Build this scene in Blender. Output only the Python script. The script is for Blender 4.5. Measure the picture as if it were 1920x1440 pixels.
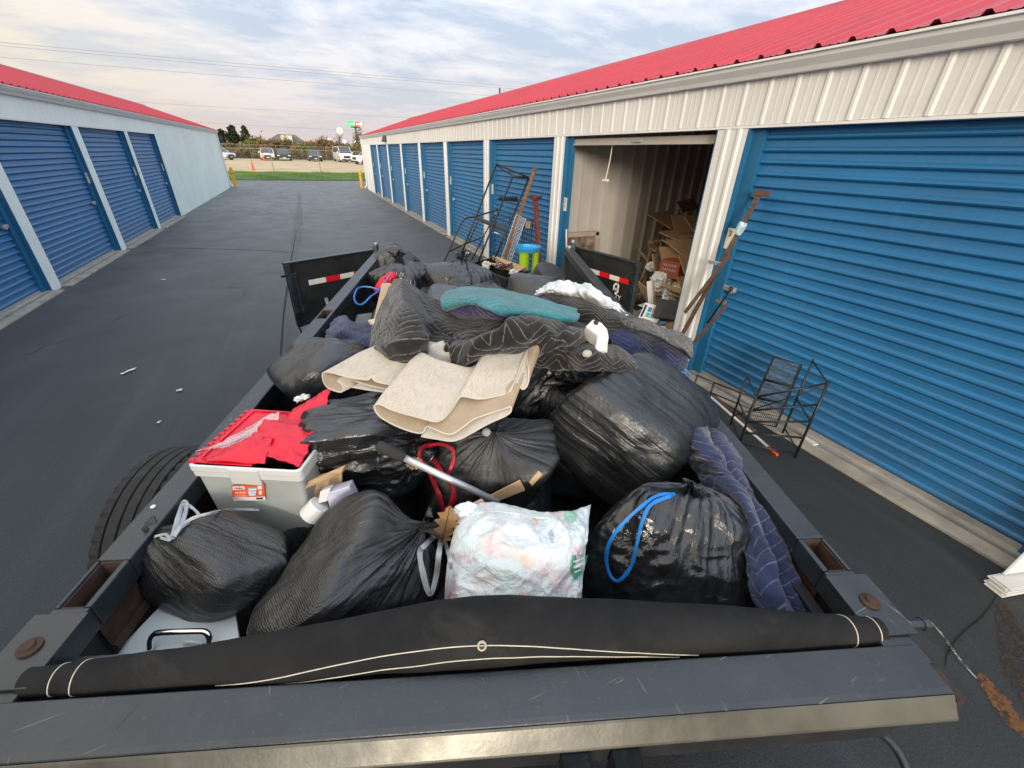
import bpy, math, random
import numpy as np
from mathutils import Vector, Matrix

# ------------------------------------------------------------------ camera
scene = bpy.context.scene
for _o in list(bpy.data.objects):
    bpy.data.objects.remove(_o)
col = scene.collection
CAM_H = 2.1
FPX = 781.0                                   # focal length in pixels of a 1920 wide frame
PP = np.array([960.0, 720.0])
_A = np.array([557.0, 278.0]); _V = np.array([915.0, 2140.0])   # vanishing points: lane, straight down
_y = np.array([*(_A - PP), FPX]); _y /= np.linalg.norm(_y)
_d = np.array([*(_V - PP), FPX]); _d /= np.linalg.norm(_d)
_z = -(_d - _d.dot(_y) * _y); _z /= np.linalg.norm(_z)
_x = np.cross(_y, _z)
RC = np.array([_x, _y, _z])
cam_data = bpy.data.cameras.new('camera')
cam_data.sensor_width = 36.0
cam_data.lens = 36.0 * FPX / 1920.0
cam_data.clip_start = 0.02
cam_data.clip_end = 3000.0
cam = bpy.data.objects.new('camera', cam_data)
col.objects.link(cam)
_m = np.eye(4); _m[:3, 0] = RC[:, 0]; _m[:3, 1] = -RC[:, 1]; _m[:3, 2] = -RC[:, 2]; _m[:3, 3] = (0, 0, CAM_H)
cam.matrix_world = Matrix(_m.tolist())
scene.camera = cam

# ------------------------------------------------------------------ sky, sun, exposure
SUN_EL, SUN_AZ = math.radians(11.0), math.radians(205.0)      # azimuth clockwise from +Y: low, behind the camera, slightly left
sun_dir = Vector((math.sin(SUN_AZ) * math.cos(SUN_EL), math.cos(SUN_AZ) * math.cos(SUN_EL), math.sin(SUN_EL)))
world = bpy.data.worlds.new('World'); scene.world = world; world.use_nodes = True
wn, wl = world.node_tree.nodes, world.node_tree.links
wn.clear()
def wnode(t, **kw):
    n = wn.new(t)
    for k, v in kw.items(): setattr(n, k, v)
    return n
def wmath(op, a, b=None, c=None, clamp=False):
    n = wnode('ShaderNodeMath', operation=op, use_clamp=clamp)
    for i, q in enumerate((a, b, c)):
        if q is None: continue
        if isinstance(q, (int, float)): n.inputs[i].default_value = q
        else: wl.new(q, n.inputs[i])
    return n.outputs[0]
def wmix(f, a, b, mode='MIX'):
    n = wnode('ShaderNodeMix', data_type='RGBA', blend_type=mode)
    for s, q in ((n.inputs[0], f), (n.inputs[6], a), (n.inputs[7], b)):
        if isinstance(q, (int, float)): s.default_value = q
        elif isinstance(q, tuple): s.default_value = (*q, 1)
        else: wl.new(q, s)
    return n.outputs[2]
tc = wnode('ShaderNodeTexCoord')
sky = wnode('ShaderNodeTexSky', sky_type='NISHITA', sun_disc=False, sun_elevation=SUN_EL, sun_rotation=SUN_AZ, air_density=1.2, dust_density=2.0)
sep = wnode('ShaderNodeSeparateXYZ'); wl.new(tc.outputs['Generated'], sep.inputs[0])
el = wmath('MAXIMUM', sep.outputs[2], 0.0)
den = wmath('ADD', el, 0.16)
comb = wnode('ShaderNodeCombineXYZ')
wl.new(wmath('DIVIDE', sep.outputs[0], den), comb.inputs[0]); wl.new(wmath('DIVIDE', sep.outputs[1], den), comb.inputs[1])
mp = wnode('ShaderNodeMapping'); wl.new(comb.outputs[0], mp.inputs[0])
mp.inputs['Rotation'].default_value = (0, 0, 0.6); mp.inputs['Scale'].default_value = (0.8, 1.25, 1); mp.inputs['Location'].default_value = (3.1, 1.7, 0)
n1 = wnode('ShaderNodeTexNoise'); wl.new(mp.outputs[0], n1.inputs['Vector'])
n1.inputs['Scale'].default_value = 0.95; n1.inputs['Detail'].default_value = 9.0; n1.inputs['Roughness'].default_value = 0.62; n1.inputs['Distortion'].default_value = 0.35
n2 = wnode('ShaderNodeTexNoise'); wl.new(mp.outputs[0], n2.inputs['Vector'])
n2.inputs['Scale'].default_value = 3.6; n2.inputs['Detail'].default_value = 8.0; n2.inputs['Roughness'].default_value = 0.6
sdot = wnode('ShaderNodeVectorMath', operation='DOT_PRODUCT'); wl.new(tc.outputs['Generated'], sdot.inputs[0]); sdot.inputs[1].default_value = tuple(sun_dir)
sunness = wmath('MULTIPLY_ADD', sdot.outputs['Value'], 0.5, 0.5, clamp=True)           # 1 towards the sunset, 0 opposite
low = wmath('POWER', wmath('SUBTRACT', 1.0, el, clamp=True), 6.0)                      # 1 at the horizon
left = wmath('MULTIPLY_ADD', sep.outputs[0], -1.45, -0.02, clamp=True)                   # warm bank of cloud to the west
veil = wmix(low, (0.49, 0.52, 0.565), (0.56, 0.465, 0.465))
veil = wmix(wmath('MULTIPLY', left, 1.0, clamp=True), veil, (0.58, 0.475, 0.315))
veil = wmix(wmath('MULTIPLY', wmath('POWER', sunness, 2.0), wmath('POWER', wmath('SUBTRACT', 1.0, el, clamp=True), 3.0), clamp=True), veil, (1.25, 0.98, 0.68))
dark = wnode('ShaderNodeMapRange'); wl.new(wmath('MULTIPLY_ADD', n2.outputs['Fac'], 0.35, wmath('MULTIPLY', n1.outputs['Fac'], 0.8)), dark.inputs[0])
dark.inputs[1].default_value = 0.50; dark.inputs[2].default_value = 0.63
darkm = wmath('MULTIPLY', wmath('MULTIPLY', dark.outputs[0], wmath('SUBTRACT', 1.0, wmath('POWER', low, 1.7))), wmath('MULTIPLY_ADD', left, -0.75, 0.95), clamp=True)
cloud = wmix(darkm, veil, (0.275, 0.325, 0.42))
cie = wmath('MULTIPLY_ADD', el, 1.5, 0.86)            # an overcast dome brightens steadily towards the zenith
cloud = wmix(1.0, cloud, cie, 'MULTIPLY')
skyc = wmix(1.0, sky.outputs[0], (0.10, 0.10, 0.10), 'MULTIPLY')
cover = wmath('MULTIPLY_ADD', n2.outputs['Fac'], 0.3, 0.72, clamp=True)
final = wmix(cover, skyc, cloud)
bg = wnode('ShaderNodeBackground'); wl.new(final, bg.inputs[0]); bg.inputs[1].default_value = 1.0
wo = wnode('ShaderNodeOutputWorld'); wl.new(bg.outputs[0], wo.inputs[0])

sun = bpy.data.lights.new('sun', 'SUN'); sun.energy = 1.45; sun.angle = math.radians(14); sun.color = (1.0, 0.91, 0.80)
sun_o = bpy.data.objects.new('sun', sun); col.objects.link(sun_o)
sun_o.rotation_euler = (-sun_dir).to_track_quat('-Z', 'Y').to_euler()

vs = scene.view_settings
vs.view_transform = 'Standard'; vs.look = 'None'; vs.exposure = 0.80; vs.gamma = 1.0; vs.use_curve_mapping = False
scene.render.engine = 'CYCLES'
scene.cycles.max_bounces = 6

# ------------------------------------------------------------------ from photograph to place
def ray(u, v): return RC @ np.array([u - PP[0], v - PP[1], FPX])
def atz(u, v, z):
    r = ray(u, v); return r * ((z - CAM_H) / r[2]) + np.array([0, 0, CAM_H])
def atx(u, v, x):
    r = ray(u, v); return r * (x / r[0]) + np.array([0, 0, CAM_H])
def aty(u, v, y):
    r = ray(u, v); return r * (y / r[1]) + np.array([0, 0, CAM_H])
def atp(u, v, p, n):
    r = ray(u, v); c = np.array([0, 0, CAM_H]); n = np.array(n, float)
    return c + r * ((np.array(p) - c).dot(n) / r.dot(n))
def proj(p):
    q = (np.asarray(p, float) - np.array([0, 0, CAM_H])) @ RC
    return PP + FPX * q[..., :2] / q[..., 2:3]
TH = math.radians(20.0)                        # the trailer stands at an angle to the lane
UA = np.array([math.sin(TH), math.cos(TH), 0]); UR = np.array([math.cos(TH), -math.sin(TH), 0])
PITCH = 0.029
def T(r, a, z): return UR * r + UA * a + np.array([0, 0, z + PITCH * (a - 0.5)])
def tl(p): return np.array([np.dot(p, UR), np.dot(p, UA), p[2] - PITCH * (np.dot(p, UA) - 0.5)])

# ------------------------------------------------------------------ noise
_rng = np.random.RandomState(7)
_perm = _rng.permutation(256); _perm = np.concatenate([_perm, _perm, _perm])
_grad = _rng.normal(size=(256, 3)); _grad /= np.linalg.norm(_grad, axis=1)[:, None]
def N3(p):
    p = np.asarray(p, float)
    i = np.floor(p).astype(int); f = p - i; i = i & 255
    w = f * f * f * (f * (f * 6 - 15) + 10)
    out = 0
    for dx in (0, 1):
        for dy in (0, 1):
            for dz in (0, 1):
                h = _perm[_perm[_perm[(i[:, 0] + dx) & 255] + ((i[:, 1] + dy) & 255)] + ((i[:, 2] + dz) & 255)]
                g = _grad[h]
                dot = (g * (f - np.array([dx, dy, dz]))).sum(1)
                wt = (w[:, 0] if dx else 1 - w[:, 0]) * (w[:, 1] if dy else 1 - w[:, 1]) * (w[:, 2] if dz else 1 - w[:, 2])
                out = out + wt * dot
    return out * 1.6
def ridge(p): return 1 - np.abs(N3(p)) * 2

# ------------------------------------------------------------------ mesh builder
LOC = {}
class MB:
    def __init__(s): s.v = []; s.f = []; s.uv = None; s.attr = None; s.n = 0
    def add(s, v, f):
        v = np.asarray(v, float).reshape(-1, 3); k = s.n
        s.v.append(v); s.n += len(v)
        s.f.extend([tuple(int(i) + k for i in q) for q in f]); return s
    def box(s, c, size, X=(1, 0, 0), Y=(0, 1, 0), Z=(0, 0, 1)):
        X, Y, Z = [np.array(q, float) for q in (X, Y, Z)]; c = np.array(c, float); h = np.array(size, float) / 2
        v = [c + X * (h[0] * a) + Y * (h[1] * b) + Z * (h[2] * d) for a in (-1, 1) for b in (-1, 1) for d in (-1, 1)]
        return s.add(v, [(0, 1, 3, 2), (4, 6, 7, 5), (0, 4, 5, 1), (2, 3, 7, 6), (0, 2, 6, 4), (1, 5, 7, 3)])
    def span(s, lo, hi):
        lo, hi = np.array(lo, float), np.array(hi, float); return s.box((lo + hi) / 2, hi - lo)
    def hull8(s, v): return s.add(v, [(0, 1, 3, 2), (4, 6, 7, 5), (0, 4, 5, 1), (2, 3, 7, 6), (0, 2, 6, 4), (1, 5, 7, 3)])
    def bar(s, p0, p1, w, h, up=(0, 0, 1)):
        p0, p1 = np.array(p0, float), np.array(p1, float); d = p1 - p0; L = np.linalg.norm(d); d /= L
        x = np.cross(d, up); x /= np.linalg.norm(x); u = np.cross(x, d)
        return s.box((p0 + p1) / 2, (w, L, h), x, d, u)
    def tube(s, pts, r, n=8, cap=True):
        pts = np.asarray(pts, float); m = len(pts); r = np.broadcast_to(np.asarray(r, float), (m,))
        t = np.gradient(pts, axis=0); t /= np.linalg.norm(t, axis=1)[:, None] + 1e-9
        ref = np.array([0, 0, 1.0]) if abs(t[0][2]) < 0.9 else np.array([1.0, 0, 0])
        x = np.cross(t[0], ref); x /= np.linalg.norm(x); V = []
        for i in range(m):
            x = x - t[i] * x.dot(t[i]); x /= np.linalg.norm(x) + 1e-9; y = np.cross(t[i], x)
            for k in range(n):
                a = 2 * math.pi * k / n; V.append(pts[i] + r[i] * (math.cos(a) * x + math.sin(a) * y))
        F = [(i * n + k, i * n + (k + 1) % n, (i + 1) * n + (k + 1) % n, (i + 1) * n + k) for i in range(m - 1) for k in range(n)]
        if cap: F += [tuple(range(n - 1, -1, -1)), tuple((m - 1) * n + k for k in range(n))]
        return s.add(V, F)
    def cyl(s, p0, p1, r, n=12, r2=None): return s.tube([p0, p1], [r, r if r2 is None else r2], n)
    def extrude(s, prof, vec, closed=True, cap=True):
        prof = np.asarray(prof, float); m = len(prof); v = np.vstack([prof, prof + np.array(vec, float)])
        F = [(i, (i + 1) % m, m + (i + 1) % m, m + i) for i in range(m if closed else m - 1)]
        if closed and cap: F += [tuple(range(m - 1, -1, -1)), tuple(range(m, 2 * m))]
        return s.add(v, F)
    def grid(s, P):
        P = np.asarray(P, float); a, b = P.shape[:2]
        return s.add(P.reshape(-1, 3), [(i * b + j, i * b + j + 1, (i + 1) * b + j + 1, (i + 1) * b + j) for i in range(a - 1) for j in range(b - 1)])
    def lathe(s, c, axis, prof, n=24):
        c, axis = np.array(c, float), np.array(axis, float); axis /= np.linalg.norm(axis)
        ref = np.array([0, 0, 1.0]) if abs(axis[2]) < 0.9 else np.array([1.0, 0, 0])
        x = np.cross(axis, ref); x /= np.linalg.norm(x); y = np.cross(axis, x)
        V = [c + axis * h + rr * (math.cos(2 * math.pi * k / n) * x + math.sin(2 * math.pi * k / n) * y) for rr, h in prof for k in range(n)]
        m = len(prof)
        return s.add(V, [(i * n + k, i * n + (k + 1) % n, (i + 1) * n + (k + 1) % n, (i + 1) * n + k) for i in range(m - 1) for k in range(n)])
    def mesh(s, name, mat, off, smooth=False):
        V = np.vstack(s.v) - off
        me = bpy.data.meshes.new(name); me.from_pydata(V.tolist(), [], s.f); me.update()
        if s.uv is not None:
            li = np.empty(len(me.loops), int); me.loops.foreach_get('vertex_index', li)
            lay = me.uv_layers.new(name='UVMap'); lay.data.foreach_set('uv', np.asarray(s.uv, float)[li].ravel())
        if s.attr is not None:
            at = me.attributes.new('co', 'FLOAT_VECTOR', 'POINT'); at.data.foreach_set('vector', np.asarray(s.attr, float).ravel())
        for m in (mat if isinstance(mat, (list, tuple)) else [mat]): me.materials.append(m)
        if smooth: me.polygons.foreach_set('use_smooth', np.ones(len(me.polygons), bool))
        return me
    def build(s, name, mat, parent=None, label=None, cat=None, group=None, kind=None, smooth=False, bevel=0, solid=0, sub=0, loc=None):
        V = np.vstack(s.v)
        if parent is not None: off = LOC[parent.name]
        elif loc is not None: off = np.array(loc, float)
        else: off = np.array([*((V.min(0) + V.max(0)) / 2)[:2], V[:, 2].min()])
        o = bpy.data.objects.new(name, s.mesh(name, mat, off, smooth)); col.objects.link(o)
        if parent is not None: o.parent = parent; LOC[o.name] = off
        else: o.location = off; LOC[o.name] = off
        if sub:
            m = o.modifiers.new('sub', 'SUBSURF'); m.levels = m.render_levels = sub
        if solid:
            m = o.modifiers.new('solid', 'SOLIDIFY'); m.thickness = abs(solid); m.offset = 0 if solid > 0 else -1
        if bevel:
            m = o.modifiers.new('bevel', 'BEVEL'); m.width = bevel; m.segments = 2; m.limit_method = 'ANGLE'; m.angle_limit = math.radians(40)
        return tag(o, label, cat, group, kind)
def tag(o, label=None, cat=None, group=None, kind=None):
    if label: o['label'] = label
    if cat: o['category'] = cat
    if group: o['group'] = group
    if kind: o['kind'] = kind
    return o
def thing(name, label, cat, loc, group=None):
    o = bpy.data.objects.new(name, None); col.objects.link(o); o.empty_display_size = 0.1
    o.location = tuple(float(q) for q in loc); LOC[o.name] = np.array(loc, float)
    return tag(o, label, cat, group)
def link_mesh(name, me, parent, loc):                 # another object on shared mesh data; loc in world
    o = bpy.data.objects.new(name, me); col.objects.link(o); o.parent = parent
    o.location = tuple(np.array(loc, float) - LOC[parent.name]); LOC[o.name] = np.array(loc, float)
    return o
def copy_tree(o, loc, rz=0.0, parent=None):
    c = o.copy(); col.objects.link(c)
    if parent is None: c.location = tuple(loc); c.rotation_euler = (0, 0, rz); LOC[c.name] = np.array(loc, float)
    else: c.parent = parent
    for ch in list(o.children): copy_tree(ch, None, 0, c)
    return c
def text(name, body, size, mat, p, X, Y, parent, ext=0.001, align='CENTER'):
    cu = bpy.data.curves.new(name, 'FONT'); cu.body = body; cu.size = size; cu.extrude = ext; cu.align_x = align; cu.align_y = 'CENTER'
    t = bpy.data.objects.new(name + '_c', cu); col.objects.link(t)
    dg = bpy.context.evaluated_depsgraph_get(); me = bpy.data.meshes.new_from_object(t.evaluated_get(dg))
    bpy.data.objects.remove(t)
    X = np.array(X, float); X /= np.linalg.norm(X); Y = np.array(Y, float); Y -= X * X.dot(Y); Y /= np.linalg.norm(Y); Z = np.cross(X, Y)
    base = LOC[parent.name]; M4 = np.eye(4); M4[:3, 0] = X; M4[:3, 1] = Y; M4[:3, 2] = Z; M4[:3, 3] = np.array(p) - base
    me.transform(Matrix(M4.tolist())); me.materials.clear(); me.materials.append(mat); me.name = name
    o = bpy.data.objects.new(name, me); col.objects.link(o); o.parent = parent; LOC[o.name] = base
    return o
def catmull(P, n, axis):
    P = np.moveaxis(np.asarray(P, float), axis, 0); m = len(P)
    E = np.concatenate([[2 * P[0] - P[1]], P, [2 * P[-1] - P[-2]]])
    t = np.linspace(0, m - 1 - 1e-6, n); i = np.floor(t).astype(int); f = (t - i).reshape((-1,) + (1,) * (P.ndim - 1))
    a, b, c, d = E[i], E[i + 1], E[i + 2], E[i + 3]
    return np.moveaxis(0.5 * (2 * b + (c - a) * f + (2 * a - 5 * b + 4 * c - d) * f ** 2 + (3 * b - a - 3 * c + d) * f ** 3), 0, axis)
def curve(P, n): return catmull(P, n, 0)
# ------------------------------------------------------------------ materials
class NT:
    def __init__(s, name):
        s.m = bpy.data.materials.new(name); s.m.use_nodes = True; s.t = s.m.node_tree; s.n = s.t.nodes; s.l = s.t.links
        s.b = s.n['Principled BSDF']
    def node(s, t, **kw):
        n = s.n.new(t)
        for k, v in kw.items(): setattr(n, k, v)
        return n
    def put(s, sock, q):
        if isinstance(q, (int, float)): sock.default_value = q
        elif isinstance(q, (tuple, list)): sock.default_value = (*q, 1) if len(q) == 3 and sock.type == 'RGBA' else q
        else: s.l.new(q, sock)
    def math(s, op, a, b=None, c=None, clamp=False):
        n = s.node('ShaderNodeMath', operation=op, use_clamp=clamp)
        for i, q in enumerate((a, b, c)):
            if q is not None: s.put(n.inputs[i], q)
        return n.outputs[0]
    def mix(s, f, a, b, mode='MIX'):
        n = s.node('ShaderNodeMix', data_type='RGBA', blend_type=mode)
        s.put(n.inputs[0], f); s.put(n.inputs[6], a); s.put(n.inputs[7], b); return n.outputs[2]
    def co(s, which='Object', scale=(1, 1, 1), rot=(0, 0, 0), loc=(0, 0, 0)):
        if which == 'co': o = s.node('ShaderNodeAttribute', attribute_name='co').outputs['Vector']
        elif which == 'World': o = s.node('ShaderNodeNewGeometry').outputs['Position']
        else: o = s.node('ShaderNodeTexCoord').outputs[which]
        mp = s.node('ShaderNodeMapping'); s.l.new(o, mp.inputs[0])
        mp.inputs['Scale'].default_value = scale; mp.inputs['Rotation'].default_value = rot; mp.inputs['Location'].default_value = loc
        return mp.outputs[0]
    def noise(s, vec, scale, detail=4, rough=0.55, dist=0.0):
        n = s.node('ShaderNodeTexNoise'); s.l.new(vec, n.inputs['Vector'])
        n.inputs['Scale'].default_value = scale; n.inputs['Detail'].default_value = detail; n.inputs['Roughness'].default_value = rough; n.inputs['Distortion'].default_value = dist
        return n.outputs['Fac']
    def vor(s, vec, scale, feat='F1'):
        n = s.node('ShaderNodeTexVoronoi', feature=feat); s.l.new(vec, n.inputs['Vector']); n.inputs['Scale'].default_value = scale
        return n
    def rng(s, v, a, b, lo=0.0, hi=1.0):
        n = s.node('ShaderNodeMapRange'); s.put(n.inputs[0], v)
        for i, q in zip((1, 2, 3, 4), (a, b, lo, hi)): n.inputs[i].default_value = q
        return n.outputs[0]
    def bump(s, h, strength=0.3, dist=0.01, prev=None):
        n = s.node('ShaderNodeBump'); s.l.new(h, n.inputs['Height']); n.inputs['Strength'].default_value = strength; n.inputs['Distance'].default_value = dist
        if prev is not None: s.l.new(prev, n.inputs['Normal'])
        return n.outputs[0]
    def out(s, col=None, rough=None, metal=None, normal=None, **kw):
        for k, q in (('Base Color', col), ('Roughness', rough), ('Metallic', metal), ('Normal', normal)):
            if q is not None: s.put(s.b.inputs[k], q)
        for k, q in kw.items(): s.put(s.b.inputs[k.replace('_', ' ')], q)
        return s.m
def plain(name, c, rough=0.5, metal=0.0, var=0.25, vs=6.0, bump=0.15, bs=60.0, dirt=None, dirt_amt=0.5, coord='Object', spec=0.5, **kw):
    t = NT(name); co = t.co(coord)
    n = t.noise(co, vs, 5)
    c0 = tuple(q * (1 - var) for q in c); c1 = tuple(min(1, q * (1 + var)) for q in c)
    cc = t.mix(t.rng(n, 0.3, 0.7), c0, c1)
    if dirt is not None:
        d = t.rng(t.noise(co, vs * 0.7, 8, 0.7, 0.4), 0.52, 0.68); cc = t.mix(t.math('MULTIPLY', d, dirt_amt), cc, dirt)
    rr = t.rng(t.noise(co, vs * 2.3, 4), 0.3, 0.7, max(0.02, rough - 0.08), min(1, rough + 0.1))
    nm = t.bump(t.noise(co, bs, 3), bump, 0.004) if bump else None
    return t.out(cc, rr, metal, nm, Specular_IOR_Level=spec, **kw)
def emit(name, c, e):
    t = NT(name); return t.out((0.02, 0.02, 0.02), 0.5, Emission_Color=c, Emission_Strength=e)

MAT = {}
MAT['siding'] = plain('siding_white', (0.745, 0.755, 0.75), 0.42, var=0.05, vs=1.2, bump=0.03, bs=25, dirt=(0.5, 0.47, 0.40), dirt_amt=0.25)
MAT['trim'] = plain('gutter_white', (0.80, 0.81, 0.81), 0.35, var=0.05, vs=2, bump=0.02)
MAT['siding_left'] = plain('siding_white_shade_tint', (0.80, 0.90, 0.87), 0.5, var=0.05, vs=1.2, bump=0.05, bs=25, dirt=(0.55, 0.56, 0.55), dirt_amt=0.25)  # white siding with the cool cyan tint of shade put into its colour
def door_mat():
    t = NT('door_blue_paint'); co = t.co('World')
    n = t.noise(co, 1.1, 5); c = t.mix(t.rng(n, 0.3, 0.7), (0.011, 0.135, 0.335), (0.014, 0.172, 0.40))
    oi = t.node('ShaderNodeObjectInfo').outputs['Random']; c = t.mix(t.rng(oi, 0, 1, 0.0, 0.22), c, (0.030, 0.115, 0.235))
    zz = t.node('ShaderNodeSeparateXYZ'); t.l.new(t.node('ShaderNodeNewGeometry').outputs['Position'], zz.inputs[0]); grime = t.math('MULTIPLY', t.rng(zz.outputs[2], 0.75, 0.03), t.rng(t.noise(co, 5, 6, 0.7), 0.35, 0.7)); c = t.mix(t.math('MULTIPLY', grime, 0.4), c, (0.075, 0.095, 0.11))
    d = t.rng(t.noise(t.co('World', (6, 6, 0.6)), 3.0, 6, 0.7), 0.55, 0.8)
    c = t.mix(t.math('MULTIPLY', d, 0.22), c, (0.16, 0.24, 0.32))
    return t.out(c, t.rng(n, 0.3, 0.7, 0.38, 0.52), 0.0, t.bump(t.math('ADD', t.noise(co, 240, 2), t.math('MULTIPLY', t.noise(co, 4, 3), 12.0)), 0.14, 0.002))
MAT['door'] = door_mat()
MAT['jamb'] = plain('jamb_blue', (0.016, 0.13, 0.27), 0.45, var=0.08, vs=3, bump=0.03)
def roofmat():
    t = NT('roof_red'); co = t.co('World'); n = t.noise(co, 1.3, 5); c = t.mix(t.rng(n, 0.3, 0.7), (0.37, 0.024, 0.038), (0.47, 0.036, 0.054))
    st = t.rng(t.noise(t.co('World', (0.5, 7, 0.5)), 2.0, 6, 0.7), 0.48, 0.75); c = t.mix(t.math('MULTIPLY', st, 0.22), c, (0.52, 0.12, 0.13)); d = t.rng(t.noise(co, 3.5, 8, 0.75), 0.58, 0.72); c = t.mix(t.math('MULTIPLY', d, 0.3), c, (0.22, 0.03, 0.04))
    return t.out(c, t.rng(n, 0.3, 0.7, 0.42, 0.6), 0, t.bump(t.noise(co, 6, 4), 0.1, 0.01))
MAT['roof'] = roofmat()
MAT['concrete'] = plain('concrete', (0.36, 0.33, 0.28), 0.9, var=0.25, vs=5, bump=0.5, bs=90, dirt=(0.12, 0.11, 0.10), dirt_amt=0.6)
MAT['galv'] = plain('galvanised_steel', (0.5, 0.51, 0.52), 0.45, 0.7, var=0.12, vs=12)
MAT['inner'] = plain('unit_wall_beige', (0.43, 0.405, 0.365), 0.5, var=0.06, vs=2, bump=0.02)
MAT['plate'] = plain('number_plate_cream', (0.72, 0.68, 0.58), 0.5, var=0.05)
MAT['ink'] = plain('black_print', (0.02, 0.02, 0.02), 0.6, var=0.0, bump=0)
MAT['wht'] = plain('white_print', (0.78, 0.78, 0.76), 0.5, var=0.03, bump=0)
MAT['rust'] = plain('rust', (0.050, 0.028, 0.019), 0.85, var=0.45, vs=18, bump=0.5, bs=120)
def asphalt():
    t = NT('asphalt'); co = t.co('World')
    big = t.noise(t.co('World', (1, 0.55, 1)), 0.22, 6, 0.6); mid = t.noise(co, 1.4, 6, 0.65); fine = t.noise(co, 260, 2, 0.7)
    c = t.mix(t.rng(big, 0.35, 0.68), (0.027, 0.031, 0.033), (0.056, 0.061, 0.063))
    c = t.mix(t.math('MULTIPLY', t.rng(mid, 0.5, 0.75), 0.5), c, (0.062, 0.066, 0.070))
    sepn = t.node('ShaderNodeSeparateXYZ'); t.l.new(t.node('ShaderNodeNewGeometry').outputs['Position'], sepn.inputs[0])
    far = t.rng(sepn.outputs[1], 4.0, 22.0)                                   # lighter grey towards the far end
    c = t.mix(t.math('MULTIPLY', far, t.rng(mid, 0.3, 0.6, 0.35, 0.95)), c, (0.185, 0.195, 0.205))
    # fine cracks: edges of a warped cell pattern, kept only in places
    wv = t.node('ShaderNodeMix', data_type='VECTOR'); wv.inputs[0].default_value = 0.16
    wn_ = t.node('ShaderNodeTexNoise'); t.l.new(co, wn_.inputs['Vector']); wn_.inputs['Scale'].default_value = 1.7; wn_.inputs['Detail'].default_value = 5
    sc = t.node('ShaderNodeVectorMath', operation='MULTIPLY'); t.l.new(co, sc.inputs[0]); sc.inputs[1].default_value = (0.34, 0.22, 0)
    t.l.new(sc.outputs[0], wv.inputs[4]); t.l.new(wn_.outputs['Color'], wv.inputs[5])
    ed = t.node('ShaderNodeTexVoronoi', feature='DISTANCE_TO_EDGE'); t.l.new(wv.outputs[1], ed.inputs['Vector']); ed.inputs['Scale'].default_value = 1.0
    crack = t.math('MULTIPLY', t.math('LESS_THAN', ed.outputs['Distance'], 0.006), t.rng(t.noise(co, 0.5, 3), 0.54, 0.6))
    c = t.mix(t.math('MULTIPLY', crack, 0.8), c, (0.010, 0.010, 0.010))
    # pale and rusty scuffs near the pallet of stuff on the right
    st = t.math('MULTIPLY', t.rng(t.noise(t.co('World', (1.0, 1.0, 1), (0, 0, 0.5)), 3.2, 6, 0.7), 0.60, 0.66), t.math('MULTIPLY', t.rng(sepn.outputs[0], 2.2, 2.7), t.rng(sepn.outputs[1], 0.35, 0.0)))
    c = t.mix(t.math('MULTIPLY', st, 0.8), c, (0.16, 0.085, 0.045))
    trk = t.rng(t.noise(t.co('World', (2.2, 0.08, 1)), 1.6, 4, 0.6), 0.52, 0.68); c = t.mix(t.math('MULTIPLY', trk, 0.28), c, (0.085, 0.088, 0.090))
    oil = t.rng(t.noise(co, 0.9, 7, 0.7), 0.66, 0.74); c = t.mix(t.math('MULTIPLY', oil, 0.5), c, (0.016, 0.016, 0.016))
    grn = t.rng(t.noise(co, 120, 3, 0.8), 0.35, 0.75, 0.58, 1.55); gm = t.node('ShaderNodeMix', data_type='RGBA', blend_type='MULTIPLY'); gm.inputs[0].default_value = 1.0; t.l.new(c, gm.inputs[6]); gc = t.node('ShaderNodeCombineColor'); [t.l.new(grn, gc.inputs[k]) for k in range(3)]; t.l.new(gc.outputs[0], gm.inputs[7]); c = gm.outputs[2]
    sp = t.math('GREATER_THAN', t.noise(co, 38, 1), 0.80)
    c = t.mix(t.math('MULTIPLY', sp, 0.35), c, (0.2, 0.2, 0.2))
    h = t.math('ADD', fine, t.math('MULTIPLY', t.noise(co, 70, 3), 0.8))
    nm = t.bump(h, 0.55, 0.006); nm = t.bump(t.math('SUBTRACT', 1.0, crack), 0.6, 0.01, nm)
    return t.out(c, t.rng(big, 0.3, 0.7, 0.62, 0.50), 0, nm, Specular_IOR_Level=0.42)
MAT['asphalt'] = asphalt()
MAT['grass_ground'] = plain('turf_soil', (0.075, 0.13, 0.026), 0.9, var=0.4, vs=1.5, bump=0.6, bs=30, coord='World')
MAT['blade'] = plain('grass_blades', (0.12, 0.26, 0.022), 0.7, var=0.4, vs=0.6, bump=0, coord='World')
MAT['gravel'] = plain('gravel', (0.52, 0.41, 0.265), 0.95, var=0.16, vs=0.35, bump=0.6, bs=14, dirt=(0.25, 0.21, 0.15), dirt_amt=0.4, coord='World')
MAT['field'] = plain('field', (0.085, 0.095, 0.040), 0.95, var=0.3, vs=0.2, bump=0.4, bs=6, coord='World')
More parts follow.
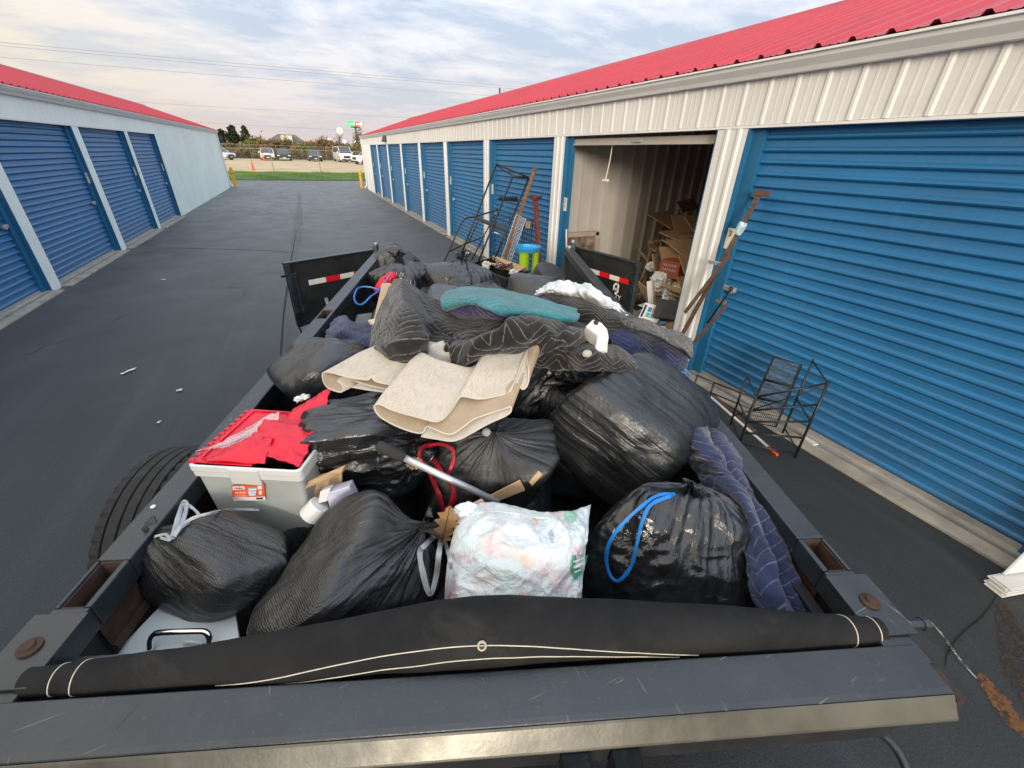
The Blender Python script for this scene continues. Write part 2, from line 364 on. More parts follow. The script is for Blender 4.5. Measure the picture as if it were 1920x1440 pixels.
# trailer
def steel():
    t = NT('trailer_black_paint'); co = t.co('World')
    n = t.noise(co, 7, 6, 0.6)
    c = t.mix(t.rng(n, 0.3, 0.7), (0.011, 0.0155, 0.020), (0.021, 0.028, 0.034))
    dust = t.rng(t.noise(co, 4.5, 9, 0.75, 0.5), 0.45, 0.72); c = t.mix(t.math('MULTIPLY', dust, 0.30), c, (0.085, 0.09, 0.095))
    grit = t.rng(t.noise(co, 60, 5, 0.75), 0.60, 0.78); c = t.mix(t.math('MULTIPLY', grit, 0.35), c, (0.16, 0.15, 0.135))
    msk = t.rng(t.noise(co, 5, 4), 0.52, 0.60)
    for k, (ang, sc) in enumerate(((0.15, (110, 4, 4)), (-0.9, (4, 90, 4)), (0.8, (70, 6, 6)))):
        s1 = t.rng(t.noise(t.co('World', sc, (0, 0, -TH + ang)), 1.3, 3, 0.6, 0.3), 0.66, 0.70)
        s1 = t.math('MULTIPLY', s1, t.rng(t.noise(t.co('World', (1, 1, 1), (0, 0, 0), (k * 3.1, 1, 0)), 6, 3), 0.54, 0.60)); c = t.mix(t.math('MULTIPLY', s1, 0.45), c, (0.24, 0.235, 0.22))
    rst = t.rng(t.noise(co, 13, 9, 0.8), 0.66, 0.73); rst = t.math('MULTIPLY', rst, t.rng(t.noise(co, 2.3, 3), 0.5, 0.6)); c = t.mix(t.math('MULTIPLY', rst, 0.75), c, (0.085, 0.042, 0.024))
    chip = t.math('GREATER_THAN', t.noise(co, 95, 2), 0.79); c = t.mix(t.math('MULTIPLY', chip, 0.6), c, (0.22, 0.17, 0.13))
    r = t.math('ADD', t.rng(n, 0.3, 0.7, 0.28, 0.44), t.math('MULTIPLY', dust, 0.14))
    return t.out(c, r, 0, t.bump(t.math('ADD', t.noise(co, 150, 3), t.math('MULTIPLY', t.noise(co, 12, 3), 2.0)), 0.16, 0.003), Specular_IOR_Level=0.75)
MAT['steel'] = steel()
MAT['steel_in'] = plain('trailer_inside_black', (0.012, 0.013, 0.014), 0.6, var=0.4, vs=4, dirt=(0.06, 0.06, 0.055), dirt_amt=0.35)
def tarp():
    t = NT('tarp_black'); co = t.co('World')
    n = t.noise(co, 7, 6, 0.6); c = t.mix(t.rng(n, 0.35, 0.7), (0.007, 0.007, 0.0075), (0.017, 0.0165, 0.016))
    d = t.rng(t.noise(co, 3.5, 8, 0.75, 0.6), 0.56, 0.72); c = t.mix(t.math('MULTIPLY', d, 0.28), c, (0.085, 0.075, 0.060))
    h = t.math('ADD', t.noise(co, 320, 2), t.math('MULTIPLY', t.noise(co, 14, 4), 2.0))
    return t.out(c, 0.78, 0, t.bump(h, 0.30, 0.004), Specular_IOR_Level=0.3)
MAT['tarp'] = tarp()
MAT['thread'] = plain('cream_thread', (0.62, 0.57, 0.44), 0.8, var=0.15, vs=40)
MAT['brass'] = plain('grommet_nylon', (0.42, 0.38, 0.28), 0.45, 0.3, var=0.15)
MAT['tape_red'] = plain('reflector_red', (0.72, 0.012, 0.015), 0.3, var=0.08, vs=30)
MAT['tape_white'] = plain('reflector_white', (0.75, 0.72, 0.64), 0.3, var=0.06, vs=30)
MAT['rubber'] = plain('tyre_rubber', (0.022, 0.022, 0.021), 0.85, var=0.3, vs=20, bump=0.3)
MAT['chrome'] = plain('chrome', (0.8, 0.8, 0.8), 0.08, 1.0, var=0.02, bump=0)
# rubbish bags
def bagmat(name, c=(0.013, 0.0145, 0.0165), rough=0.26, streak=0.6, emboss=0.0, crumple=0.35, spec=0.8):
    t = NT(name); a = t.co('co')
    s1 = t.noise(t.co('co', (9, 9, 0.9)), 2.2, 5, 0.6); s2 = t.noise(t.co('co', (3, 3, 1.2)), 2.6, 5, 0.65, 0.6)
    cr = t.noise(t.co('Object'), 13, 4, 0.55, 1.2)
    crn = t.math('ABSOLUTE', t.math('SUBTRACT', cr, 0.5))
    h = t.math('ADD', t.math('MULTIPLY', s1, streak), t.math('MULTIPLY', s2, 0.5)); h = t.math('SUBTRACT', h, t.math('MULTIPLY', crn, crumple * 1.6))
    nm = t.bump(h, 0.55, 0.014)
    fine = t.noise(t.co('Object'), 60, 4, 0.6, 0.8); nm = t.bump(t.math('ABSOLUTE', t.math('SUBTRACT', fine, 0.5)), 0.28 * crumple, 0.004, nm)
    if crumple > 0.4:                            # crushed film: small flat facets with sharp edges
        vv = t.node('ShaderNodeMix', data_type='VECTOR'); vv.inputs[0].default_value = 0.35; nn_ = t.node('ShaderNodeTexNoise'); oc = t.co('Object', (1.0, 1.0, 1.0)); t.l.new(oc, nn_.inputs['Vector']); nn_.inputs['Scale'].default_value = 7
        t.l.new(oc, vv.inputs[4]); t.l.new(nn_.outputs['Color'], vv.inputs[5]); v9 = t.vor(vv.outputs[1], 6.5); v10 = t.vor(vv.outputs[1], 17)
        zone = t.rng(t.noise(oc, 4, 3), 0.46, 0.66); nm = t.bump(t.math('MULTIPLY', t.math('ADD', v9.outputs['Distance'], t.math('MULTIPLY', v10.outputs['Distance'], 0.5)), zone), 0.65, 0.030, nm)
    if emboss:
        sx = t.node('ShaderNodeSeparateXYZ'); t.l.new(t.co('Object', (1, 1, 1), (0.5, 0.3, 0.6)), sx.inputs[0])
        e1 = t.math('SINE', t.math('MULTIPLY', t.math('ADD', sx.outputs[0], sx.outputs[2]), 800)); e2 = t.math('SINE', t.math('MULTIPLY', t.math('SUBTRACT', sx.outputs[1], sx.outputs[2]), 700))
        nm = t.bump(t.math('MULTIPLY', e1, e2), emboss, 0.003, nm)
    n = t.noise(t.co('Object'), 5, 5, 0.6); cc = t.mix(t.rng(n, 0.35, 0.7), c, tuple(q * 1.8 for q in c))
    d = t.rng(t.noise(t.co('co', (2, 2, 0.7)), 2.3, 7, 0.7), 0.58, 0.72); cc = t.mix(t.math('MULTIPLY', d, 0.12), cc, (0.16, 0.13, 0.10))
    rr = t.rng(t.noise(t.co('Object'), 6, 4), 0.3, 0.7, rough - 0.06, rough + 0.12)
    return t.out(cc, rr, 0, nm, Specular_IOR_Level=spec)
MAT['bag'] = bagmat('bag_black_film')
MAT['bag_gloss'] = bagmat('bag_black_gloss', rough=0.14, streak=0.5, crumple=0.45, spec=0.9)
MAT['bag_emboss'] = bagmat('bag_black_embossed', (0.014, 0.0145, 0.0155), 0.27, 0.5, 0.20, 0.40, 0.8)
MAT['bag_dull'] = bagmat('bag_dark_grey', (0.022, 0.022, 0.022), 0.42, 0.35, 0.0, 0.4)
MAT['tie_blue'] = plain('drawstring_blue', (0.012, 0.20, 0.62), 0.35, var=0.15, vs=20, bump=0.3, bs=80)
MAT['tie_grey'] = plain('drawstring_grey', (0.45, 0.48, 0.50), 0.4, var=0.15, vs=20, bump=0.3, bs=80)
MAT['tie_red'] = plain('drawstring_red', (0.42, 0.012, 0.03), 0.35, var=0.25, vs=15, bump=0.3, bs=80)
# quilted moving blankets: stitched zigzag, metres in UV
def quilt(name, c, thread, contrast=1.0, period=0.17, amp=0.055, gap=0.030):
    t = NT(name); uv = t.node('ShaderNodeSeparateXYZ'); t.l.new(t.co('UV'), uv.inputs[0])
    f = t.math('FRACT', t.math('DIVIDE', uv.outputs[0], period)); tri = t.math('MULTIPLY', t.math('ABSOLUTE', t.math('SUBTRACT', f, 0.5)), 2.0)
    wob = t.math('MULTIPLY', t.noise(t.co('UV'), 9, 2), 0.012)
    q = t.math('DIVIDE', t.math('ADD', t.math('ADD', uv.outputs[1], t.math('MULTIPLY', tri, amp)), wob), gap); fr = t.math('FRACT', q)
    dd = t.math('ABSOLUTE', t.math('SUBTRACT', fr, 0.5)); line = t.math('GREATER_THAN', dd, 0.5 - 0.055)
    brk = t.rng(t.noise(t.co('UV'), 130, 1), 0.36, 0.5)
    n = t.noise(t.co('Object'), 8, 5); cc = t.mix(t.rng(n, 0.3, 0.7), tuple(x * 0.75 for x in c), tuple(x * 1.3 for x in c))
    cc = t.mix(t.math('MULTIPLY', t.math('MULTIPLY', line, brk), contrast), cc, thread)
    puff = t.math('SUBTRACT', 1.0, t.math('POWER', t.math('MULTIPLY', dd, 2.0), 4.0))
    nm = t.bump(puff, 0.6, 0.005); nm = t.bump(t.noise(t.co('Object'), 260, 2), 0.3, 0.003, nm); nm = t.bump(t.noise(t.co('UV'), 14, 5, 0.6), 0.5, 0.02, nm)
    return t.out(cc, 0.9, 0, nm, Specular_IOR_Level=0.2, Sheen_Weight=0.25)
MAT['q_black'] = quilt('quilt_black', (0.017, 0.0165, 0.0165), (0.19, 0.19, 0.19), 0.62)
MAT['q_grey'] = quilt('quilt_grey', (0.05, 0.047, 0.045), (0.25, 0.24, 0.23), 0.7)
MAT['q_navy'] = quilt('quilt_navy', (0.020, 0.030, 0.085), (0.07, 0.09, 0.18), 0.6)
MAT['q_denim'] = quilt('quilt_denim_blue', (0.022, 0.033, 0.080), (0.20, 0.23, 0.32), 0.40, 0.15, 0.05, 0.038)
MAT['q_teal'] = quilt('quilt_teal', (0.030, 0.165, 0.19), (0.14, 0.32, 0.35), 0.6, 0.14, 0.045, 0.026)
MAT['q_purple'] = quilt('quilt_purple', (0.050, 0.042, 0.115), (0.12, 0.11, 0.2), 0.6)
MAT['binding'] = plain('blanket_binding_navy', (0.018, 0.030, 0.14), 0.8, var=0.15)
MAT['binding_k'] = plain('blanket_binding_black', (0.018, 0.018, 0.02), 0.8, var=0.15)
def rugmat():
    t = NT('rug_cream'); uv = t.node('ShaderNodeSeparateXYZ'); t.l.new(t.co('UV'), uv.inputs[0])
    rib = t.math('SINE', t.math('MULTIPLY', uv.outputs[1], 900)); n = t.noise(t.co('UV', (6, 60, 1)), 6, 5, 0.65); sp = t.noise(t.co('Object'), 45, 4, 0.7)
    c = t.mix(t.rng(n, 0.35, 0.66), (0.49, 0.44, 0.37), (0.65, 0.61, 0.535)); c = t.mix(t.math('MULTIPLY', t.rng(sp, 0.55, 0.72), 0.6), c, (0.40, 0.33, 0.25))
    d = t.rng(t.noise(t.co('Object'), 5, 7, 0.7), 0.55, 0.75); c = t.mix(t.math('MULTIPLY', d, 0.35), c, (0.38, 0.33, 0.27))
    return t.out(c, 0.95, 0, t.bump(t.math('ADD', rib, t.math('MULTIPLY', sp, 2.0)), 0.5, 0.003), Specular_IOR_Level=0.15)
MAT['rug'] = rugmat()
MAT['rug_back'] = plain('rug_back_tan', (0.36, 0.285, 0.20), 0.95, var=0.12, vs=20, bump=0.5, bs=160)
MAT['lip'] = plain('worn_lip_reflection', (0.12, 0.115, 0.095), 0.36, 0.45, var=0.4, vs=4, bump=0.1, dirt=(0.06, 0.055, 0.05), dirt_amt=0.6)  # worn tan steel; the broken reflection is put into the colour as dark patches
MAT['rug_edge'] = plain('rug_binding', (0.56, 0.51, 0.43), 0.9, var=0.1, vs=30, bump=0.4)
MAT['card'] = plain('cardboard', (0.50, 0.345, 0.205), 0.85, var=0.18, vs=4, bump=0.15, bs=30, dirt=(0.16, 0.10, 0.06), dirt_amt=0.4)
MAT['card_d'] = plain('cardboard_dark', (0.40, 0.26, 0.15), 0.85, var=0.2, vs=4, bump=0.15, bs=30)
def woodmat(name, a, b):
    t = NT(name); g = t.noise(t.co('Object', (1, 1, 14)), 9, 5, 0.6, 0.5); g2 = t.noise(t.co('Object'), 3, 3)
    c = t.mix(t.rng(g, 0.35, 0.65), a, b); return t.out(c, t.rng(g2, 0.3, 0.7, 0.4, 0.6), 0, t.bump(g, 0.2, 0.003))
MAT['wood'] = woodmat('wood_brown', (0.17, 0.075, 0.03), (0.30, 0.145, 0.06))
MAT['wood_pale'] = woodmat('wood_pale', (0.34, 0.21, 0.10), (0.50, 0.35, 0.19))
MAT['black_metal'] = plain('black_metal', (0.012, 0.012, 0.012), 0.4, 0.0, var=0.3, vs=20)
MAT['brown_iron'] = plain('brown_angle_iron', (0.13, 0.080, 0.058), 0.55, 0.2, var=0.3, vs=14, dirt=(0.20, 0.10, 0.05), dirt_amt=0.4)
MAT['red_iron'] = plain('red_brown_iron', (0.17, 0.040, 0.025), 0.5, 0.1, var=0.25, vs=10)
MAT['white_pl'] = plain('white_plastic', (0.76, 0.75, 0.72), 0.4, var=0.04, vs=4, bump=0.05)
MAT['white_paint'] = plain('white_panel_paint', (0.66, 0.72, 0.71), 0.35, var=0.04, vs=3, bump=0.03)
MAT['black_pl'] = plain('black_plastic', (0.025, 0.027, 0.029), 0.5, var=0.2, vs=6)
MAT['blue_pl'] = plain('toy_blue', (0.03, 0.35, 0.68), 0.4, var=0.05)
MAT['lime_pl'] = plain('toy_lime', (0.42, 0.68, 0.02), 0.4, var=0.05)
MAT['red_pl'] = plain('red_plastic', (0.68, 0.010, 0.035), 0.38, var=0.12, vs=6, bump=0.1)
MAT['foam'] = plain('foam_grip', (0.035, 0.034, 0.034), 0.9, var=0.2, vs=20, bump=0.5, bs=200)
MAT['alu'] = plain('aluminium', (0.70, 0.72, 0.74), 0.36, 0.55, var=0.06, vs=10)
MAT['yellow'] = plain('safety_yellow', (0.78, 0.46, 0.015), 0.5, var=0.08)
MAT['orange'] = plain('cone_orange', (0.80, 0.09, 0.03), 0.5, var=0.06)
def film(name, c, alpha_t=0.35, rough=0.35):
    t = NT(name); n = t.noise(t.co('Object'), 22, 4, 0.6, 1.0)
    return t.out(c, rough, 0, t.bump(t.math('ABSOLUTE', t.math('SUBTRACT', n, 0.5)), 0.7, 0.012), Transmission_Weight=alpha_t, IOR=1.25)
MAT['film_white'] = film('white_film', (0.80, 0.84, 0.86), 0.0, 0.35)
MAT['film_clear'] = film('clear_film', (0.90, 0.82, 0.82), 0.65, 0.2)
MAT['tub'] = plain('translucent_tub', (0.40, 0.43, 0.41), 0.42, var=0.06, vs=5, bump=0.05, Subsurface_Weight=0.25, Subsurface_Radius=(0.05, 0.05, 0.05))
# ------------------------------------------------------------------ ground
def sheet(name, x0, x1, y0, y1, z, mat, nx=2, ny=2, zf=None):
    X, Y = np.meshgrid(np.linspace(x0, x1, nx), np.linspace(y0, y1, ny)); Zv = np.full_like(X, z)
    if zf is not None: Zv = Zv + zf(X, Y)
    m = MB(); m.grid(np.stack([X, Y, Zv], -1)); return m.build(name, mat, kind='structure', loc=(0, 0, 0))
def terr(X, Y):                                   # the land climbs gently beyond the fence
    s = np.clip((Y - 47) / 33, 0, 1); return 0.5 * s * s * (3 - 2 * s) + np.clip((Y - 86) / 60, 0, 1) * 1.6
def tz_(y): return float(terr(np.array(0.), np.array(float(y))))
sheet('ground', -1500, 1500, -60, 2500, -0.02, MAT['field'], 3, 260, lambda X, Y: terr(X, Y) - 0.02)
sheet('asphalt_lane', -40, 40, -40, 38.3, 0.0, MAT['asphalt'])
def gz(X, Y): return np.clip(np.sin(X * 1.3) * 0.02 + np.sin(Y * 2 + X) * 0.015, 0, 1) * 0
gs = sheet('grass_strip', -60, 60, 38.0, 50.2, 0.004, MAT['grass_ground'], 40, 12, lambda X, Y: 0.03 + terr(X, Y) + 0.03 * np.sin(X * 2.1) * np.sin(Y * 1.3))
sheet('gravel_lot', -70, 70, 50.0, 82.0, 0.004, MAT['gravel'], 30, 40, lambda X, Y: 0.012 + terr(X, Y))
rs = np.random.RandomState(3)
n = 16000; bx = rs.uniform(-13, 11, n); by = rs.uniform(38.1, 50.6, n); bh = rs.uniform(0.05, 0.16, n) * (0.7 + 0.5 * np.sin(bx * 1.7 + by * 0.6)); an = rs.uniform(0, 6.28, n)
dx, dy = np.cos(an) * 0.02, np.sin(an) * 0.02; bz = 0.01 + terr(bx, by)
V = np.stack([np.stack([bx - dx, by - dy, bz], -1), np.stack([bx + dx, by + dy, bz], -1), np.stack([bx + dy * 2, by - dx * 2, bz + bh + 0.02], -1)], 1)
m = MB(); m.add(V.reshape(-1, 3), np.arange(3 * n).reshape(-1, 3)); m.build('grass', MAT['blade'], kind='stuff', loc=(0, 44, 0), label='short green grass on the strip between lane and gravel', cat='grass')

# ------------------------------------------------------------------ storage buildings
HEAD, EAVE = 2.38, 2.80
def ribs(length, pitch, ribw=0.055, dep=0.022, start=0.0, sub=True):
    pts = [(0.0, 0.0)]; y = start
    while y + ribw < length:
        if y > 0.01:
            pts += [(y, 0), (y + ribw * 0.3, dep), (y + ribw * 0.7, dep), (y + ribw, 0)]
            if sub:
                for k in (1, 2):
                    c = y + ribw + (pitch - ribw) * k / 3
                    if c + 0.02 < length: pts += [(c - 0.012, 0), (c - 0.006, dep * 0.16), (c + 0.006, dep * 0.16), (c + 0.012, 0)]
        y += pitch
    pts.append((length, 0)); return pts
def slat_mesh(L, h, nrm):                       # one slat of a roller curtain: face, roll, groove
    pr = [(-0.004, 0.00), (-0.003, 0.003), (0.014, 0.010), (0.021, 0.020), (0.018, 0.033), (0.004, 0.047), (0.001, h * 0.7), (-0.001, h * 0.9), (-0.008, h + 0.003), (-0.014, h)]
    m = MB(); m.extrude([(nrm * d, 0, z) for d, z in pr] + [(nrm * -0.018, 0, h * 0.5)], (0, L, 0)); return m
def building(name, label, X0, s, y0, y1, openings, open_idx, ridge_d, ridge_z, plates, fasc_sub):
    """X0: face of the wall, s: +1 when the building lies towards +X; openings: (near, far) in Y"""
    b = thing(name, label, 'building', (X0 + s * ridge_d, (y0 + y1) / 2, 0))
    W = lambda d, y, z: (X0 + s * d, y, z)
    SD = MAT['siding'] if fasc_sub else MAT['siding_left']
    FR = 0.06                                    # the curtain stands this far back from the outer skin
    # header band above the doors
    last = max(o[1] for o in openings)
    pr = ribs(y1 - y0, 0.232, 0.05, 0.010 if fasc_sub else 0.006, 0.05, fasc_sub)
    m = MB(); m.extrude([W(-d, y0 + y, HEAD) for y, d in pr], (0, 0, EAVE - HEAD - 0.06), closed=False); m.build('header_panel', SD, b)
    m = MB(); m.span((min(X0 - s * 0.006, X0 + s * 0.10), y0, HEAD - 0.022), (max(X0 - s * 0.006, X0 + s * 0.10), last, HEAD - 0.002)); m.build('header_trim', MAT['trim'], b)
    m = MB(); m.span((min(X0 + s * 0.02, X0 + s * 0.05), y0, HEAD + 0.002), (max(X0 + s * 0.02, X0 + s * 0.05), y1, EAVE)); m.build('header_backing', SD, b)
    # pillars between the openings
    ops = sorted(openings); edges = [(ops[i][1], ops[i + 1][0]) for i in range(len(ops) - 1)]
    if ops[0][0] > y0: edges = [(y0, ops[0][0])] + edges
    for e0, e1 in edges:
        w = e1 - e0; m = MB()
        pp = [(0, 0.10), (0, 0.0)] + [(w * q, -dd) for q, dd in ((0.16, 0), (0.20, 0.014), (0.28, 0.014), (0.32, 0), (0.56, 0), (0.60, 0.014), (0.68, 0.014), (0.72, 0))] + [(w, 0.0), (w, 0.10)]
        m.extrude([W(d, e0 + y, 0.0) for y, d in pp], (0, 0, HEAD - 0.024)); m.build('pillar', SD, b)
    pr = ribs(y1 - last, 0.232, 0.05, 0.008 if not fasc_sub else 0.016, 0.1, False)
    m = MB(); m.extrude([W(-d, last + y, 0.0) for y, d in pr], (0, 0, HEAD - 0.001), closed=False)
    m.span((min(X0 + s * 0.01, X0 + s * 0.06), last, 0), (max(X0 + s * 0.01, X0 + s * 0.06), y1, HEAD)); m.build('end_wall_panel', SD, b)
    # doors
    sh = 0.0915; nsl = 26; cache = {}
    for i, (a, e) in enumerate(ops):
        for yy, w in ((a, 0.016), (e - 0.016, 0.016)):           # blue angle lining each side of the opening
            m = MB(); m.span((min(X0 + s * 0.004, X0 + s * 0.115), yy, 0.03), (max(X0 + s * 0.004, X0 + s * 0.115), yy + w, HEAD - 0.024)); m.build('door_jamb', MAT['jamb'], b)
        m = MB(); m.span((min(X0 + s * FR, X0 + s * 0.11), e - 0.13, 0.03), (max(X0 + s * FR, X0 + s * 0.11), e - 0.0165, HEAD - 0.026)); m.build('door_guide', MAT['jamb'], b)
        m = MB(); m.span((min(X0 + s * FR, X0 + s * 0.11), a + 0.0165, 0.03), (max(X0 + s * FR, X0 + s * 0.11), a + 0.06, HEAD - 0.026)); m.build('door_guide', MAT['jamb'], b)
        if i == open_idx: continue
        lo, hi = a + 0.05, e - 0.11; key = round(hi - lo, 2)
        door = MB(); door.span((min(X0 + s * 0.085, X0 + s * 0.13), lo, 0.035), (max(X0 + s * 0.085, X0 + s * 0.13), hi, 0.075)); d = door.build('roller_door', MAT['galv'], b)
        if key not in cache: cache[key] = slat_mesh(hi - lo, sh, -s).mesh('slat', MAT['door'], np.zeros(3))
        for k in range(nsl): link_mesh('slat', cache[key], d, (X0 + s * 0.105, lo, 0.072 + k * sh))
        # latch on the far side of the curtain
        m = MB(); yl = hi - 0.16 if s > 0 else hi - 0.16
        m.span((min(X0 + s * 0.06, X0 + s * 0.09), yl, 0.98), (max(X0 + s * 0.06, X0 + s * 0.09), yl + 0.15, 1.03)); m.lathe(W(0.05, yl + 0.04, 1.0), (s, 0, 0), [(0.0, 0), (0.035, 0.0), (0.035, 0.03), (0, 0.03)], 12)
        m.build('latch', MAT['galv'], d, bevel=0.004)
    # unit numbers on the blue lining
    for yy, dig in plates:
        m = MB(); m.span((min(X0 + s * 0.048, X0 + s * 0.058), yy, 1.36), (max(X0 + s * 0.048, X0 + s * 0.058), yy + 0.085, 1.55)); p = m.build('number_plate', MAT['plate'], b, bevel=0.004)
        for k, ch in enumerate(dig):
            text('digit', ch, 0.075, MAT['ink'], W(0.0465, yy + 0.0425, 1.50 - 0.075 * k), (0, -s, 0), (0, 0, 1), p)
    # gutter, roof, gable, downspout
    g = [(0.0, EAVE - 0.10), (-0.055, EAVE - 0.098), (-0.07, EAVE - 0.07), (-0.105, EAVE - 0.03), (-0.112, EAVE - 0.004), (-0.13, EAVE - 0.002), (-0.13, EAVE + 0.012), (-0.100, EAVE + 0.012), (-0.095, EAVE - 0.02), (-0.055, EAVE - 0.075), (0.0, EAVE - 0.08)]
    m = MB(); m.extrude([W(d - 0.002, y0, z) for d, z in g], (0, y1 - y0 + 0.15, 0)); m.build('gutter', MAT['trim'], b)
    e_d, e_z = -0.085, EAVE + 0.028; slope = np.array([s * (ridge_d - e_d), 0, ridge_z - e_z])
    nr = np.array([-(ridge_z - e_z), ridge_d - e_d]); nr /= np.linalg.norm(nr)
    prof = ribs(y1 - y0 + 0.2, 0.2285, 0.062, 0.024, 0.04, True)
    m = MB(); m.extrude([(X0 + s * (e_d + nr[0] * d), y0 + y, e_z + nr[1] * d) for y, d in prof], slope, closed=False); m.build('roof_sheet', MAT['roof'], b)
    m = MB(); m.extrude([(X0 + s * (2 * ridge_d - e_d - nr[0] * d), y0 + y, e_z + nr[1] * d) for y, d in prof], slope * np.array([-1, 1, 1]), closed=False); m.build('roof_sheet', MAT['roof'], b)
    m = MB(); m.extrude([W(ridge_d + q, y0, ridge_z + z) for q, z in ((-0.16, -0.045), (-0.08, 0.03), (0, 0.055), (0.08, 0.03), (0.16, -0.045), (0, 0.02))], (0, y1 - y0 + 0.2, 0)); m.build('ridge_cap', MAT['roof'], b)
    for yy in (y1, y0):
        m = MB(); m.extrude([W(0.0, yy - 0.06, 0), W(2 * ridge_d, yy - 0.06, 0), W(2 * ridge_d, yy - 0.06, EAVE), W(ridge_d, yy - 0.06, ridge_z - 0.03), W(0.0, yy - 0.06, EAVE)], (0, 0.055, 0)); m.build('gable_wall', SD, b)
        m = MB()
        for sg in (0, 1):
            p0 = np.array(W(e_d if sg == 0 else 2 * ridge_d - e_d, yy + 0.10, e_z - 0.06)); p1 = np.array(W(ridge_d, yy + 0.10, ridge_z - 0.06)); m.bar(p0, p1, 0.02, 0.12)
        m.build('rake_trim', MAT['trim'], b)
    m = MB(); m.span((min(X0 + s * 2 * ridge_d, X0 + s * (2 * ridge_d - 0.05)), y0, 0), (max(X0 + s * 2 * ridge_d, X0 + s * (2 * ridge_d - 0.05)), y1, EAVE)); m.build('back_wall', SD, b)
    m = MB(); yd = y1 - 0.16
    m.bar(W(-0.05, yd, EAVE - 0.09), W(-0.05, yd, 0.22), 0.06, 0.08, (0, 1, 0)); m.bar(W(-0.05, yd, 0.25), W(-0.20, yd - 0.05, 0.07), 0.06, 0.08, (0, 1, 0)); m.build('downspout', MAT['trim'], b)
    # concrete sill in front of the doors
    for a, e in ops:
        m = MB(); m.span((min(X0 + s * 0.03, X0 + s * 0.3), a + 0.018, -0.05), (max(X0 + s * 0.03, X0 + s * 0.3), e - 0.018, 0.034)); m.span((min(X0 - s * 0.13, X0 + s * 0.004), a - 0.02, -0.05), (max(X0 - s * 0.13, X0 + s * 0.004), e + 0.02, 0.022))
        m.build('door_sill', MAT['concrete'], b, bevel=0.006)
        m = MB(); m.span((min(X0 + s * 0.012, X0 + s * 0.026), a + 0.02, 0), (max(X0 + s * 0.012, X0 + s * 0.026), e - 0.02, 0.037)); m.build('sill_edge', MAT['galv'], b)
    return b, W
XR, XL = 3.57, -3.92
opsR = [(-2.9, -0.08), (0.24, 3.0), (3.32, 6.08), (6.4, 9.1), (9.42, 12.12), (12.44, 15.08), (15.4, 18.06), (18.38, 21.02), (21.34, 23.95), (24.25, 26.45)]
platR = [(2.895, '3'), (5.975, '31'), (8.995, '31'), (12.015, '1'), (14.975, '1'), (17.955, '1'), (20.915, '1'), (23.845, '1'), (26.345, '1')]
bR, WR = building('storage_building', 'long self storage building with open unit, red ribbed roof and blue doors on the right', XR, 1, -6.0, 29.7, opsR, 2, 3.0, 3.86, platR, True)
opsL = [(-2.8, -0.15), (0.15, 2.85), (3.15, 5.75), (6.05, 8.88), (9.18, 12.16), (12.46, 15.25), (15.5, 18.1)]
platL = [(8.775, '8'), (12.055, '8'), (15.145, '8'), (17.995, '8')]
bL, WL = building('storage_building', 'pale storage building with red roof and closed blue doors along the left', XL, -1, -6.0, 31.0, opsL, -1, 2.9, 3.80, platL, False)
# wall lights
def wall_light(p, s, par):
    m = MB(); p = np.array(p)
    m.box(p + (s * 0.03, 0, 0), (0.06, 0.16, 0.2)); m.hull8([p + q for q in ((s * 0.06, -0.1, -0.12), (s * 0.06, -0.1, 0.12), (s * 0.06, 0.1, -0.12), (s * 0.06, 0.1, 0.12), (s * 0.2, -0.08, -0.12), (s * 0.14, -0.08, 0.1), (s * 0.2, 0.08, -0.12), (s * 0.14, 0.08, 0.1))])
    return m.build('wall_light', MAT['black_metal'], par, bevel=0.01)
wall_light((XR, 21.2, 2.56), -1, bR); wall_light((XR - 0.02, 29.86, 2.15), -1, bR); wall_light((XL + 0.02, 31.15, 2.35), 1, bL)
# the open unit
yA, yB = 3.24, 6.16
pr = ribs(5.9, 0.2285, 0.05, 0.022, 0.06, True)
pr = [(y, d * 2.3) for y, d in ribs(5.9, 0.2285, 0.05, 0.022, 0.06, False)]
for yy, sg in ((yB, -1), (yA, 1)):
    m = MB(); m.extrude([(XR + 0.10 + y, yy + sg * d, 0.0) for y, d in pr], (0, 0, 2.79), closed=False); m.build('unit_side_wall', MAT['inner'], bR, solid=0.004)
m = MB(); m.span((9.45, yA, 0), (9.5, yB, 3.0)); m.build('unit_back_wall', MAT['inner'], bR)
m = MB(); m.span((3.66, yA, -0.05), (9.46, yB, 0.030)); m.build('unit_floor', MAT['concrete'], bR)
m = MB(); m.lathe((XR + 0.42, 3.4, 2.60), (0, 1, 0), [(0.0, 0), (0.20, 0), (0.20, 2.6), (0.0, 2.6)], 20); rl = m.build('rolled_door', MAT['door'], bR)
m = MB(); m.span((XR + 0.085, 3.40, 2.245), (XR + 0.125, 5.95, 2.325)); m.span((XR + 0.06, 3.40, 2.245), (XR + 0.085, 5.95, 2.258)); bb = m.build('bottom_bar', MAT['inner'], bR, bevel=0.004)
m = MB(); m.box((XR + 0.075, 4.55, 2.285), (0.02, 0.16, 0.03)); m.build('bar_latch', MAT['galv'], bR, bevel=0.003)
m = MB(); m.tube(curve([(XR + 0.13, 5.1, 2.25), (XR + 0.14, 5.12, 2.1), (XR + 0.12, 5.14, 1.85)], 8), 0.006, 6); rp = m.build('pull_rope', MAT['white_pl'], bR)
m = MB(); m.bar((XR + 0.12, 5.08, 1.84), (XR + 0.12, 5.20, 1.835), 0.035, 0.03); m.build('rope_handle', MAT['white_pl'], rp, bevel=0.006)

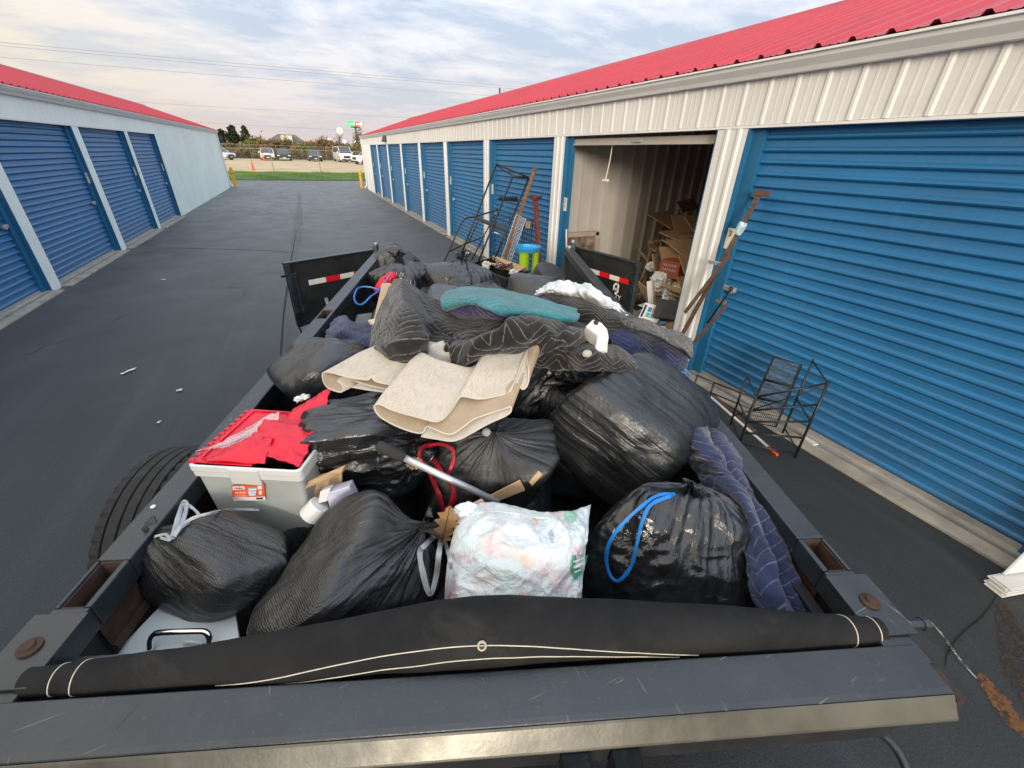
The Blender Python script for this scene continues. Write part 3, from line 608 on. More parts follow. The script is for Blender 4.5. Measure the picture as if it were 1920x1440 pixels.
# yellow bollards at the building corners
for (x, y, tilt, lab) in ((-3.72, 31.5, 0.0, 'yellow steel bollard at the corner of the left building'), (3.30, 30.3, 0.0, 'yellow steel bollard at the corner of the right building')):
    m = MB(); m.lathe((x, y, 0), (tilt, 0, 1), [(0, 0), (0.085, 0), (0.085, 0.98), (0.07, 1.03), (0.03, 1.06), (0, 1.06)], 16); bo = m.build('bollard', MAT['yellow'], label=lab, cat='bollard', group='bollards at the building corners', smooth=False)
    m = MB(); m.lathe((x, y, 0.70), (0, 0, 1), [(0.0855, 0), (0.088, 0.004), (0.088, 0.02), (0.0855, 0.024)], 16); m.build('collar', MAT['black_metal'], bo)

# ------------------------------------------------------------------ far background
def foliage(m, c, rad, n, size, rs, clumps=9, flat=0.0):
    c, rad = np.array(c, float), np.array(rad, float); k = rs.normal(size=(clumps, 3)); k /= np.linalg.norm(k, axis=1)[:, None]; k *= rs.uniform(0.35, 0.85, (clumps, 1))
    idx = rs.randint(0, clumps, n); p = k[idx] + rs.normal(size=(n, 3)) * 0.22; p = c + p * rad
    a = rs.normal(size=(n, 3)); a /= np.linalg.norm(a, axis=1)[:, None]; b = rs.normal(size=(n, 3)); b -= a * (a * b).sum(1)[:, None]; b /= np.linalg.norm(b, axis=1)[:, None]
    sz = size * rs.uniform(0.5, 1.3, (n, 1)); V = np.stack([p - a * sz - b * sz * 0.5, p + a * sz - b * sz * 0.5, p + a * sz * 0.6 + b * sz * 0.6, p - a * sz * 0.6 + b * sz * 0.6], 1)
    return m.add(V.reshape(-1, 3), np.arange(4 * n).reshape(-1, 4))
MAT['ever'] = plain('evergreen_foliage', (0.028, 0.045, 0.016), 0.8, var=0.45, vs=1.5, bump=0, coord='World')
MAT['scrub'] = plain('scrub_olive', (0.19, 0.155, 0.052), 0.85, var=0.35, vs=0.9, bump=0, coord='World')
MAT['scrub_g'] = plain('scrub_green', (0.165, 0.165, 0.042), 0.85, var=0.35, vs=0.9, bump=0, coord='World')
MAT['scrub_b'] = plain('scrub_brown', (0.20, 0.125, 0.055), 0.85, var=0.35, vs=0.9, bump=0, coord='World')
MAT['twig'] = plain('twigs_grey', (0.16, 0.135, 0.11), 0.9, var=0.2, bump=0)
MAT['bark'] = plain('bark', (0.07, 0.05, 0.035), 0.9, var=0.3, bump=0)
def tree(name, label, x, y, h, w, mats, n, size, group, rs, cone=False, twigs=0):
    z0 = tz_(y); t = thing(name, label, 'tree' if h > 3.5 else 'shrub', (x, y, z0), group)
    m = MB(); m.tube([(x, y, z0 - 0.1), (x + 0.05, y, z0 + h * 0.35), (x, y + 0.05, z0 + h * 0.7)], [0.05 * h * 0.5, 0.03 * h * 0.5, 0.008 * h], 6)
    for k in range(7 + twigs):
        a = rs.uniform(0, 6.28); zz = z0 + h * rs.uniform(0.1, 0.55); e = (x + math.cos(a) * w * rs.uniform(0.4, 0.95), y + math.sin(a) * w * 0.7, zz + h * rs.uniform(0.2, 0.5))
        m.tube([(x, y, zz), ((x + e[0]) / 2, (y + e[1]) / 2, (zz + e[2]) / 2 + 0.1), e], [0.035, 0.025, 0.012], 4)
    m.build('trunk', MAT['bark'] if not twigs else MAT['twig'], t)
    m = MB()
    if cone:
        for q in np.linspace(0.08, 0.97, 9): foliage(m, (x, y, z0 + h * q), (w * (1.08 - q) ** 0.55, w * (1.08 - q) ** 0.55, h * 0.10), n // 9, size, rs, 7)
    else: foliage(m, (x, y, z0 + h * 0.52), (w, w * 0.8, h * 0.5), n, size, rs, 12)
    m.build('crown', mats, t); return t
rs = np.random.RandomState(11)
tree('evergreen_tree', 'dark evergreen behind the fence, left and lowest of the three', -10.9, 92, 3.5, 1.6, MAT['ever'], 2600, 0.20, 'dark evergreens behind the parking lot', rs, True)
tree('evergreen_tree', 'dark evergreen behind the fence, tallest in the middle of the three', -9.3, 93, 4.2, 2.0, MAT['ever'], 3200, 0.20, 'dark evergreens behind the parking lot', rs, True)
tree('evergreen_tree', 'dark evergreen behind the fence, right of the three beside the scrub', -7.5, 92, 4.2, 1.3, MAT['ever'], 2400, 0.20, 'dark evergreens behind the parking lot', rs, True)
kinds = [(MAT['scrub'], 'olive scrub bush without leaves in the row behind the car park', 'olive bushes behind the car park'), (MAT['scrub_g'], 'yellow green budding bush in the row behind the car park', 'budding bushes behind the car park'), (MAT['scrub_b'], 'rusty brown bare bush in the row behind the car park', 'brown bushes behind the car park')]
for i, x in enumerate(np.linspace(-16, 17, 34)):
    mt, lab, grp = kinds[(i * 7 + i // 3) % 3]
    hh = rs.uniform(2.0, 3.2) * (0.8 if x < -7 else 1.0) ; tree('scrub_bush', lab, x + rs.uniform(-0.4, 0.4), rs.uniform(88, 97), hh, rs.uniform(1.2, 1.9), mt, 1100, 0.15, grp, rs, False, 8)
for i, x in enumerate(np.linspace(-15, 16, 24)):
    mt, lab, grp = kinds[(i * 5 + 1) % 3]; tree('scrub_bush', lab, x, rs.uniform(84.5, 86.5), rs.uniform(1.0, 1.9), 0.9, mt, 520, 0.12, grp, rs, False, 4)
tree('bare_tree', 'thin grey bare tree standing above the scrub near the van', 8.7, 110, 5.4, 1.3, MAT['twig'], 120, 0.08, None, rs, False, 26)
tree('budding_tree', 'round olive tree under the tall green and red pylon sign', 11.9, 104, 5.4, 1.5, MAT['scrub'], 900, 0.12, None, rs, False, 6)

# chain link fences: each post, rail and wire
def fence(name, label, y, x0, x1, step, h, mat):
    f = thing(name, label, 'fence', ((x0 + x1) / 2, y, tz_(y)))
    me = None; x = x0
    while x <= x1:
        mm = MB(); mm.lathe((x, y, tz_(y) - 0.1), (0, 0, 1), [(0, 0), (0.035, 0), (0.035, h + 0.1), (0.045, h + 0.12), (0, h + 0.15)], 8); mm.build('fence_post', mat, f); x += step
    mm = MB(); mm.tube([(x0, y, tz_(y) + h), (x1, y, tz_(y) + h)], 0.024, 6); mm.build('top_rail', mat, f)
    mm = MB(); mm.tube([(x0, y, tz_(y) + h * 0.5), (x1, y, tz_(y) + h * 0.5)], 0.005, 4); mm.tube([(x0, y, tz_(y) + 0.08), (x1, y, tz_(y) + 0.08)], 0.006, 4)
    q = x0
    while q < x1 - h:                               # the diagonal wires of the mesh, coarse
        mm.tube([(q, y + 0.01, tz_(y) + 0.05), (q + h, y + 0.01, tz_(y) + h)], 0.0018, 3, False); mm.tube([(q + h, y - 0.01, tz_(y) + 0.05), (q, y - 0.01, tz_(y) + h)], 0.0018, 3, False); q += 0.16
    mm.build('wire_mesh', mat, f, kind='stuff')
MAT['fence'] = plain('fence_galvanised', (0.30, 0.29, 0.23), 0.6, 0.2, var=0.1)
fence('chain_link_fence', 'near chain link fence between the grass and the gravel lot', 50.0, -19.0, 18.0, 4.15, 1.95, MAT['fence'])
fence('chain_link_fence', 'far chain link fence behind the row of parked cars', 83.5, -21.0, 22.0, 3.6, 1.9, MAT['fence'])

# cones
def cone(x, y, lab, h):
    z = tz_(y) + 0.012; m = MB(); m.box((x, y, z + 0.015), (0.36, 0.36, 0.03)); c = m.build('traffic_cone', MAT['orange'], label=lab, cat='traffic cone', group='orange cones on the gravel')
    m = MB(); m.lathe((x, y, z + 0.03), (0, 0, 1), [(0.14, 0), (0.03, h), (0.0, h)], 14); m.build('cone_body', MAT['orange'], c)
cone(-4.3, 52.6, 'red orange traffic cone beside a post of the near fence', 0.95); cone(-4.4, 72.5, 'slim orange cone in front of the white sedan', 0.95)

# cars
MAT['glass'] = plain('car_glass', (0.03, 0.04, 0.05), 0.08, 0.0, var=0.05, bump=0, spec=0.8)
MAT['lamp'] = plain('headlamp_glass', (0.75, 0.76, 0.78), 0.15, var=0.02, bump=0)
MAT['lic'] = plain('licence_plate', (0.7, 0.7, 0.68), 0.4, var=0.02, bump=0)
def paint(n, c): return plain('car_paint_' + n, c, 0.22, 0.0, var=0.03, vs=2, bump=0, Coat_Weight=0.6)
PW, PK, PB = paint('white', (0.78, 0.78, 0.79)), paint('black', (0.015, 0.016, 0.018)), paint('slate', (0.06, 0.075, 0.10))
def car(name, label, cat, x, y, rz, mat, L, Wd, H, nose, hood, cab0, cab1, roof0, roof1):
    """faces -Y before rotation; stations along the length from the nose"""
    z0 = tz_(y) + 0.012; t = thing(name, label, cat, (x, y, z0), 'cars parked on the gravel lot')
    ca, sa = math.cos(rz), math.sin(rz)
    def P(l, w, z): lx, ly = w, l - L / 2; return (x + lx * ca - ly * sa, y + lx * sa + ly * ca, z0 + z)
    st = [(0.0, 0.86, 0.42, nose * 0.82), (0.12, 0.95, 0.25, nose), (hood * 0.5, 1.0, 0.22, (nose + H * 0.60) / 2), (hood, 1.0, 0.22, H * 0.60), (L * 0.55, 1.0, 0.22, H * 0.60), (L - 0.3, 0.98, 0.25, H * 0.62), (L, 0.88, 0.42, H * 0.52)]
    G = [[P(l, -0.5 * Wd * w * k, zz) for k, zz in ((0.86, lo), (1.0, lo + 0.12), (1.0, hi * 0.72), (0.93, hi), (0, hi + 0.03), (-0.93, hi), (-1.0, hi * 0.72), (-1.0, lo + 0.12), (-0.86, lo))] for l, w, lo, hi in st]
    m = MB(); m.grid(G); m.add(G[0], [tuple(range(9))]); m.add(G[-1], [tuple(range(9))]); m.build('body', mat, t, bevel=0.03)
    sb = H * 0.595
    R_ = [(cab0, 0.90, sb), (roof0, 0.74, H - 0.02), (roof1, 0.74, H), (cab1, 0.88, sb)]
    G = [[P(l, -0.5 * Wd * w * k, zz) for k, zz in ((1.04 if i in (1, 2) else 1, z if i in (0, 3) else z - 0.05), (0.8, z + (0.0 if i in (0, 3) else 0.0)), (-0.8, z), (-1.04 if i in (1, 2) else -1, z if i in (0, 3) else z - 0.05))] for i, (l, w, z) in enumerate(R_)]
    m = MB(); m.grid(G[1:3]); m.build('roof', mat, t, solid=0.05)
    m = MB(); m.grid(G[0:2]); m.build('windscreen', MAT['glass'], t, solid=0.02)
    m = MB(); m.grid(G[2:4]); m.build('rear_window', MAT['glass'], t, solid=0.02)
    for sgn, k in ((0, 0), (3, 3)):
        m = MB(); m.add([G[0][k], G[1][k], G[2][k], G[3][k]], [(0, 1, 2, 3)]); m.build('side_window', MAT['glass'], t, solid=0.02)
    for k in (0, 3):
        m = MB(); m.bar(G[0][k], G[1][k], 0.06, 0.06); m.bar(G[2][k], G[3][k], 0.08, 0.06); m.build('roof_pillar', mat, t)
    for l in (0.85, L - 0.85):
        for w in (-1, 1):
            ax = np.array(P(l, w, 0)) - np.array(P(l, 0, 0)); c0 = np.array(P(l, w * (Wd / 2 - 0.2), 0.33))
            m = MB(); m.lathe(c0, ax, [(0, 0), (0.33, 0), (0.34, 0.04), (0.34, 0.18), (0.32, 0.21), (0.2, 0.215), (0, 0.2)], 18); wh = m.build('wheel', MAT['rubber'], t)
            m = MB(); m.lathe(c0, ax, [(0.21, 0.21), (0.2, 0.222), (0.05, 0.212), (0, 0.225)], 12); m.build('rim', MAT['alu'], wh)
    for w in (-1, 1):
        m = MB(); m.hull8([P(l, w * Wd / 2 * k, z) for l in (-0.02, 0.25) for k in (0.58, 0.93) for z in (nose * 0.72, nose * 0.86)]); m.build('headlight', MAT['lamp'], t, bevel=0.02)
        m = MB(); m.box(P(cab0 + 0.35, w * (Wd / 2 + 0.09), sb + 0.08), (0.2, 0.1, 0.14)); m.build('wing_mirror', mat, t, bevel=0.02)
    m = MB(); m.hull8([P(l, Wd / 2 * k, z) for l in (-0.03, 0.1) for k in (-0.48, 0.48) for z in (nose * 0.52, nose * 0.82)]); m.build('grille', MAT['black_pl'], t, bevel=0.02)
    m = MB(); m.hull8([P(l, Wd / 2 * k, z) for l in (-0.025, 0.1) for k in (-0.75, 0.75) for z in (0.22, nose * 0.42)]); m.build('bumper', MAT['black_pl'] if mat is not PK else MAT['galv'], t, bevel=0.03)
    m = MB(); m.hull8([P(l, w, z) for l in (-0.05, -0.02) for w in (-0.16, 0.16) for z in (nose * 0.38, nose * 0.52)]); m.build('licence_plate', MAT['lic'], t)
    return t
def carx(px, y): return float(aty(px, 300, y)[0])
car('parked_car', 'white sedan parked facing the lane behind a thin cone', 'car', carx(503, 76), 77, 0.05, PW, 4.6, 1.85, 1.52, 0.80, 1.15, 1.0, 4.1, 1.75, 3.3)
car('parked_car', 'black car parked close beside the white sedan', 'car', carx(533, 76), 77, 0.05, PK, 4.6, 1.85, 1.50, 0.80, 1.15, 1.0, 4.1, 1.75, 3.3)
car('parked_car', 'dark slate car parked alone between the black car and the van', 'car', carx(591, 76), 77, 0.04, PB, 4.5, 1.82, 1.50, 0.78, 1.1, 1.0, 4.0, 1.7, 3.2)
car('parked_van', 'white van with black grille parked on the gravel', 'van', carx(645, 75), 76, 0.14, PW, 5.2, 1.95, 2.02, 1.02, 0.75, 0.55, 5.15, 1.5, 4.9)
car('parked_truck', 'white pickup truck nose showing past the right building corner', 'truck', carx(700, 68), 69.5, -1.15, PW, 5.4, 1.95, 1.85, 1.05, 1.3, 1.2, 3.6, 1.9, 3.2)
car('parked_car', 'pale blue white car showing past the left building corner', 'car', carx(406, 74), 75.0, 0.95, paint('pale', (0.62, 0.67, 0.75)), 4.6, 1.85, 1.5, 0.8, 1.15, 1.0, 4.1, 1.75, 3.3)

# buildings, signs and lamps far off
MAT['shingle'] = plain('shingle_grey', (0.15, 0.135, 0.115), 0.9, var=0.2, vs=1); MAT['tan'] = plain('tan_wall', (0.50, 0.42, 0.33), 0.8, var=0.08, vs=1)
MAT['gable'] = plain('cream_gable', (0.72, 0.66, 0.52), 0.8, var=0.05); MAT['band'] = plain('red_roof_band', (0.68, 0.03, 0.03), 0.5, var=0.06)
YB = 190.0
def bpx(u, v, y=YB): return aty(u, v, y)
def house(name, label, u0, u1, vt, y, wallc, roofm, dep=14):
    a, b_ = bpx(u0, vt, y), bpx(u1, vt, y); g0 = tz_(y) ; t = thing(name, label, 'building', ((a[0] + b_[0]) / 2, y + dep / 2, g0)); return t, a[0], b_[0], a[2], g0
t, xa, xb, zt, g0 = house('shop_building', 'low tan shop with a bright red roof band behind the evergreens', 405, 446, 258, 170, None, None)
m = MB(); m.span((xa, 170, g0 - 0.3), (xb, 182, zt - 1.2)); m.build('wall', MAT['tan'], t); m = MB(); m.span((xa - 0.4, 169.5, zt - 1.2), (xb + 0.4, 182.5, zt + 0.1)); m.build('roof', MAT['band'], t, bevel=0.1)
for q in (0.18, 0.42, 0.7):
    m = MB(); m.span((xa + (xb - xa) * q, 169.9, g0 + 1.0), (xa + (xb - xa) * (q + 0.14), 169.97, zt - 2.2)); m.build('window', emit('lit_window', (1.0, 0.85, 0.6), 1.4) if q == 0.18 else MAT['lamp'], t)
t, xa, xb, zt, g0 = house('gabled_building', 'big grey roofed building with a cream gable above the scrub', 482, 582, 253, 200, None, None)
zb = bpx(500, 272, 200)[2]; zr = bpx(530, 251, 200)[2]; xg0, xg1 = bpx(526, 255, 200)[0], bpx(547, 255, 200)[0]; xr0, xr1 = bpx(519, 251, 200)[0], bpx(553, 251, 200)[0]
m = MB(); m.span((xa + 1, 201, g0 - 0.3), (xb - 1, 219, zb)); m.build('wall', MAT['tan'], t)
m = MB(); m.hull8([(xa, 200, zb - 0.1), (xr0, 206, zr), (xa, 220, zb - 0.1), (xr0, 214, zr), (xb, 200, zb - 0.1), (xr1, 206, zr), (xb, 220, zb - 0.1), (xr1, 214, zr)]); m.build('roof', MAT['shingle'], t)
m = MB(); m.hull8([(xg0, 199.2, zb + 0.2), (xg0, 199.2, zr - 0.8), (xg0, 206, zb), (xg0, 206, zr - 0.3), (xg1, 199.2, zb - 0.6), (xg1, 199.2, zr - 0.9), (xg1, 206, zb), (xg1, 206, zr - 0.3)]); m.build('gable', MAT['gable'], t)
t, xa, xb, zt, g0 = house('flat_roofed_building', 'low brown building with a thin red roof line right of the gabled building', 556, 612, 264, 210, None, None)
m = MB(); m.span((xa, 210, g0 - 0.3), (xb, 224, zt - 0.8)); m.build('wall', MAT['tan'], t); m = MB(); m.span((xa - 0.3, 209.7, zt - 0.8), (xb + 0.3, 224.3, zt)); m.build('roof', MAT['band'], t)
# pylon sign
G_E, R_E, W_E, Y_E = emit('sign_green', (0.03, 0.9, 0.12), 0.9), emit('sign_red', (0.95, 0.10, 0.12), 0.9), emit('sign_white', (1, 0.97, 0.9), 1.6), emit('sign_yellow', (0.85, 0.75, 0.05), 0.5)
YS = 150.0; p = bpx(666, 236, YS); g0 = tz_(YS)
s_ = thing('pylon_sign', 'tall pylon sign with a lit green panel and a lit red panel', 'sign', (p[0], YS, g0))
m = MB(); m.cyl((p[0], YS, g0), (p[0], YS, p[2]), 0.28, 10); m.build('pole', MAT['black_metal'], s_); m = MB(); l0, l1 = bpx(658, 238, YS), bpx(675, 238, YS); m.span((l0[0], YS - 0.4, l0[2] - 0.15), (l1[0], YS + 0.4, l0[2] + 0.15)); m.build('crossbeam', MAT['black_metal'], s_)
a, c = bpx(651, 236, YS), bpx(664, 227.5, YS); m = MB(); m.span((a[0], YS - 0.4, a[2]), (c[0], YS + 0.4, c[2])); gp = m.build('sign_panel', G_E, s_)
text('price', '5.67', (c[2] - a[2]) * 0.85, W_E, ((a[0] + c[0]) / 2, YS - 0.45, (a[2] + c[2]) / 2), (1, 0, 0), (0, 0, 1), gp) if False else None
m = MB()
for q in (0.12, 0.42, 0.72): m.span((a[0] + (c[0] - a[0]) * q, YS - 0.46, a[2] + 0.25), (a[0] + (c[0] - a[0]) * (q + 0.14), YS - 0.41, c[2] - 0.35))
m.build('sign_lettering', emit('sign_pale_green', (0.4, 1.0, 0.5), 1.2), gp)
a, c = bpx(664.8, 236.6, YS), bpx(681, 229, YS); m = MB(); m.span((a[0], YS - 0.4, a[2]), (c[0], YS + 0.4, c[2])); gp = m.build('sign_panel', R_E, s_, bevel=0.2)
m = MB(); zc = (a[2] + c[2]) / 2
for q in range(5): m.span((a[0] + 0.5 + q * 0.36, YS - 0.46, zc - 0.22), (a[0] + 0.75 + q * 0.36, YS - 0.41, zc + 0.2))
m.lathe((c[0] - 0.75, YS - 0.41, zc), (0, -1, 0), [(0, 0), (0.45, 0), (0.45, 0.05), (0, 0.05)], 14); m.build('sign_lettering', W_E, gp)
p = bpx(637, 245.5, 160.0); g0 = tz_(160); s_ = thing('round_sign', 'round yellow and white sign high on a thin pale pole', 'sign', (p[0], 160, g0))
m = MB(); m.cyl((p[0], 160, g0), (p[0], 160, p[2]), 0.14, 8); m.build('pole', MAT['white_pl'], s_); m = MB(); m.lathe((p[0], 160, p[2]), (0, -1, 0), [(0, -0.2), (0.85, -0.2), (0.85, 0.1), (0, 0.1)], 18); m.build('sign_face', W_E, s_)
m = MB(); m.lathe((p[0], 159.88, p[2]), (0, -1, 0), [(0.28, 0), (0.28, 0.05), (0.62, 0.05), (0.62, 0)], 18); m.build('emblem', Y_E, s_)
LE = emit('lamp_glow', (1, 0.98, 0.95), 6.0)
for i, (u, v, y, lab) in enumerate([(456.5, 245, 150, 'tall street lamp shining above the evergreens'), (424.5, 252.5, 150, 'street lamp shining above the red banded shop'), (646, 265.5, 140, 'bright lamp left of the pylon sign pole, above the scrub'), (617, 262, 150, 'lamp shining between bare bushes left of the round sign'), (666.5, 266.5, 145, 'dim lamp close to the foot of the pylon sign'), (632, 271, 140, 'low lamp under the round sign')]):
    p = bpx(u, v, y); t = thing('street_lamp', lab, 'street lamp', (p[0], y, tz_(y)), 'lit street lamps far behind the lot')
    m = MB(); m.cyl((p[0], y, tz_(y)), (p[0], y, p[2]), 0.07, 6); m.build('pole', MAT['galv'], t)
    m = MB(); m.lathe((p[0], y, p[2] - 0.2), (0, 0, 1), [(0, 0), (0.33, 0.1), (0.36, 0.3), (0.2, 0.5), (0, 0.55)], 12); m.build('lamp_head', LE, t)
# power lines and the pole they hang from
def wire(u0, v0, u1, v1, y0, y1, r, label, sag=0.0):
    a, b_ = aty(u0, v0, y0), aty(u1, v1, y1); q = np.linspace(0, 1, 40)[:, None]; pts = a + (b_ - a) * q; pts[:, 2] -= sag * 4 * (q * (1 - q))[:, 0]
    m = MB(); m.tube(pts, r, 5); m.build('power_line', MAT['cable'], label=label, cat='cable', group='power lines across the sky', loc=pts[20])
MAT['cable'] = plain('cable_grey', (0.36, 0.36, 0.39), 0.7, var=0.05, bump=0)
wire(-260, 55, 1500, 196, 55, 66, 0.022, 'topmost of the power lines crossing the sky', 0.5)
wire(-260, 62, 1500, 200, 55.6, 66.6, 0.018, 'power line just under the topmost one', 0.5)
wire(-260, 85, 1500, 213, 55, 66, 0.020, 'third power line from the top, crossing both roofs', 0.5)
wire(-260, 160, 1500, 258, 95, 110, 0.024, 'fourth power line from the top, seen between the two roofs', 0.4)
wire(-260, 196, 1500, 282, 95, 110, 0.026, 'lowest power line, just above the far trees', 0.4)
p = aty(937, 165, 66); t = thing('utility_pole', 'utility pole top showing over the ridge of the red roof', 'pole', (p[0], 66, tz_(66)))
m = MB(); m.cyl((p[0], 66, tz_(66)), (p[0], 66, p[2]), 0.17, 10, 0.11); m.build('pole', MAT['bark'], t); m = MB(); m.tube(curve([(p[0], 66, p[2] - 0.5), (p[0] + 0.5, 66, p[2] - 0.25), (p[0] + 0.9, 66, p[2] - 0.35)], 8), 0.03, 6); m.build('lamp_arm', MAT['galv'], t)
# paper scraps on the asphalt
for (u, v, w, l, rz, lab) in ((242, 697, 0.025, 0.15, 0.9, 'long strip of white paper on the lane left of the trailer'), (337, 733, 0.03, 0.045, 0.3, 'small white scrap of paper on the lane left of the trailer'), (307, 525, 0.03, 0.06, 0.2, 'tiny pale scrap on the lane near the left doors'), (299, 793, 0.018, 0.03, 1.2, 'pale fleck of litter near the tyre')):
    p = atz(u, v, 0.006); m = MB(); ca, sa = math.cos(rz), math.sin(rz)
    P4 = [[np.array(p) + (ca * i * l / 4 - sa * j * w / 2, sa * i * l / 4 + ca * j * w / 2, 0.004 + 0.012 * abs(math.sin(i * 1.3 + j))) for j in (-1, 0, 1)] for i in (-2, -1, 0, 1, 2)]
    m.grid(P4); m.build('paper_scrap', MAT['white_pl'], label=lab, cat='litter', solid=0.001, group='litter on the lane')
# ------------------------------------------------------------------ the trailer
def tp(u, v, h):                                  # where a sight line meets the plane at height h above the trailer datum
    p = atp(u, v, T(0, 0.5, h), np.array([0, 0, 1.0]) - PITCH * UA); return tl(p)
def tspan(m, r0, r1, a0, a1, h0, h1):
    return m.hull8([T(r, a, h) for r in (r0, r1) for a in (a0, a1) for h in (h0, h1)])
A0, A1 = 0.58, 4.95
trl = thing('dump_trailer', 'black open dump trailer heaped with rubbish bags, blankets and rugs', 'trailer', T(0, 2.7, 0) * np.array([1, 1, 0]))
m = MB(); tspan(m, -1.06, 1.06, A0, A1, 0.50, 0.55); m.build('floor', MAT['steel_in'], trl)
for sgn, aend in ((-1, 4.72), (1, A1)):
    m = MB(); tspan(m, sgn * 1.03, sgn * 1.045, A0, aend, 0.55, 0.975); m.build('side_wall', MAT['steel_in'], trl)
    pock = [(0.735, 0.875), (2.72, 2.88)] if sgn < 0 else [(0.735, 0.85)]
    ri, ro, ht, hb = 1.0, 1.09, 1.05, 0.972
    m = MB(); a = A0 - 0.10
    for p0, p1 in pock + [(aend, None)]:
        tspan(m, sgn * ri, sgn * ro, a, p0, hb, ht)
        if p1 is None: break
        tspan(m, sgn * ri, sgn * (ri + 0.018), p0, p1, hb, ht); tspan(m, sgn * (ro - 0.012), sgn * ro, p0, p1, hb, ht); a = p1
    rail = m.build('side_rail', MAT['steel'], trl, bevel=0.005)
    for p0, p1 in pock:
        m = MB(); tspan(m, sgn * (ri + 0.02), sgn * (ro - 0.014), p0 + 0.001, p0 + 0.006, 0.75, ht - 0.006); tspan(m, sgn * (ri + 0.005), sgn * (ro - 0.005), p0, p1, 0.86, 0.88)
        tspan(m, sgn * (ri + 0.0185), sgn * (ri + 0.022), p0, p1, 0.75, ht - 0.008); tspan(m, sgn * (ro - 0.016), sgn * (ro - 0.0125), p0, p1, 0.75, ht - 0.008); tspan(m, sgn * (ri + 0.02), sgn * (ro - 0.014), p1 - 0.006, p1 - 0.001, 0.75, ht - 0.004)
        m.build('stake_pocket', MAT['rust'], rail)
    for k in range(6):
        aa = A0 + 0.12 + k * 0.8
        if aa > aend: continue
        m = MB(); tspan(m, sgn * 1.046, sgn * 1.095, aa, aa + 0.09, 0.50, 0.970); m.build('side_post', MAT['steel'], trl, bevel=0.006)
    m = MB(); tspan(m, sgn * 1.0, sgn * 1.10, A0 + 0.1, aend, 0.40, 0.498); m.build('frame_rail', MAT['steel'], trl, bevel=0.006)
    # corner plate with its rusty bolt
    m = MB(); tspan(m, sgn * 0.985, sgn * 1.11, 0.545, 0.715, 1.052, 1.060); cpl = m.build('corner_plate', MAT['steel'], trl, bevel=0.002)
    bp = T(sgn * 1.05, 0.632, 1.061); m = MB(); m.lathe(bp, (0, 0, 1), [(0, 0), (0.024, 0), (0.024, 0.004), (0.014, 0.006), (0.013, 0.012), (0, 0.013)], 14); m.build('bolt', MAT['rust'], cpl)
m = MB(); tspan(m, -1.03, 1.03, A0 + 0.01, A0 + 0.03, 0.55, 1.0); m.build('front_wall', MAT['steel_in'], trl)
m = MB(); tspan(m, -1.0, 1.0, A0 + 0.035, A0 + 0.062, 0.985, 1.0); m.build('front_flange', MAT['steel'], trl, bevel=0.003)
for sg in (1,):
    m = MB(); tspan(m, min(sg * 0.96, sg * 0.995), max(sg * 0.96, sg * 0.995), A0 + 0.03, A0 + 0.2, 0.6, 0.95); m.build('gusset', MAT['steel_in'], trl)
# rear frame posts with hinge hardware
for sg, aend in ((-1, 4.72), (1, A1)):
    m = MB(); tspan(m, sg * 1.0, sg * 1.06, aend - 0.05, aend + 0.04, 0.45, 1.0); tspan(m, sg * 1.075, sg * 1.12, aend - 0.05, aend + 0.05, 0.45, 1.10); po = m.build('rear_post', MAT['steel'], trl, bevel=0.006)
    m = MB(); m.cyl(T(sg * 1.10, aend + 0.03, 1.10), T(sg * 1.10, aend + 0.03, 1.125 if sg > 0 else 1.108), 0.022, 10); m.cyl(T(sg * 1.05, aend - 0.02, 1.0), T(sg * 1.05, aend - 0.02, 1.07 if sg > 0 else 1.03), 0.03, 10); m.build('hinge_pin', MAT['galv'], po)
# the header plate at the front: top sheet and bent lip
def header():
    m = MB(); pts = []
    prof = [(0.525, 1.045), (0.525, 1.052), (0.428, 1.056), (0.418, 1.054), (0.416, 1.052), (0.418, 1.040)]
    R0, R1 = -1.12, 1.075
    m.extrude([T(R0, a, h) for a, h in prof], T(R1, 0.5, 1) - T(R0, 0.5, 1)); return m
m = header(); hd = m.build('header_plate', MAT['steel'], trl, bevel=0.003)
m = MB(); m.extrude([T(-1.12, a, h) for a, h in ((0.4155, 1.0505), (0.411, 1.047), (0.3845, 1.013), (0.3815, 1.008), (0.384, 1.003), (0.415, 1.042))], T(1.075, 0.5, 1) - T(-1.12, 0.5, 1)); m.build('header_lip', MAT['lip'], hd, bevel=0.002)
m = MB(); tspan(m, 1.0755, 1.095, 0.405, 0.470, 0.95, 1.045); m.build('end_cap', MAT['rust'], hd)
m = MB(); tspan(m, -1.1, 1.05, 0.43, 0.52, 0.80, 0.975); m.build('header_beam', MAT['steel_in'], trl, bevel=0.01)
for rr in (0.18, 0.30, -0.55):
    m = MB(); tspan(m, rr, rr + 0.07, 0.33, 0.43, 0.3, 0.88); m.build('jack_post', MAT['steel'], trl, bevel=0.008)
m = MB(); tspan(m, -0.12, 0.12, -0.9, 0.45, 0.36, 0.48); m.build('tongue', MAT['steel'], trl, bevel=0.01)
m = MB(); m.tube(curve([T(1.02, 0.47, 0.80), T(1.06, 0.40, 0.79), T(1.05, 0.30, 0.72), T(1.04, 0.1, 0.5)], 14), 0.011, 8); m.build('side_pipe', MAT['steel'], trl, smooth=True)
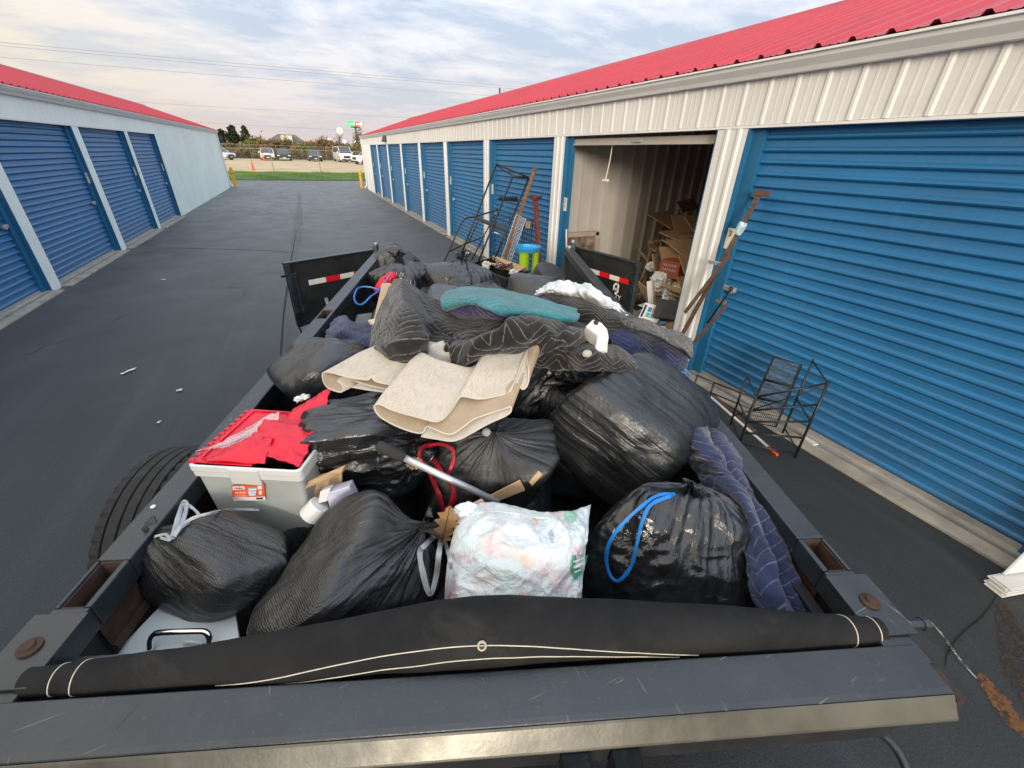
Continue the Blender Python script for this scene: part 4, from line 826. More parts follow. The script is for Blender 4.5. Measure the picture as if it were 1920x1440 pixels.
# scratches: bare streaks worn through the paint of the header
rs = np.random.RandomState(5); MAT['scuff'] = plain('paint_scuff', (0.07, 0.072, 0.075), 0.6, var=0.4, vs=60)
m = MB()
for k in range(9):
    r0 = rs.uniform(-0.75, 0.95); a0 = rs.uniform(0.425, 0.50); L = rs.uniform(0.008, 0.05); dr = rs.normal() * 0.012; w = rs.uniform(0.0004, 0.0013)
    h = lambda a: 1.0566 - (a - 0.428) * 0.0412
    a1 = min(0.522, a0 + L); m.add([T(r0 - w, a0, h(a0)), T(r0 + w, a0, h(a0)), T(r0 + dr + w * 0.4, a1, h(a1)), T(r0 + dr - w * 0.4, a1, h(a1))], [(0, 1, 2, 3)])
m.build('scratches', MAT['scuff'], hd, kind='stuff')
# rolled tarp along the front
NR = 90; rr_ = np.linspace(-1.01, 1.03, NR); tn = (rr_ + 1.02) / 2.05
bulge = np.interp(tn, [0, 0.05, 0.18, 0.32, 0.45, 0.52, 0.62, 0.8, 0.94, 1], [0.026, 0.031, 0.040, 0.055, 0.072, 0.074, 0.066, 0.050, 0.034, 0.026])
bulge = np.convolve(np.pad(bulge, 4, mode='edge'), np.ones(9) / 9, 'valid')
NA = 40; G = np.zeros((NR, NA + 1, 3))
for i in range(NR):
    for k in range(NA + 1):
        an = 2 * math.pi * k / NA; b = bulge[i]; rad = b * (1 + 0.05 * math.sin(3 * an + rr_[i] * 3))
        G[i, k] = T(rr_[i], 0.545 + b * 0.86 + rad * 1.10 * math.cos(an), 1.033 + b * 0.40 + rad * 0.90 * math.sin(an))
nz = N3(G.reshape(-1, 3) * np.array([3, 3, 3]) + 5).reshape(NR, NA + 1) * 0.006 + N3(G.reshape(-1, 3) * 11 + 9).reshape(NR, NA + 1) * 0.0022
nz[:, -1] = nz[:, 0]; cen = G[:, :-1].mean(1, keepdims=True); G = G + (G - cen) / (np.linalg.norm(G - cen, axis=2, keepdims=True) + 1e-6) * nz[..., None]
m = MB(); m.grid(G); trp = m.build('tarp_roll', MAT['tarp'], trl, smooth=True)
m = MB(); m.cyl(T(-1.16, 0.575, 1.046), T(1.165, 0.575, 1.046), 0.0135, 12); m.cyl(T(1.150, 0.575, 1.046), T(1.168, 0.575, 1.046), 0.016, 12); m.build('tarp_rod', MAT['steel'], trl, smooth=False)
def roll_line(an0, i0, i1, amp=0.0):             # a seam line that keeps to the roll's skin, wandering round it
    pts = []
    for i in range(i0, i1):
        f = (i - i0) / (i1 - i0 - 1); an = an0(f) % (2 * math.pi); k = an / (2 * math.pi) * NA; k0 = int(k) % NA; q = k - int(k)
        p = G[i, k0] * (1 - q) + G[i, k0 + 1] * q; c = cen[i, 0]; pts.append(p + (p - c) / np.linalg.norm(p - c) * 0.0005)
    return pts
s1 = lambda f: math.radians(196 - 62 * math.sin(math.pi * min(1, max(0, f)) ** 0.95) ** 0.8)
s2 = lambda f: math.radians(206 - 50 * math.sin(math.pi * min(1, max(0, f))) ** 0.8)
m = MB(); m.tube(roll_line(s1, 18, 68), 0.0013, 5); m.tube(roll_line(s2, 24, 66), 0.0013, 5); m.build('seam_thread', MAT['thread'], trp)
for ii in (3, 5, 85, 88):
    m = MB(); m.tube([G[ii, k] + (G[ii, k] - cen[ii, 0]) * 0.012 for k in range(NA + 1)], 0.0013, 5, False); m.build('seam_thread', MAT['thread'], trp)
gi = 44; ga = math.radians(141); k = int(ga / (2 * math.pi) * NA); gp = G[gi, k]; gd = gp - cen[gi, 0]; gd /= np.linalg.norm(gd)
m = MB(); m.lathe(gp + gd * 0.0005, gd, [(0.0062, 0), (0.0068, 0.003), (0.0095, 0.0035), (0.0118, 0.001), (0.012, 0)], 22); gr = m.build('grommet', MAT['brass'], trp, smooth=True)
m = MB(); m.lathe(gp + gd * 0.001, gd, [(0, 0), (0.0062, 0.0), (0.0062, 0.001)], 16); m.build('grommet_hole', MAT['ink'], gr)
# barn doors at the back, both swung open
def gate(hr, ha, fr, fa, h0, h1, tapes, flip):
    H0, F0 = T(hr, ha, 0), T(fr, fa, 0); d = F0 - H0; d[2] = 0; L = np.linalg.norm(d); d /= L
    nrm = np.array([-d[1], d[0], 0]); cp = -H0; nrm = nrm if nrm.dot(np.array([0, 0, 0]) - H0) > 0 else -nrm      # exterior face, turned to the front now
    zb, zt = T(hr, ha, h0)[2], T(hr, ha, h1)[2]
    Pn = lambda q, z, o=0.0: H0 * np.array([1, 1, 0]) + d * (L * q) + nrm * o + np.array([0, 0, z])
    bx = lambda m, q0, q1, z0, z1, o0, o1: m.hull8([Pn(q, z, o) for q in (q0, q1) for z in (z0, z1) for o in (o0, o1)])
    m = MB(); bx(m, 0.0, 1.0, zb, zt, -0.02, 0.0); g = m.build('gate', MAT['steel_in'], trl)
    m = MB(); bx(m, 0.0, 1.0, zt - 0.012, zt + 0.004, -0.035, 0.018); m.build('gate_lip', MAT['steel'], g, bevel=0.003)
    m = MB(); bx(m, 0.955, 1.0, zb, zt - 0.0125, 0.0005, 0.03); bx(m, 0.90, 0.954, zb, zt - 0.10, 0.0005, 0.012); m.build('gate_edge_tube', MAT['steel'], g, bevel=0.004)
    m = MB(); bx(m, 0.0, 0.899, zb, zb + 0.045, 0.0005, 0.025); m.build('gate_sill', MAT['steel'], g, bevel=0.004)
    zt0 = zt - (zt - zb) * 0.31; th_ = 0.05
    for q0, q1, c in tapes:
        m = MB(); bx(m, q0, q1, zt0 - th_, zt0, 0.0005, 0.0025); m.build('reflective_tape', MAT['tape_red'] if c == 'r' else MAT['tape_white'], g)
    return g, Pn, zb, zt, d, nrm
gL, PL, zb, zt, dL, nL = gate(-1.10, 4.70, -1.775, 4.0, 0.44, 1.055, [(0.80, 0.62, 'w'), (0.62, 0.46, 'r'), (0.46, 0.30, 'w'), (0.30, 0.15, 'r'), (0.15, 0.03, 'w')], 1)
m = MB(); m.tube([PL(0.66, zb + 0.22, 0.012), PL(0.65, zb + 0.10, 0.02), PL(0.645, zb + 0.06, 0.012)], 0.018, 8); m.build('latch_lever', MAT['alu'], gL)
m = MB(); q = np.linspace(0, 6.283, 20); c0 = PL(0.13, zt - 0.17, 0.02); m.tube([c0 + dL * math.cos(t) * 0.055 + np.array([0, 0, math.sin(t) * 0.055]) for t in q], 0.008, 6, False); m.build('tie_ring', MAT['black_metal'], gL)
m = MB(); m.tube(curve([PL(1.0, zb + 0.12, 0.03), PL(1.005, zb + 0.02, 0.035), PL(0.985, zb - 0.12, 0.03), PL(1.03, zb - 0.30, 0.03)], 16), 0.008, 6); m.build('chain', MAT['black_metal'], gL)
m = MB(); m.hull8([PL(q, z, o) for q in (0.95, 1.02) for z in (zb + 0.10, zb + 0.15) for o in (0.03, 0.055)]); m.hull8([PL(q, z, o) for q in (0.985, 1.05) for z in (zt - 0.12, zt - 0.10) for o in (0.0, 0.02)]); m.build('latch_block', MAT['black_metal'], gL)
gR, PR, zb, zt, dR, nR = gate(1.12, 4.98, 1.615, 4.125, 0.44, 1.055, [(0.30, 0.46, 'w'), (0.46, 0.62, 'r'), (0.62, 0.76, 'w'), (0.76, 0.895, 'r'), (0.16, 0.30, 'r')], -1)
m = MB()                                        # the maker's mark: two interlocked hooks
c0 = atp(1155, 541, PR(0.5, 0.8, 0.003), nR); X_ = dR; Z_ = np.array([0, 0, 1.0])
def mark(pts): m.extrude([c0 + X_ * x * 0.045 + Z_ * z * 0.062 for x, z in pts], nR * 0.002)
mark([(-0.9, -0.55), (-0.9, 0.5), (-0.3, 1.0), (0.1, 1.0), (0.1, 0.6), (-0.15, 0.6), (-0.45, 0.35), (-0.45, -0.2)])
mark([(0.35, 1.0), (0.85, 0.7), (0.85, 0.1), (0.35, 0.1)])
mark([(0.9, 0.0), (0.9, -0.5), (0.3, -1.0), (-0.2, -1.0), (-0.2, -0.6), (0.15, -0.6), (0.45, -0.35), (0.45, 0.0)])
mark([(-0.25, 0.1), (-0.25, -0.35), (0.2, -0.35), (0.2, 0.1)])
m.build('emblem', MAT['wht'], gR)
c0 = atp(1158, 558, PR(0.5, 0.8, 0.003), nR); text('lettering', 'TY', 0.075, MAT['wht'], c0, dR, (0, 0, 1), gR)
# tyre carried upright on the left side
def tyre(c, ax, R, Wd):
    c, ax = np.array(c, float), np.array(ax, float) / np.linalg.norm(ax); ref = np.array([0, 0, 1.0]); x = np.cross(ax, ref); x /= np.linalg.norm(x); y = np.cross(x, ax)
    h = Wd / 2; pr = [(0.55, -0.62), (0.70, -0.95), (0.86, -1.0), (0.945, -0.92), (0.985, -0.80)]
    for g in (-0.48, -0.12, 0.22, 0.55): pr += [(0.995, g - 0.05), (0.955, g - 0.03), (0.955, g + 0.03), (0.998, g + 0.05)]
    pr += [(0.985, 0.80), (0.945, 0.92), (0.86, 1.0), (0.70, 0.95), (0.55, 0.62)]
    N = 150; Gt = np.zeros((N + 1, len(pr), 3))
    for i in range(N + 1):
        a = 2 * math.pi * i / N
        for j, (rr, w) in enumerate(pr):
            tooth = -0.022 if (abs(w) > 0.6 and rr > 0.93 and i % 3 == 0) else 0
            Gt[i, j] = c + (x * math.cos(a) + y * math.sin(a)) * R * (rr + tooth) + ax * w * h
    m = MB(); m.grid(Gt); return m
wl_ = thing('spare_tyre', 'black treaded tyre standing against the left side of the trailer', 'tyre', T(-1.25, 1.5, 0.2))
tyre(T(-1.265, 1.38, 0.58), UR, 0.385, 0.235).build('tyre', MAT['rubber'], wl_, solid=0.004)
m = MB(); m.lathe(T(-1.265, 1.38, 0.58), -UR, [(0, 0.02), (0.08, 0.03), (0.12, 0.06), (0.2, 0.03), (0.215, 0.09)], 24); m.build('rim', MAT['galv'], wl_, smooth=True)
# road wheels under the bed
for a in (2.55, 3.4):
    for sg in (-1, 1):
        m = tyre(T(sg * 0.82, a, 0.34), UR, 0.34, 0.20); w = m.build('wheel', MAT['rubber'], trl)
        m = MB(); m.lathe(T(sg * 0.82, a, 0.34), UR * sg, [(0, 0.05), (0.19, 0.07), (0.2, 0.1)], 18); m.build('rim', MAT['galv'], w)
# ------------------------------------------------------------------ things heaped in the trailer
from mathutils.bvhtree import BVHTree
BV = []
def reg(m): BV.append(BVHTree.FromPolygons(np.vstack(m.v).tolist(), m.f))
def hit(u, v, off=0.006, z=None):               # where a thing laid on the heap at this spot would lie
    r = ray(u, v); r = r / np.linalg.norm(r); best = None
    for b in BV:
        p, n_, i, dist = b.ray_cast(Vector((0, 0, CAM_H)), Vector(r.tolist()))
        if p is not None and (best is None or dist < best): best = dist
    if best is None: return atz(u, v, 1.0 if z is None else z)
    return np.array([0, 0, CAM_H]) + r * (best - off)
def basis(pole):
    p = UR * pole[0] + UA * pole[1] + np.array([0, 0, pole[2]]); p = p / np.linalg.norm(p)
    x = np.cross(p, np.array([0, 0, 1.0]) if abs(p[2]) < 0.9 else UA); x /= np.linalg.norm(x); y = np.cross(p, x); return np.array([x, y, p])
def bag_shape(seed, facets=16, sharp=13, pleat=0.05, crumple=0.03, lump=0.08, nu=150, nv=100, neck=0.16):
    rs = np.random.RandomState(seed); th = np.linspace(0.012, math.pi - 0.012, nv)[:, None]; ph = (np.arange(nu + 1) * 2 * math.pi / nu)[None, :]
    th, ph = np.broadcast_arrays(th, ph); d = np.stack([np.sin(th) * np.cos(ph), np.sin(th) * np.sin(ph), np.cos(th)], -1); D = d.reshape(-1, 3)
    nn = rs.normal(size=(facets, 3)); nn /= np.linalg.norm(nn, axis=1)[:, None]; nn = np.vstack([nn, np.eye(3), -np.eye(3)]); hh = np.concatenate([rs.uniform(0.82, 1.08, facets), np.ones(6)])
    q = np.clip(D @ nn.T, 0, None) / hh; r = (q ** sharp).sum(1) ** (-1.0 / sharp)
    r = r * (1 + lump * N3(D * 1.6 + seed)); T_ = th.reshape(-1)
    radial = np.stack([np.cos(ph.reshape(-1)), np.sin(ph.reshape(-1)), T_ * 0.22], -1)
    w1 = N3(radial * np.array([5.5, 5.5, 2.5]) + seed * 1.7); w2 = N3(radial * np.array([13, 13, 3]) + seed)
    fall = np.exp(-T_ / 0.55)
    r = r + pleat * (0.5 - np.abs(w1) * 2.0) * (fall + 0.12) + pleat * 0.5 * (0.5 - np.abs(w2) * 2) * (fall + 0.12)
    wq = D * 2.6 + 0.5 * np.stack([N3(D * 2 + 31 + seed), N3(D * 2 + 47 + seed), N3(D * 2 + 71 + seed)], -1)
    ws = radial * np.array([2.6, 2.6, 1.6]) + 0.35 * np.stack([N3(D * 2 + 31 + seed), N3(D * 2 + 47 + seed), N3(D * 2 + 71 + seed)], -1)
    r = r - crumple * 0.9 * np.abs(N3(ws + seed)) * 2.0 - crumple * 0.45 * np.abs(N3(wq * 1.2 + 9)) * 2.0
    mod = 0.35 + 0.65 * np.clip(N3(D * 1.3 + seed + 60) * 2 + 0.5, 0, 1)
    r = r - crumple * 0.22 * np.abs(N3(radial * np.array([9, 9, 5]) + wq * 0.8 + 4)) * mod * 2
    r = r - neck * np.exp(-(T_ / 0.22) ** 2) * 0.2
    P = D * r[:, None]; k = np.exp(-(T_ / 0.30) ** 2); P[:, :2] *= (1 - 0.45 * k)[:, None]; P[:, 2] += neck * k
    s1 = ph.reshape(-1) ; co = np.stack([np.cos(s1), np.sin(s1), T_], -1)
    return P.reshape(nv, nu + 1, 3), co
def bag(label, bbox, zc, pole, prop, seed, mat, group='black garbage bags heaped in the trailer', top=True, cat='garbage bag', name='garbage_bag', loc=None, size=None, floor=0.57, topscale=1.0, **kw):
    S, co = bag_shape(seed, **kw); B = basis(pole); shp = S.reshape(-1, 3) * np.array(prop); Wv = shp @ B
    if bbox is not None:
        u0, v0, u1, v1 = bbox; c = atz((u0 + u1) / 2, (v0 + v1) / 2, zc); sr, sv = 0.3, 0.3
        for it in range(7):
            loc_r = (Wv @ UR) * sr; loc_a = (Wv @ UA) * sv; loc_z = Wv[:, 2] * sv
            Q = c + loc_r[:, None] * UR + loc_a[:, None] * UA + loc_z[:, None] * np.array([0, 0, 1.0])
            p = proj(Q); lo, hi = p.min(0), p.max(0)
            sr *= (u1 - u0) / (hi[0] - lo[0]); sv *= (v1 - v0) / (hi[1] - lo[1]); mid = (lo + hi) / 2
            c = c + atz((u0 + u1) / 2, (v0 + v1) / 2, zc) - atz(mid[0], mid[1], zc)
    else:
        c = np.array(loc, float); sr = sv = size
    Q = c + ((Wv @ UR) * sr)[:, None] * UR + ((Wv @ UA) * sv)[:, None] * UA + (Wv[:, 2] * sv)[:, None] * np.array([0, 0, 1.0])
    fl = floor + PITCH * (Q @ UA - 0.5); Q[:, 2] = np.where(Q[:, 2] < fl + 0.04, fl + 0.04 * np.exp((np.minimum(Q[:, 2], fl + 0.04) - fl - 0.04) / 0.04), Q[:, 2])
    G = Q.reshape(S.shape); m = MB(); m.grid(G); m.attr = co; o = m.build(name, MAT[mat], label=label, cat=cat, group=group, smooth=True); reg(m)
    if top:                                    # the gathered mouth above the tie
        cen = Q.mean(0); ax = G[0].mean(0) - cen; ax /= np.linalg.norm(ax); p0 = G[0].mean(0) - ax * 0.015; rs = np.random.RandomState(seed + 99)
        x = np.cross(ax, UR + 0.01); x /= np.linalg.norm(x); y = np.cross(ax, x); R_ = []
        sc = topscale
        for j, (h, rad) in enumerate([(0, 0.022), (0.012, 0.017), (0.03, 0.026), (0.06, 0.045), (0.085, 0.06)]):
            row = []
            for k in range(49):
                a = 2 * math.pi * k / 48; w = 1 + (0.35 * j / 4) * (math.sin(7 * a + seed) + 0.6 * math.sin(12 * a + seed * 2))
                row.append(p0 + ax * (h + 0.025 * (j / 4) * math.sin(3 * a + seed)) * sc + (x * math.cos(a) + y * math.sin(a)) * rad * w * sc + np.array([0, 0, -0.02 * (j / 4) ** 2]))
            R_.append(row)
        tm = MB(); Gt = np.array(R_); Gt = catmull(Gt, 16, 0); tm.grid(Gt)
        tt = np.tile((np.arange(49) * 2 * math.pi / 48), 16); tm.attr = np.stack([np.cos(tt), np.sin(tt), np.repeat(np.linspace(0, 1, 16), 49)], -1)
        tm.build('gathered_mouth', MAT[mat], o, smooth=True)
    return o
def ribbon(name, pts, width, mat, parent=None, nrm=None, n=50, twist=0.0, thick=0.002, **kw):
    P = curve(pts, n); t = np.gradient(P, axis=0); t /= np.linalg.norm(t, axis=1)[:, None] + 1e-9
    cdir = P - np.array([0, 0, CAM_H]); cdir /= np.linalg.norm(cdir, axis=1)[:, None]
    base = cdir if nrm is None else np.broadcast_to(np.array(nrm, float), P.shape)
    s = np.cross(t, base); s /= np.linalg.norm(s, axis=1)[:, None] + 1e-9; o = np.cross(s, t)
    an = twist * np.sin(np.linspace(0, 9, n))[:, None]; s = s * np.cos(an) + o * np.sin(an)
    w = width * (0.85 + 0.25 * N3(P * 30 + 3))[:, None] / 2
    m = MB(); m.grid(np.stack([P - s * w, P - s * w * 0.3 + o * 0.0025, P + s * w * 0.4 - o * 0.002, P + s * w], 1)); return m.build(name, mat, parent, solid=thick, smooth=True, **kw)
# --- buried filling, so that the heap has a body
for i, (r, a, h, s) in enumerate([(-0.55, 1.35, 0.70, 0.30), (0.0, 1.45, 0.78, 0.33), (0.50, 1.75, 0.75, 0.36), (-0.15, 2.05, 0.86, 0.38), (0.45, 2.35, 0.84, 0.40), (-0.60, 2.45, 0.72, 0.30), (0.0, 2.7, 0.90, 0.42), (0.55, 3.0, 0.88, 0.40), (-0.5, 3.15, 0.72, 0.34), (0.05, 3.35, 0.82, 0.36), (0.6, 3.6, 0.74, 0.30), (-0.45, 3.75, 0.72, 0.28), (0.05, 4.1, 0.68, 0.24)]):
    bag('black rubbish bag buried in the middle of the heap under other things', None, None, (0.2, 0.3, 0.9), (1.0, 1.0, 0.85), 200 + i, 'bag', 'buried bags', False, loc=T(r, a, h), size=s, nu=70, nv=46)
# --- bags in view
bag('largest taut black bag at the right of the heap, beside the denim blue blanket', (1000, 660, 1350, 965), 1.06, (-0.62, 0.55, 0.45), (0.95, 0.85, 1.05), 9, 'bag', facets=3, sharp=10, crumple=0.024, pleat=0.09, lump=0.07, nu=220, nv=150, topscale=1.2)
bag('dark crumpled bag squeezed between the cream rugs and the largest bag', (945, 652, 1105, 815), 1.08, (0.55, 0.3, 0.6), (0.9, 0.8, 1.0), 5, 'bag_gloss', crumple=0.05, pleat=0.09)
bag('taut dull black bag against the left rail under the navy blanket', (500, 632, 740, 800), 1.10, (0.7, 0.5, 0.5), (1.0, 0.95, 0.9), 8, 'bag', crumple=0.026, facets=10, sharp=10, top=False)
bag('boxy black bag with torn cardboard, below the cream rugs', (795, 770, 1050, 985), 0.99, (0.1, -0.2, 0.9), (1.0, 0.8, 0.9), 14, 'bag_emboss', crumple=0.03, facets=8, sharp=18, top=False)
bag('shiny crumpled black bag lying against the red lidded bin', (520, 716, 850, 935), 1.07, (-0.92, -0.12, -0.10), (0.75, 0.85, 1.15), 21, 'bag_gloss', crumple=0.075, pleat=0.13, facets=16, sharp=16, nu=220, nv=150, topscale=0.9)
b1 = bag('embossed black bag with pale grey ties in the front left corner', (256, 955, 545, 1168), 0.95, (-0.72, 0.35, 0.52), (0.85, 0.85, 1.05), 33, 'bag_emboss', crumple=0.03, pleat=0.085, nu=200, nv=140, topscale=0.6)
b2 = bag('big embossed black bag leaning at the front, left of the white bag', (462, 918, 838, 1215), 0.90, (0.78, 0.35, 0.45), (0.80, 0.80, 1.10), 41, 'bag_emboss', crumple=0.032, pleat=0.08, facets=8, sharp=9, lump=0.10, nu=220, nv=150, topscale=0.7)
b4 = bag('glossy black bag with a blue drawstring at the front right', (1084, 900, 1446, 1185), 0.90, (0.18, 0.50, 0.80), (1.0, 0.9, 0.98), 52, 'bag_gloss', crumple=0.05, pleat=0.15, facets=6, sharp=18, nu=260, nv=170, topscale=0.55, neck=0.10)
bag('grey black bag by the left gate, farthest of the heap', (686, 456, 794, 545), 1.02, (0.1, 0.3, 0.9), (1.0, 0.9, 0.9), 61, 'bag_dull', crumple=0.04, top=False)
b11 = bag('black bag with a red shoe and blue ribbon behind the beige box', (690, 480, 818, 600), 0.98, (-0.1, 0.1, 0.95), (1.0, 0.9, 0.9), 66, 'bag_gloss', crumple=0.05, pleat=0.1)
bag('glossy black bag behind the teal blanket, beside the dark tote', (798, 482, 945, 600), 1.0, (-0.1, 0.35, 0.9), (1.0, 0.9, 0.9), 72, 'bag_gloss', crumple=0.05, pleat=0.1)
# ------------------------------------------------------------------ blankets, rugs, sheets
def cloth(name, label, cat, ctrl, mat, res=(90, 60), fold=0.02, fs=5.0, seed=0, thick=0.012, fine=0.003, uvs=(1, 1), uvrot=0.0, group=None, parent=None, crease=0.0, edge=None, edge_r=0.006, register=True, ridges=()):
    """ctrl: rows of (u, v, z): spots on the heap and the height of the cloth there"""
    C = np.array([[atz(u, v, z) for u, v, z in row] for row in ctrl])
    P = catmull(catmull(C, res[1], 0), res[0], 1)
    du = np.gradient(P, axis=1); dv = np.gradient(P, axis=0); n = np.cross(du, dv); n /= np.linalg.norm(n, axis=2)[..., None] + 1e-9
    if n[..., 2].mean() < 0: n = -n
    U_ = np.cumsum(np.linalg.norm(np.diff(P, axis=1), axis=2).mean(0)); U_ = np.concatenate([[0], U_]); V_ = np.cumsum(np.linalg.norm(np.diff(P, axis=0), axis=2).mean(1)); V_ = np.concatenate([[0], V_])
    uu, vv = np.meshgrid(U_, V_); q = np.stack([uu * fs, vv * fs, np.full_like(uu, seed * 3.3)], -1).reshape(-1, 3)
    w = np.stack([N3(q * 0.6 + 11), N3(q * 0.6 + 23), np.zeros(len(q))], -1) * 0.9
    h = fold * N3(q + w) + fine * N3(q * 3.1 + w * 2) + fine * 0.5 * N3(q * 6.3)
    if crease: h = h + crease * (0.4 - np.abs(N3(q * 1.7 + w * 1.5 + 40)) * 2) + crease * 0.5 * (0.4 - np.abs(N3(q * 4.1 + w * 2 + 50)) * 2)
    a_, b_ = np.meshgrid(np.linspace(0, 1, res[0]), np.linspace(0, 1, res[1])); a_, b_ = a_.ravel(), b_.ravel(); wob = 0.05 * N3(np.stack([a_ * 4, b_ * 4, 0 * a_ + seed], -1))
    for (x0, y0), (x1, y1), amp, wd in ridges:      # single folds: steep on one side, easy on the other
        L2 = (x1 - x0) ** 2 + (y1 - y0) ** 2; s_ = ((a_ - x0) * (x1 - x0) + (b_ - y0) * (y1 - y0)) / L2; dd = ((a_ - x0) * (y1 - y0) - (b_ - y0) * (x1 - x0)) / math.sqrt(L2) + wob
        h = h + amp * np.where(dd > 0, np.exp(-dd / (wd * 0.45)), np.exp(dd / (wd * 1.4))) * np.clip(np.minimum(s_ + 0.15, 1.15 - s_) * 4, 0, 1)
    P = P + n * h.reshape(P.shape[:2])[..., None]
    m = MB(); m.grid(P); c_, s_ = math.cos(uvrot), math.sin(uvrot)
    m.uv = np.stack([(uu * c_ - vv * s_) * uvs[0], (uu * s_ + vv * c_) * uvs[1]], -1).reshape(-1, 2)
    o = m.build(name, mat, parent, label=label, cat=cat, group=group, solid=thick, smooth=True)
    if register: reg(m)
    if edge is not None:
        for e, mt in edge:
            pts = {'t': P[0], 'b': P[-1], 'l': P[:, 0], 'r': P[:, -1]}[e]; mm = MB(); mm.tube(pts, edge_r, 6); mm.build('binding', mt, o, smooth=True)
    return o
Q = MAT
GB = 'moving blankets thrown over the heap'
cloth('moving_blanket', 'navy quilted blanket crumpled inside the left rail above the dull bag', 'blanket', [[(618, 612, 1.02), (640, 596, 1.10), (668, 604, 1.10), (712, 600, 1.06)], [(612, 632, 1.06), (640, 618, 1.16), (672, 630, 1.15), (715, 628, 1.12)], [(620, 652, 1.04), (652, 644, 1.12), (682, 656, 1.14), (716, 655, 1.10)], [(640, 668, 0.95), (668, 672, 1.0), (692, 680, 1.0), (716, 690, 0.98)]], Q['q_navy'], (60, 44), 0.022, 9, 1, group=GB, uvrot=0.5)
# beige box standing in front of the far bags, leaning
bx_ = [atz(u, v, z) for u, v, z in ((716, 531, 1.46), (752, 529, 1.46), (700, 600, 1.24), (735, 600, 1.24))]
m = MB(); dn = UA * 0.22 + np.array([0, 0, -0.12]); m.hull8([bx_[0], bx_[0] + dn, bx_[1], bx_[1] + dn, bx_[2], bx_[2] + dn, bx_[3], bx_[3] + dn]); bxo = m.build('beige_carton', plain('beige_carton', (0.60, 0.47, 0.34), 0.8, var=0.08, vs=5), label='upright beige carton half hidden by the black zigzag blanket', cat='box', bevel=0.004); reg(m)
m = MB(); p = [atz(u, v, z) for u, v, z in ((697, 603, 1.235), (730, 603, 1.235), (703, 664, 1.05), (735, 664, 1.05))]; m.hull8([p[0], p[0] + dn, p[1], p[1] + dn, p[2], p[2] + dn, p[3], p[3] + dn]); m.build('carton_base', MAT['card'] if False else plain('beige_carton_low', (0.55, 0.42, 0.30), 0.8, var=0.1), bxo, bevel=0.004)
cloth('torn_flap', None, None, [[(690, 600, 1.25), (710, 597, 1.26), (735, 601, 1.25)], [(694, 610, 1.22), (712, 608, 1.235), (735, 611, 1.23)]], plain('torn_paper', (0.70, 0.58, 0.50), 0.8, var=0.1), (16, 8), 0.008, 20, 4, 0.002, parent=bxo, register=False)
m = MB(); p = [atz(u, v, z) for u, v, z in ((668, 590, 1.02), (698, 586, 1.02), (660, 616, 0.99), (695, 612, 0.99))]; m.hull8([p[0], p[0] + dn, p[1], p[1] + dn, p[2], p[2] + dn, p[3], p[3] + dn]); m.build('dark_tin', plain('dark_tin', (0.10, 0.12, 0.11), 0.35, 0.5, var=0.2), label='dark glossy tin between the navy blanket and the beige carton', cat='tin', bevel=0.01)
# the grey-black zigzag blankets
cloth('moving_blanket', 'black zigzag stitched blanket slumped over the beige carton on the left', 'blanket', [[(742, 529, 1.42), (775, 541, 1.47), (812, 560, 1.45), (862, 588, 1.40), (900, 590, 1.40)], [(722, 570, 1.42), (765, 580, 1.50), (815, 590, 1.48), (858, 604, 1.42), (920, 602, 1.42)], [(706, 618, 1.38), (760, 618, 1.49), (812, 622, 1.43), (862, 634, 1.41), (930, 622, 1.43)], [(701, 655, 1.32), (750, 662, 1.42), (800, 660, 1.38), (860, 655, 1.40), (925, 650, 1.40)], [(697, 690, 1.20), (742, 704, 1.24), (800, 690, 1.28), (860, 676, 1.32), (915, 672, 1.32)]], Q['q_black'], (150, 120), 0.022, 3.6, 2, group=GB, fine=0.002, crease=0.006, uvrot=-0.25, ridges=[((0.15, 0.0), (0.45, 0.9), 0.05, 0.10), ((0.40, 0.15), (0.95, 0.55), -0.03, 0.10), ((0.55, 0.9), (0.95, 0.45), 0.045, 0.09), ((0.05, 0.75), (0.40, 0.55), 0.035, 0.08)])
cloth('moving_blanket', 'black zigzag blanket folded in rolls across the middle of the heap', 'blanket', [[(862, 604, 1.40), (925, 596, 1.42), (1000, 600, 1.44), (1075, 598, 1.42), (1118, 604, 1.38)], [(850, 640, 1.43), (925, 622, 1.50), (1000, 622, 1.52), (1075, 622, 1.48), (1122, 632, 1.40)], [(845, 662, 1.42), (930, 645, 1.47), (1005, 650, 1.44), (1068, 652, 1.46), (1125, 664, 1.38)], [(858, 684, 1.30), (940, 676, 1.36), (1010, 682, 1.32), (1065, 690, 1.32), (1125, 700, 1.26)]], Q['q_black'], (170, 90), 0.028, 3.8, 7, group=GB, fine=0.002, crease=0.007, uvrot=0.2, ridges=[((0.0, 0.75), (0.55, 0.20), 0.05, 0.09), ((0.30, 0.95), (0.75, 0.35), 0.04, 0.08), ((0.55, 0.85), (1.0, 0.40), -0.05, 0.07), ((0.62, 0.98), (0.98, 0.70), 0.04, 0.06), ((0.10, 0.35), (0.5, 0.05), -0.035, 0.08)])
cloth('moving_blanket', 'black zigzag blanket rising behind the teal one, below the white sheet', 'blanket', [[(1000, 548, 1.36), (1045, 545, 1.42), (1095, 556, 1.42), (1150, 572, 1.40), (1196, 598, 1.30)], [(1030, 560, 1.42), (1070, 560, 1.46), (1110, 574, 1.46), (1155, 588, 1.42), (1200, 612, 1.30)], [(1062, 588, 1.40), (1092, 590, 1.44), (1125, 600, 1.42), (1165, 612, 1.36), (1205, 626, 1.24)], [(1070, 612, 1.32), (1100, 616, 1.34), (1130, 628, 1.32), (1165, 636, 1.26), (1200, 640, 1.2)]], Q['q_black'], (110, 70), 0.012, 4, 12, group=GB, fine=0.002, uvrot=-0.3)
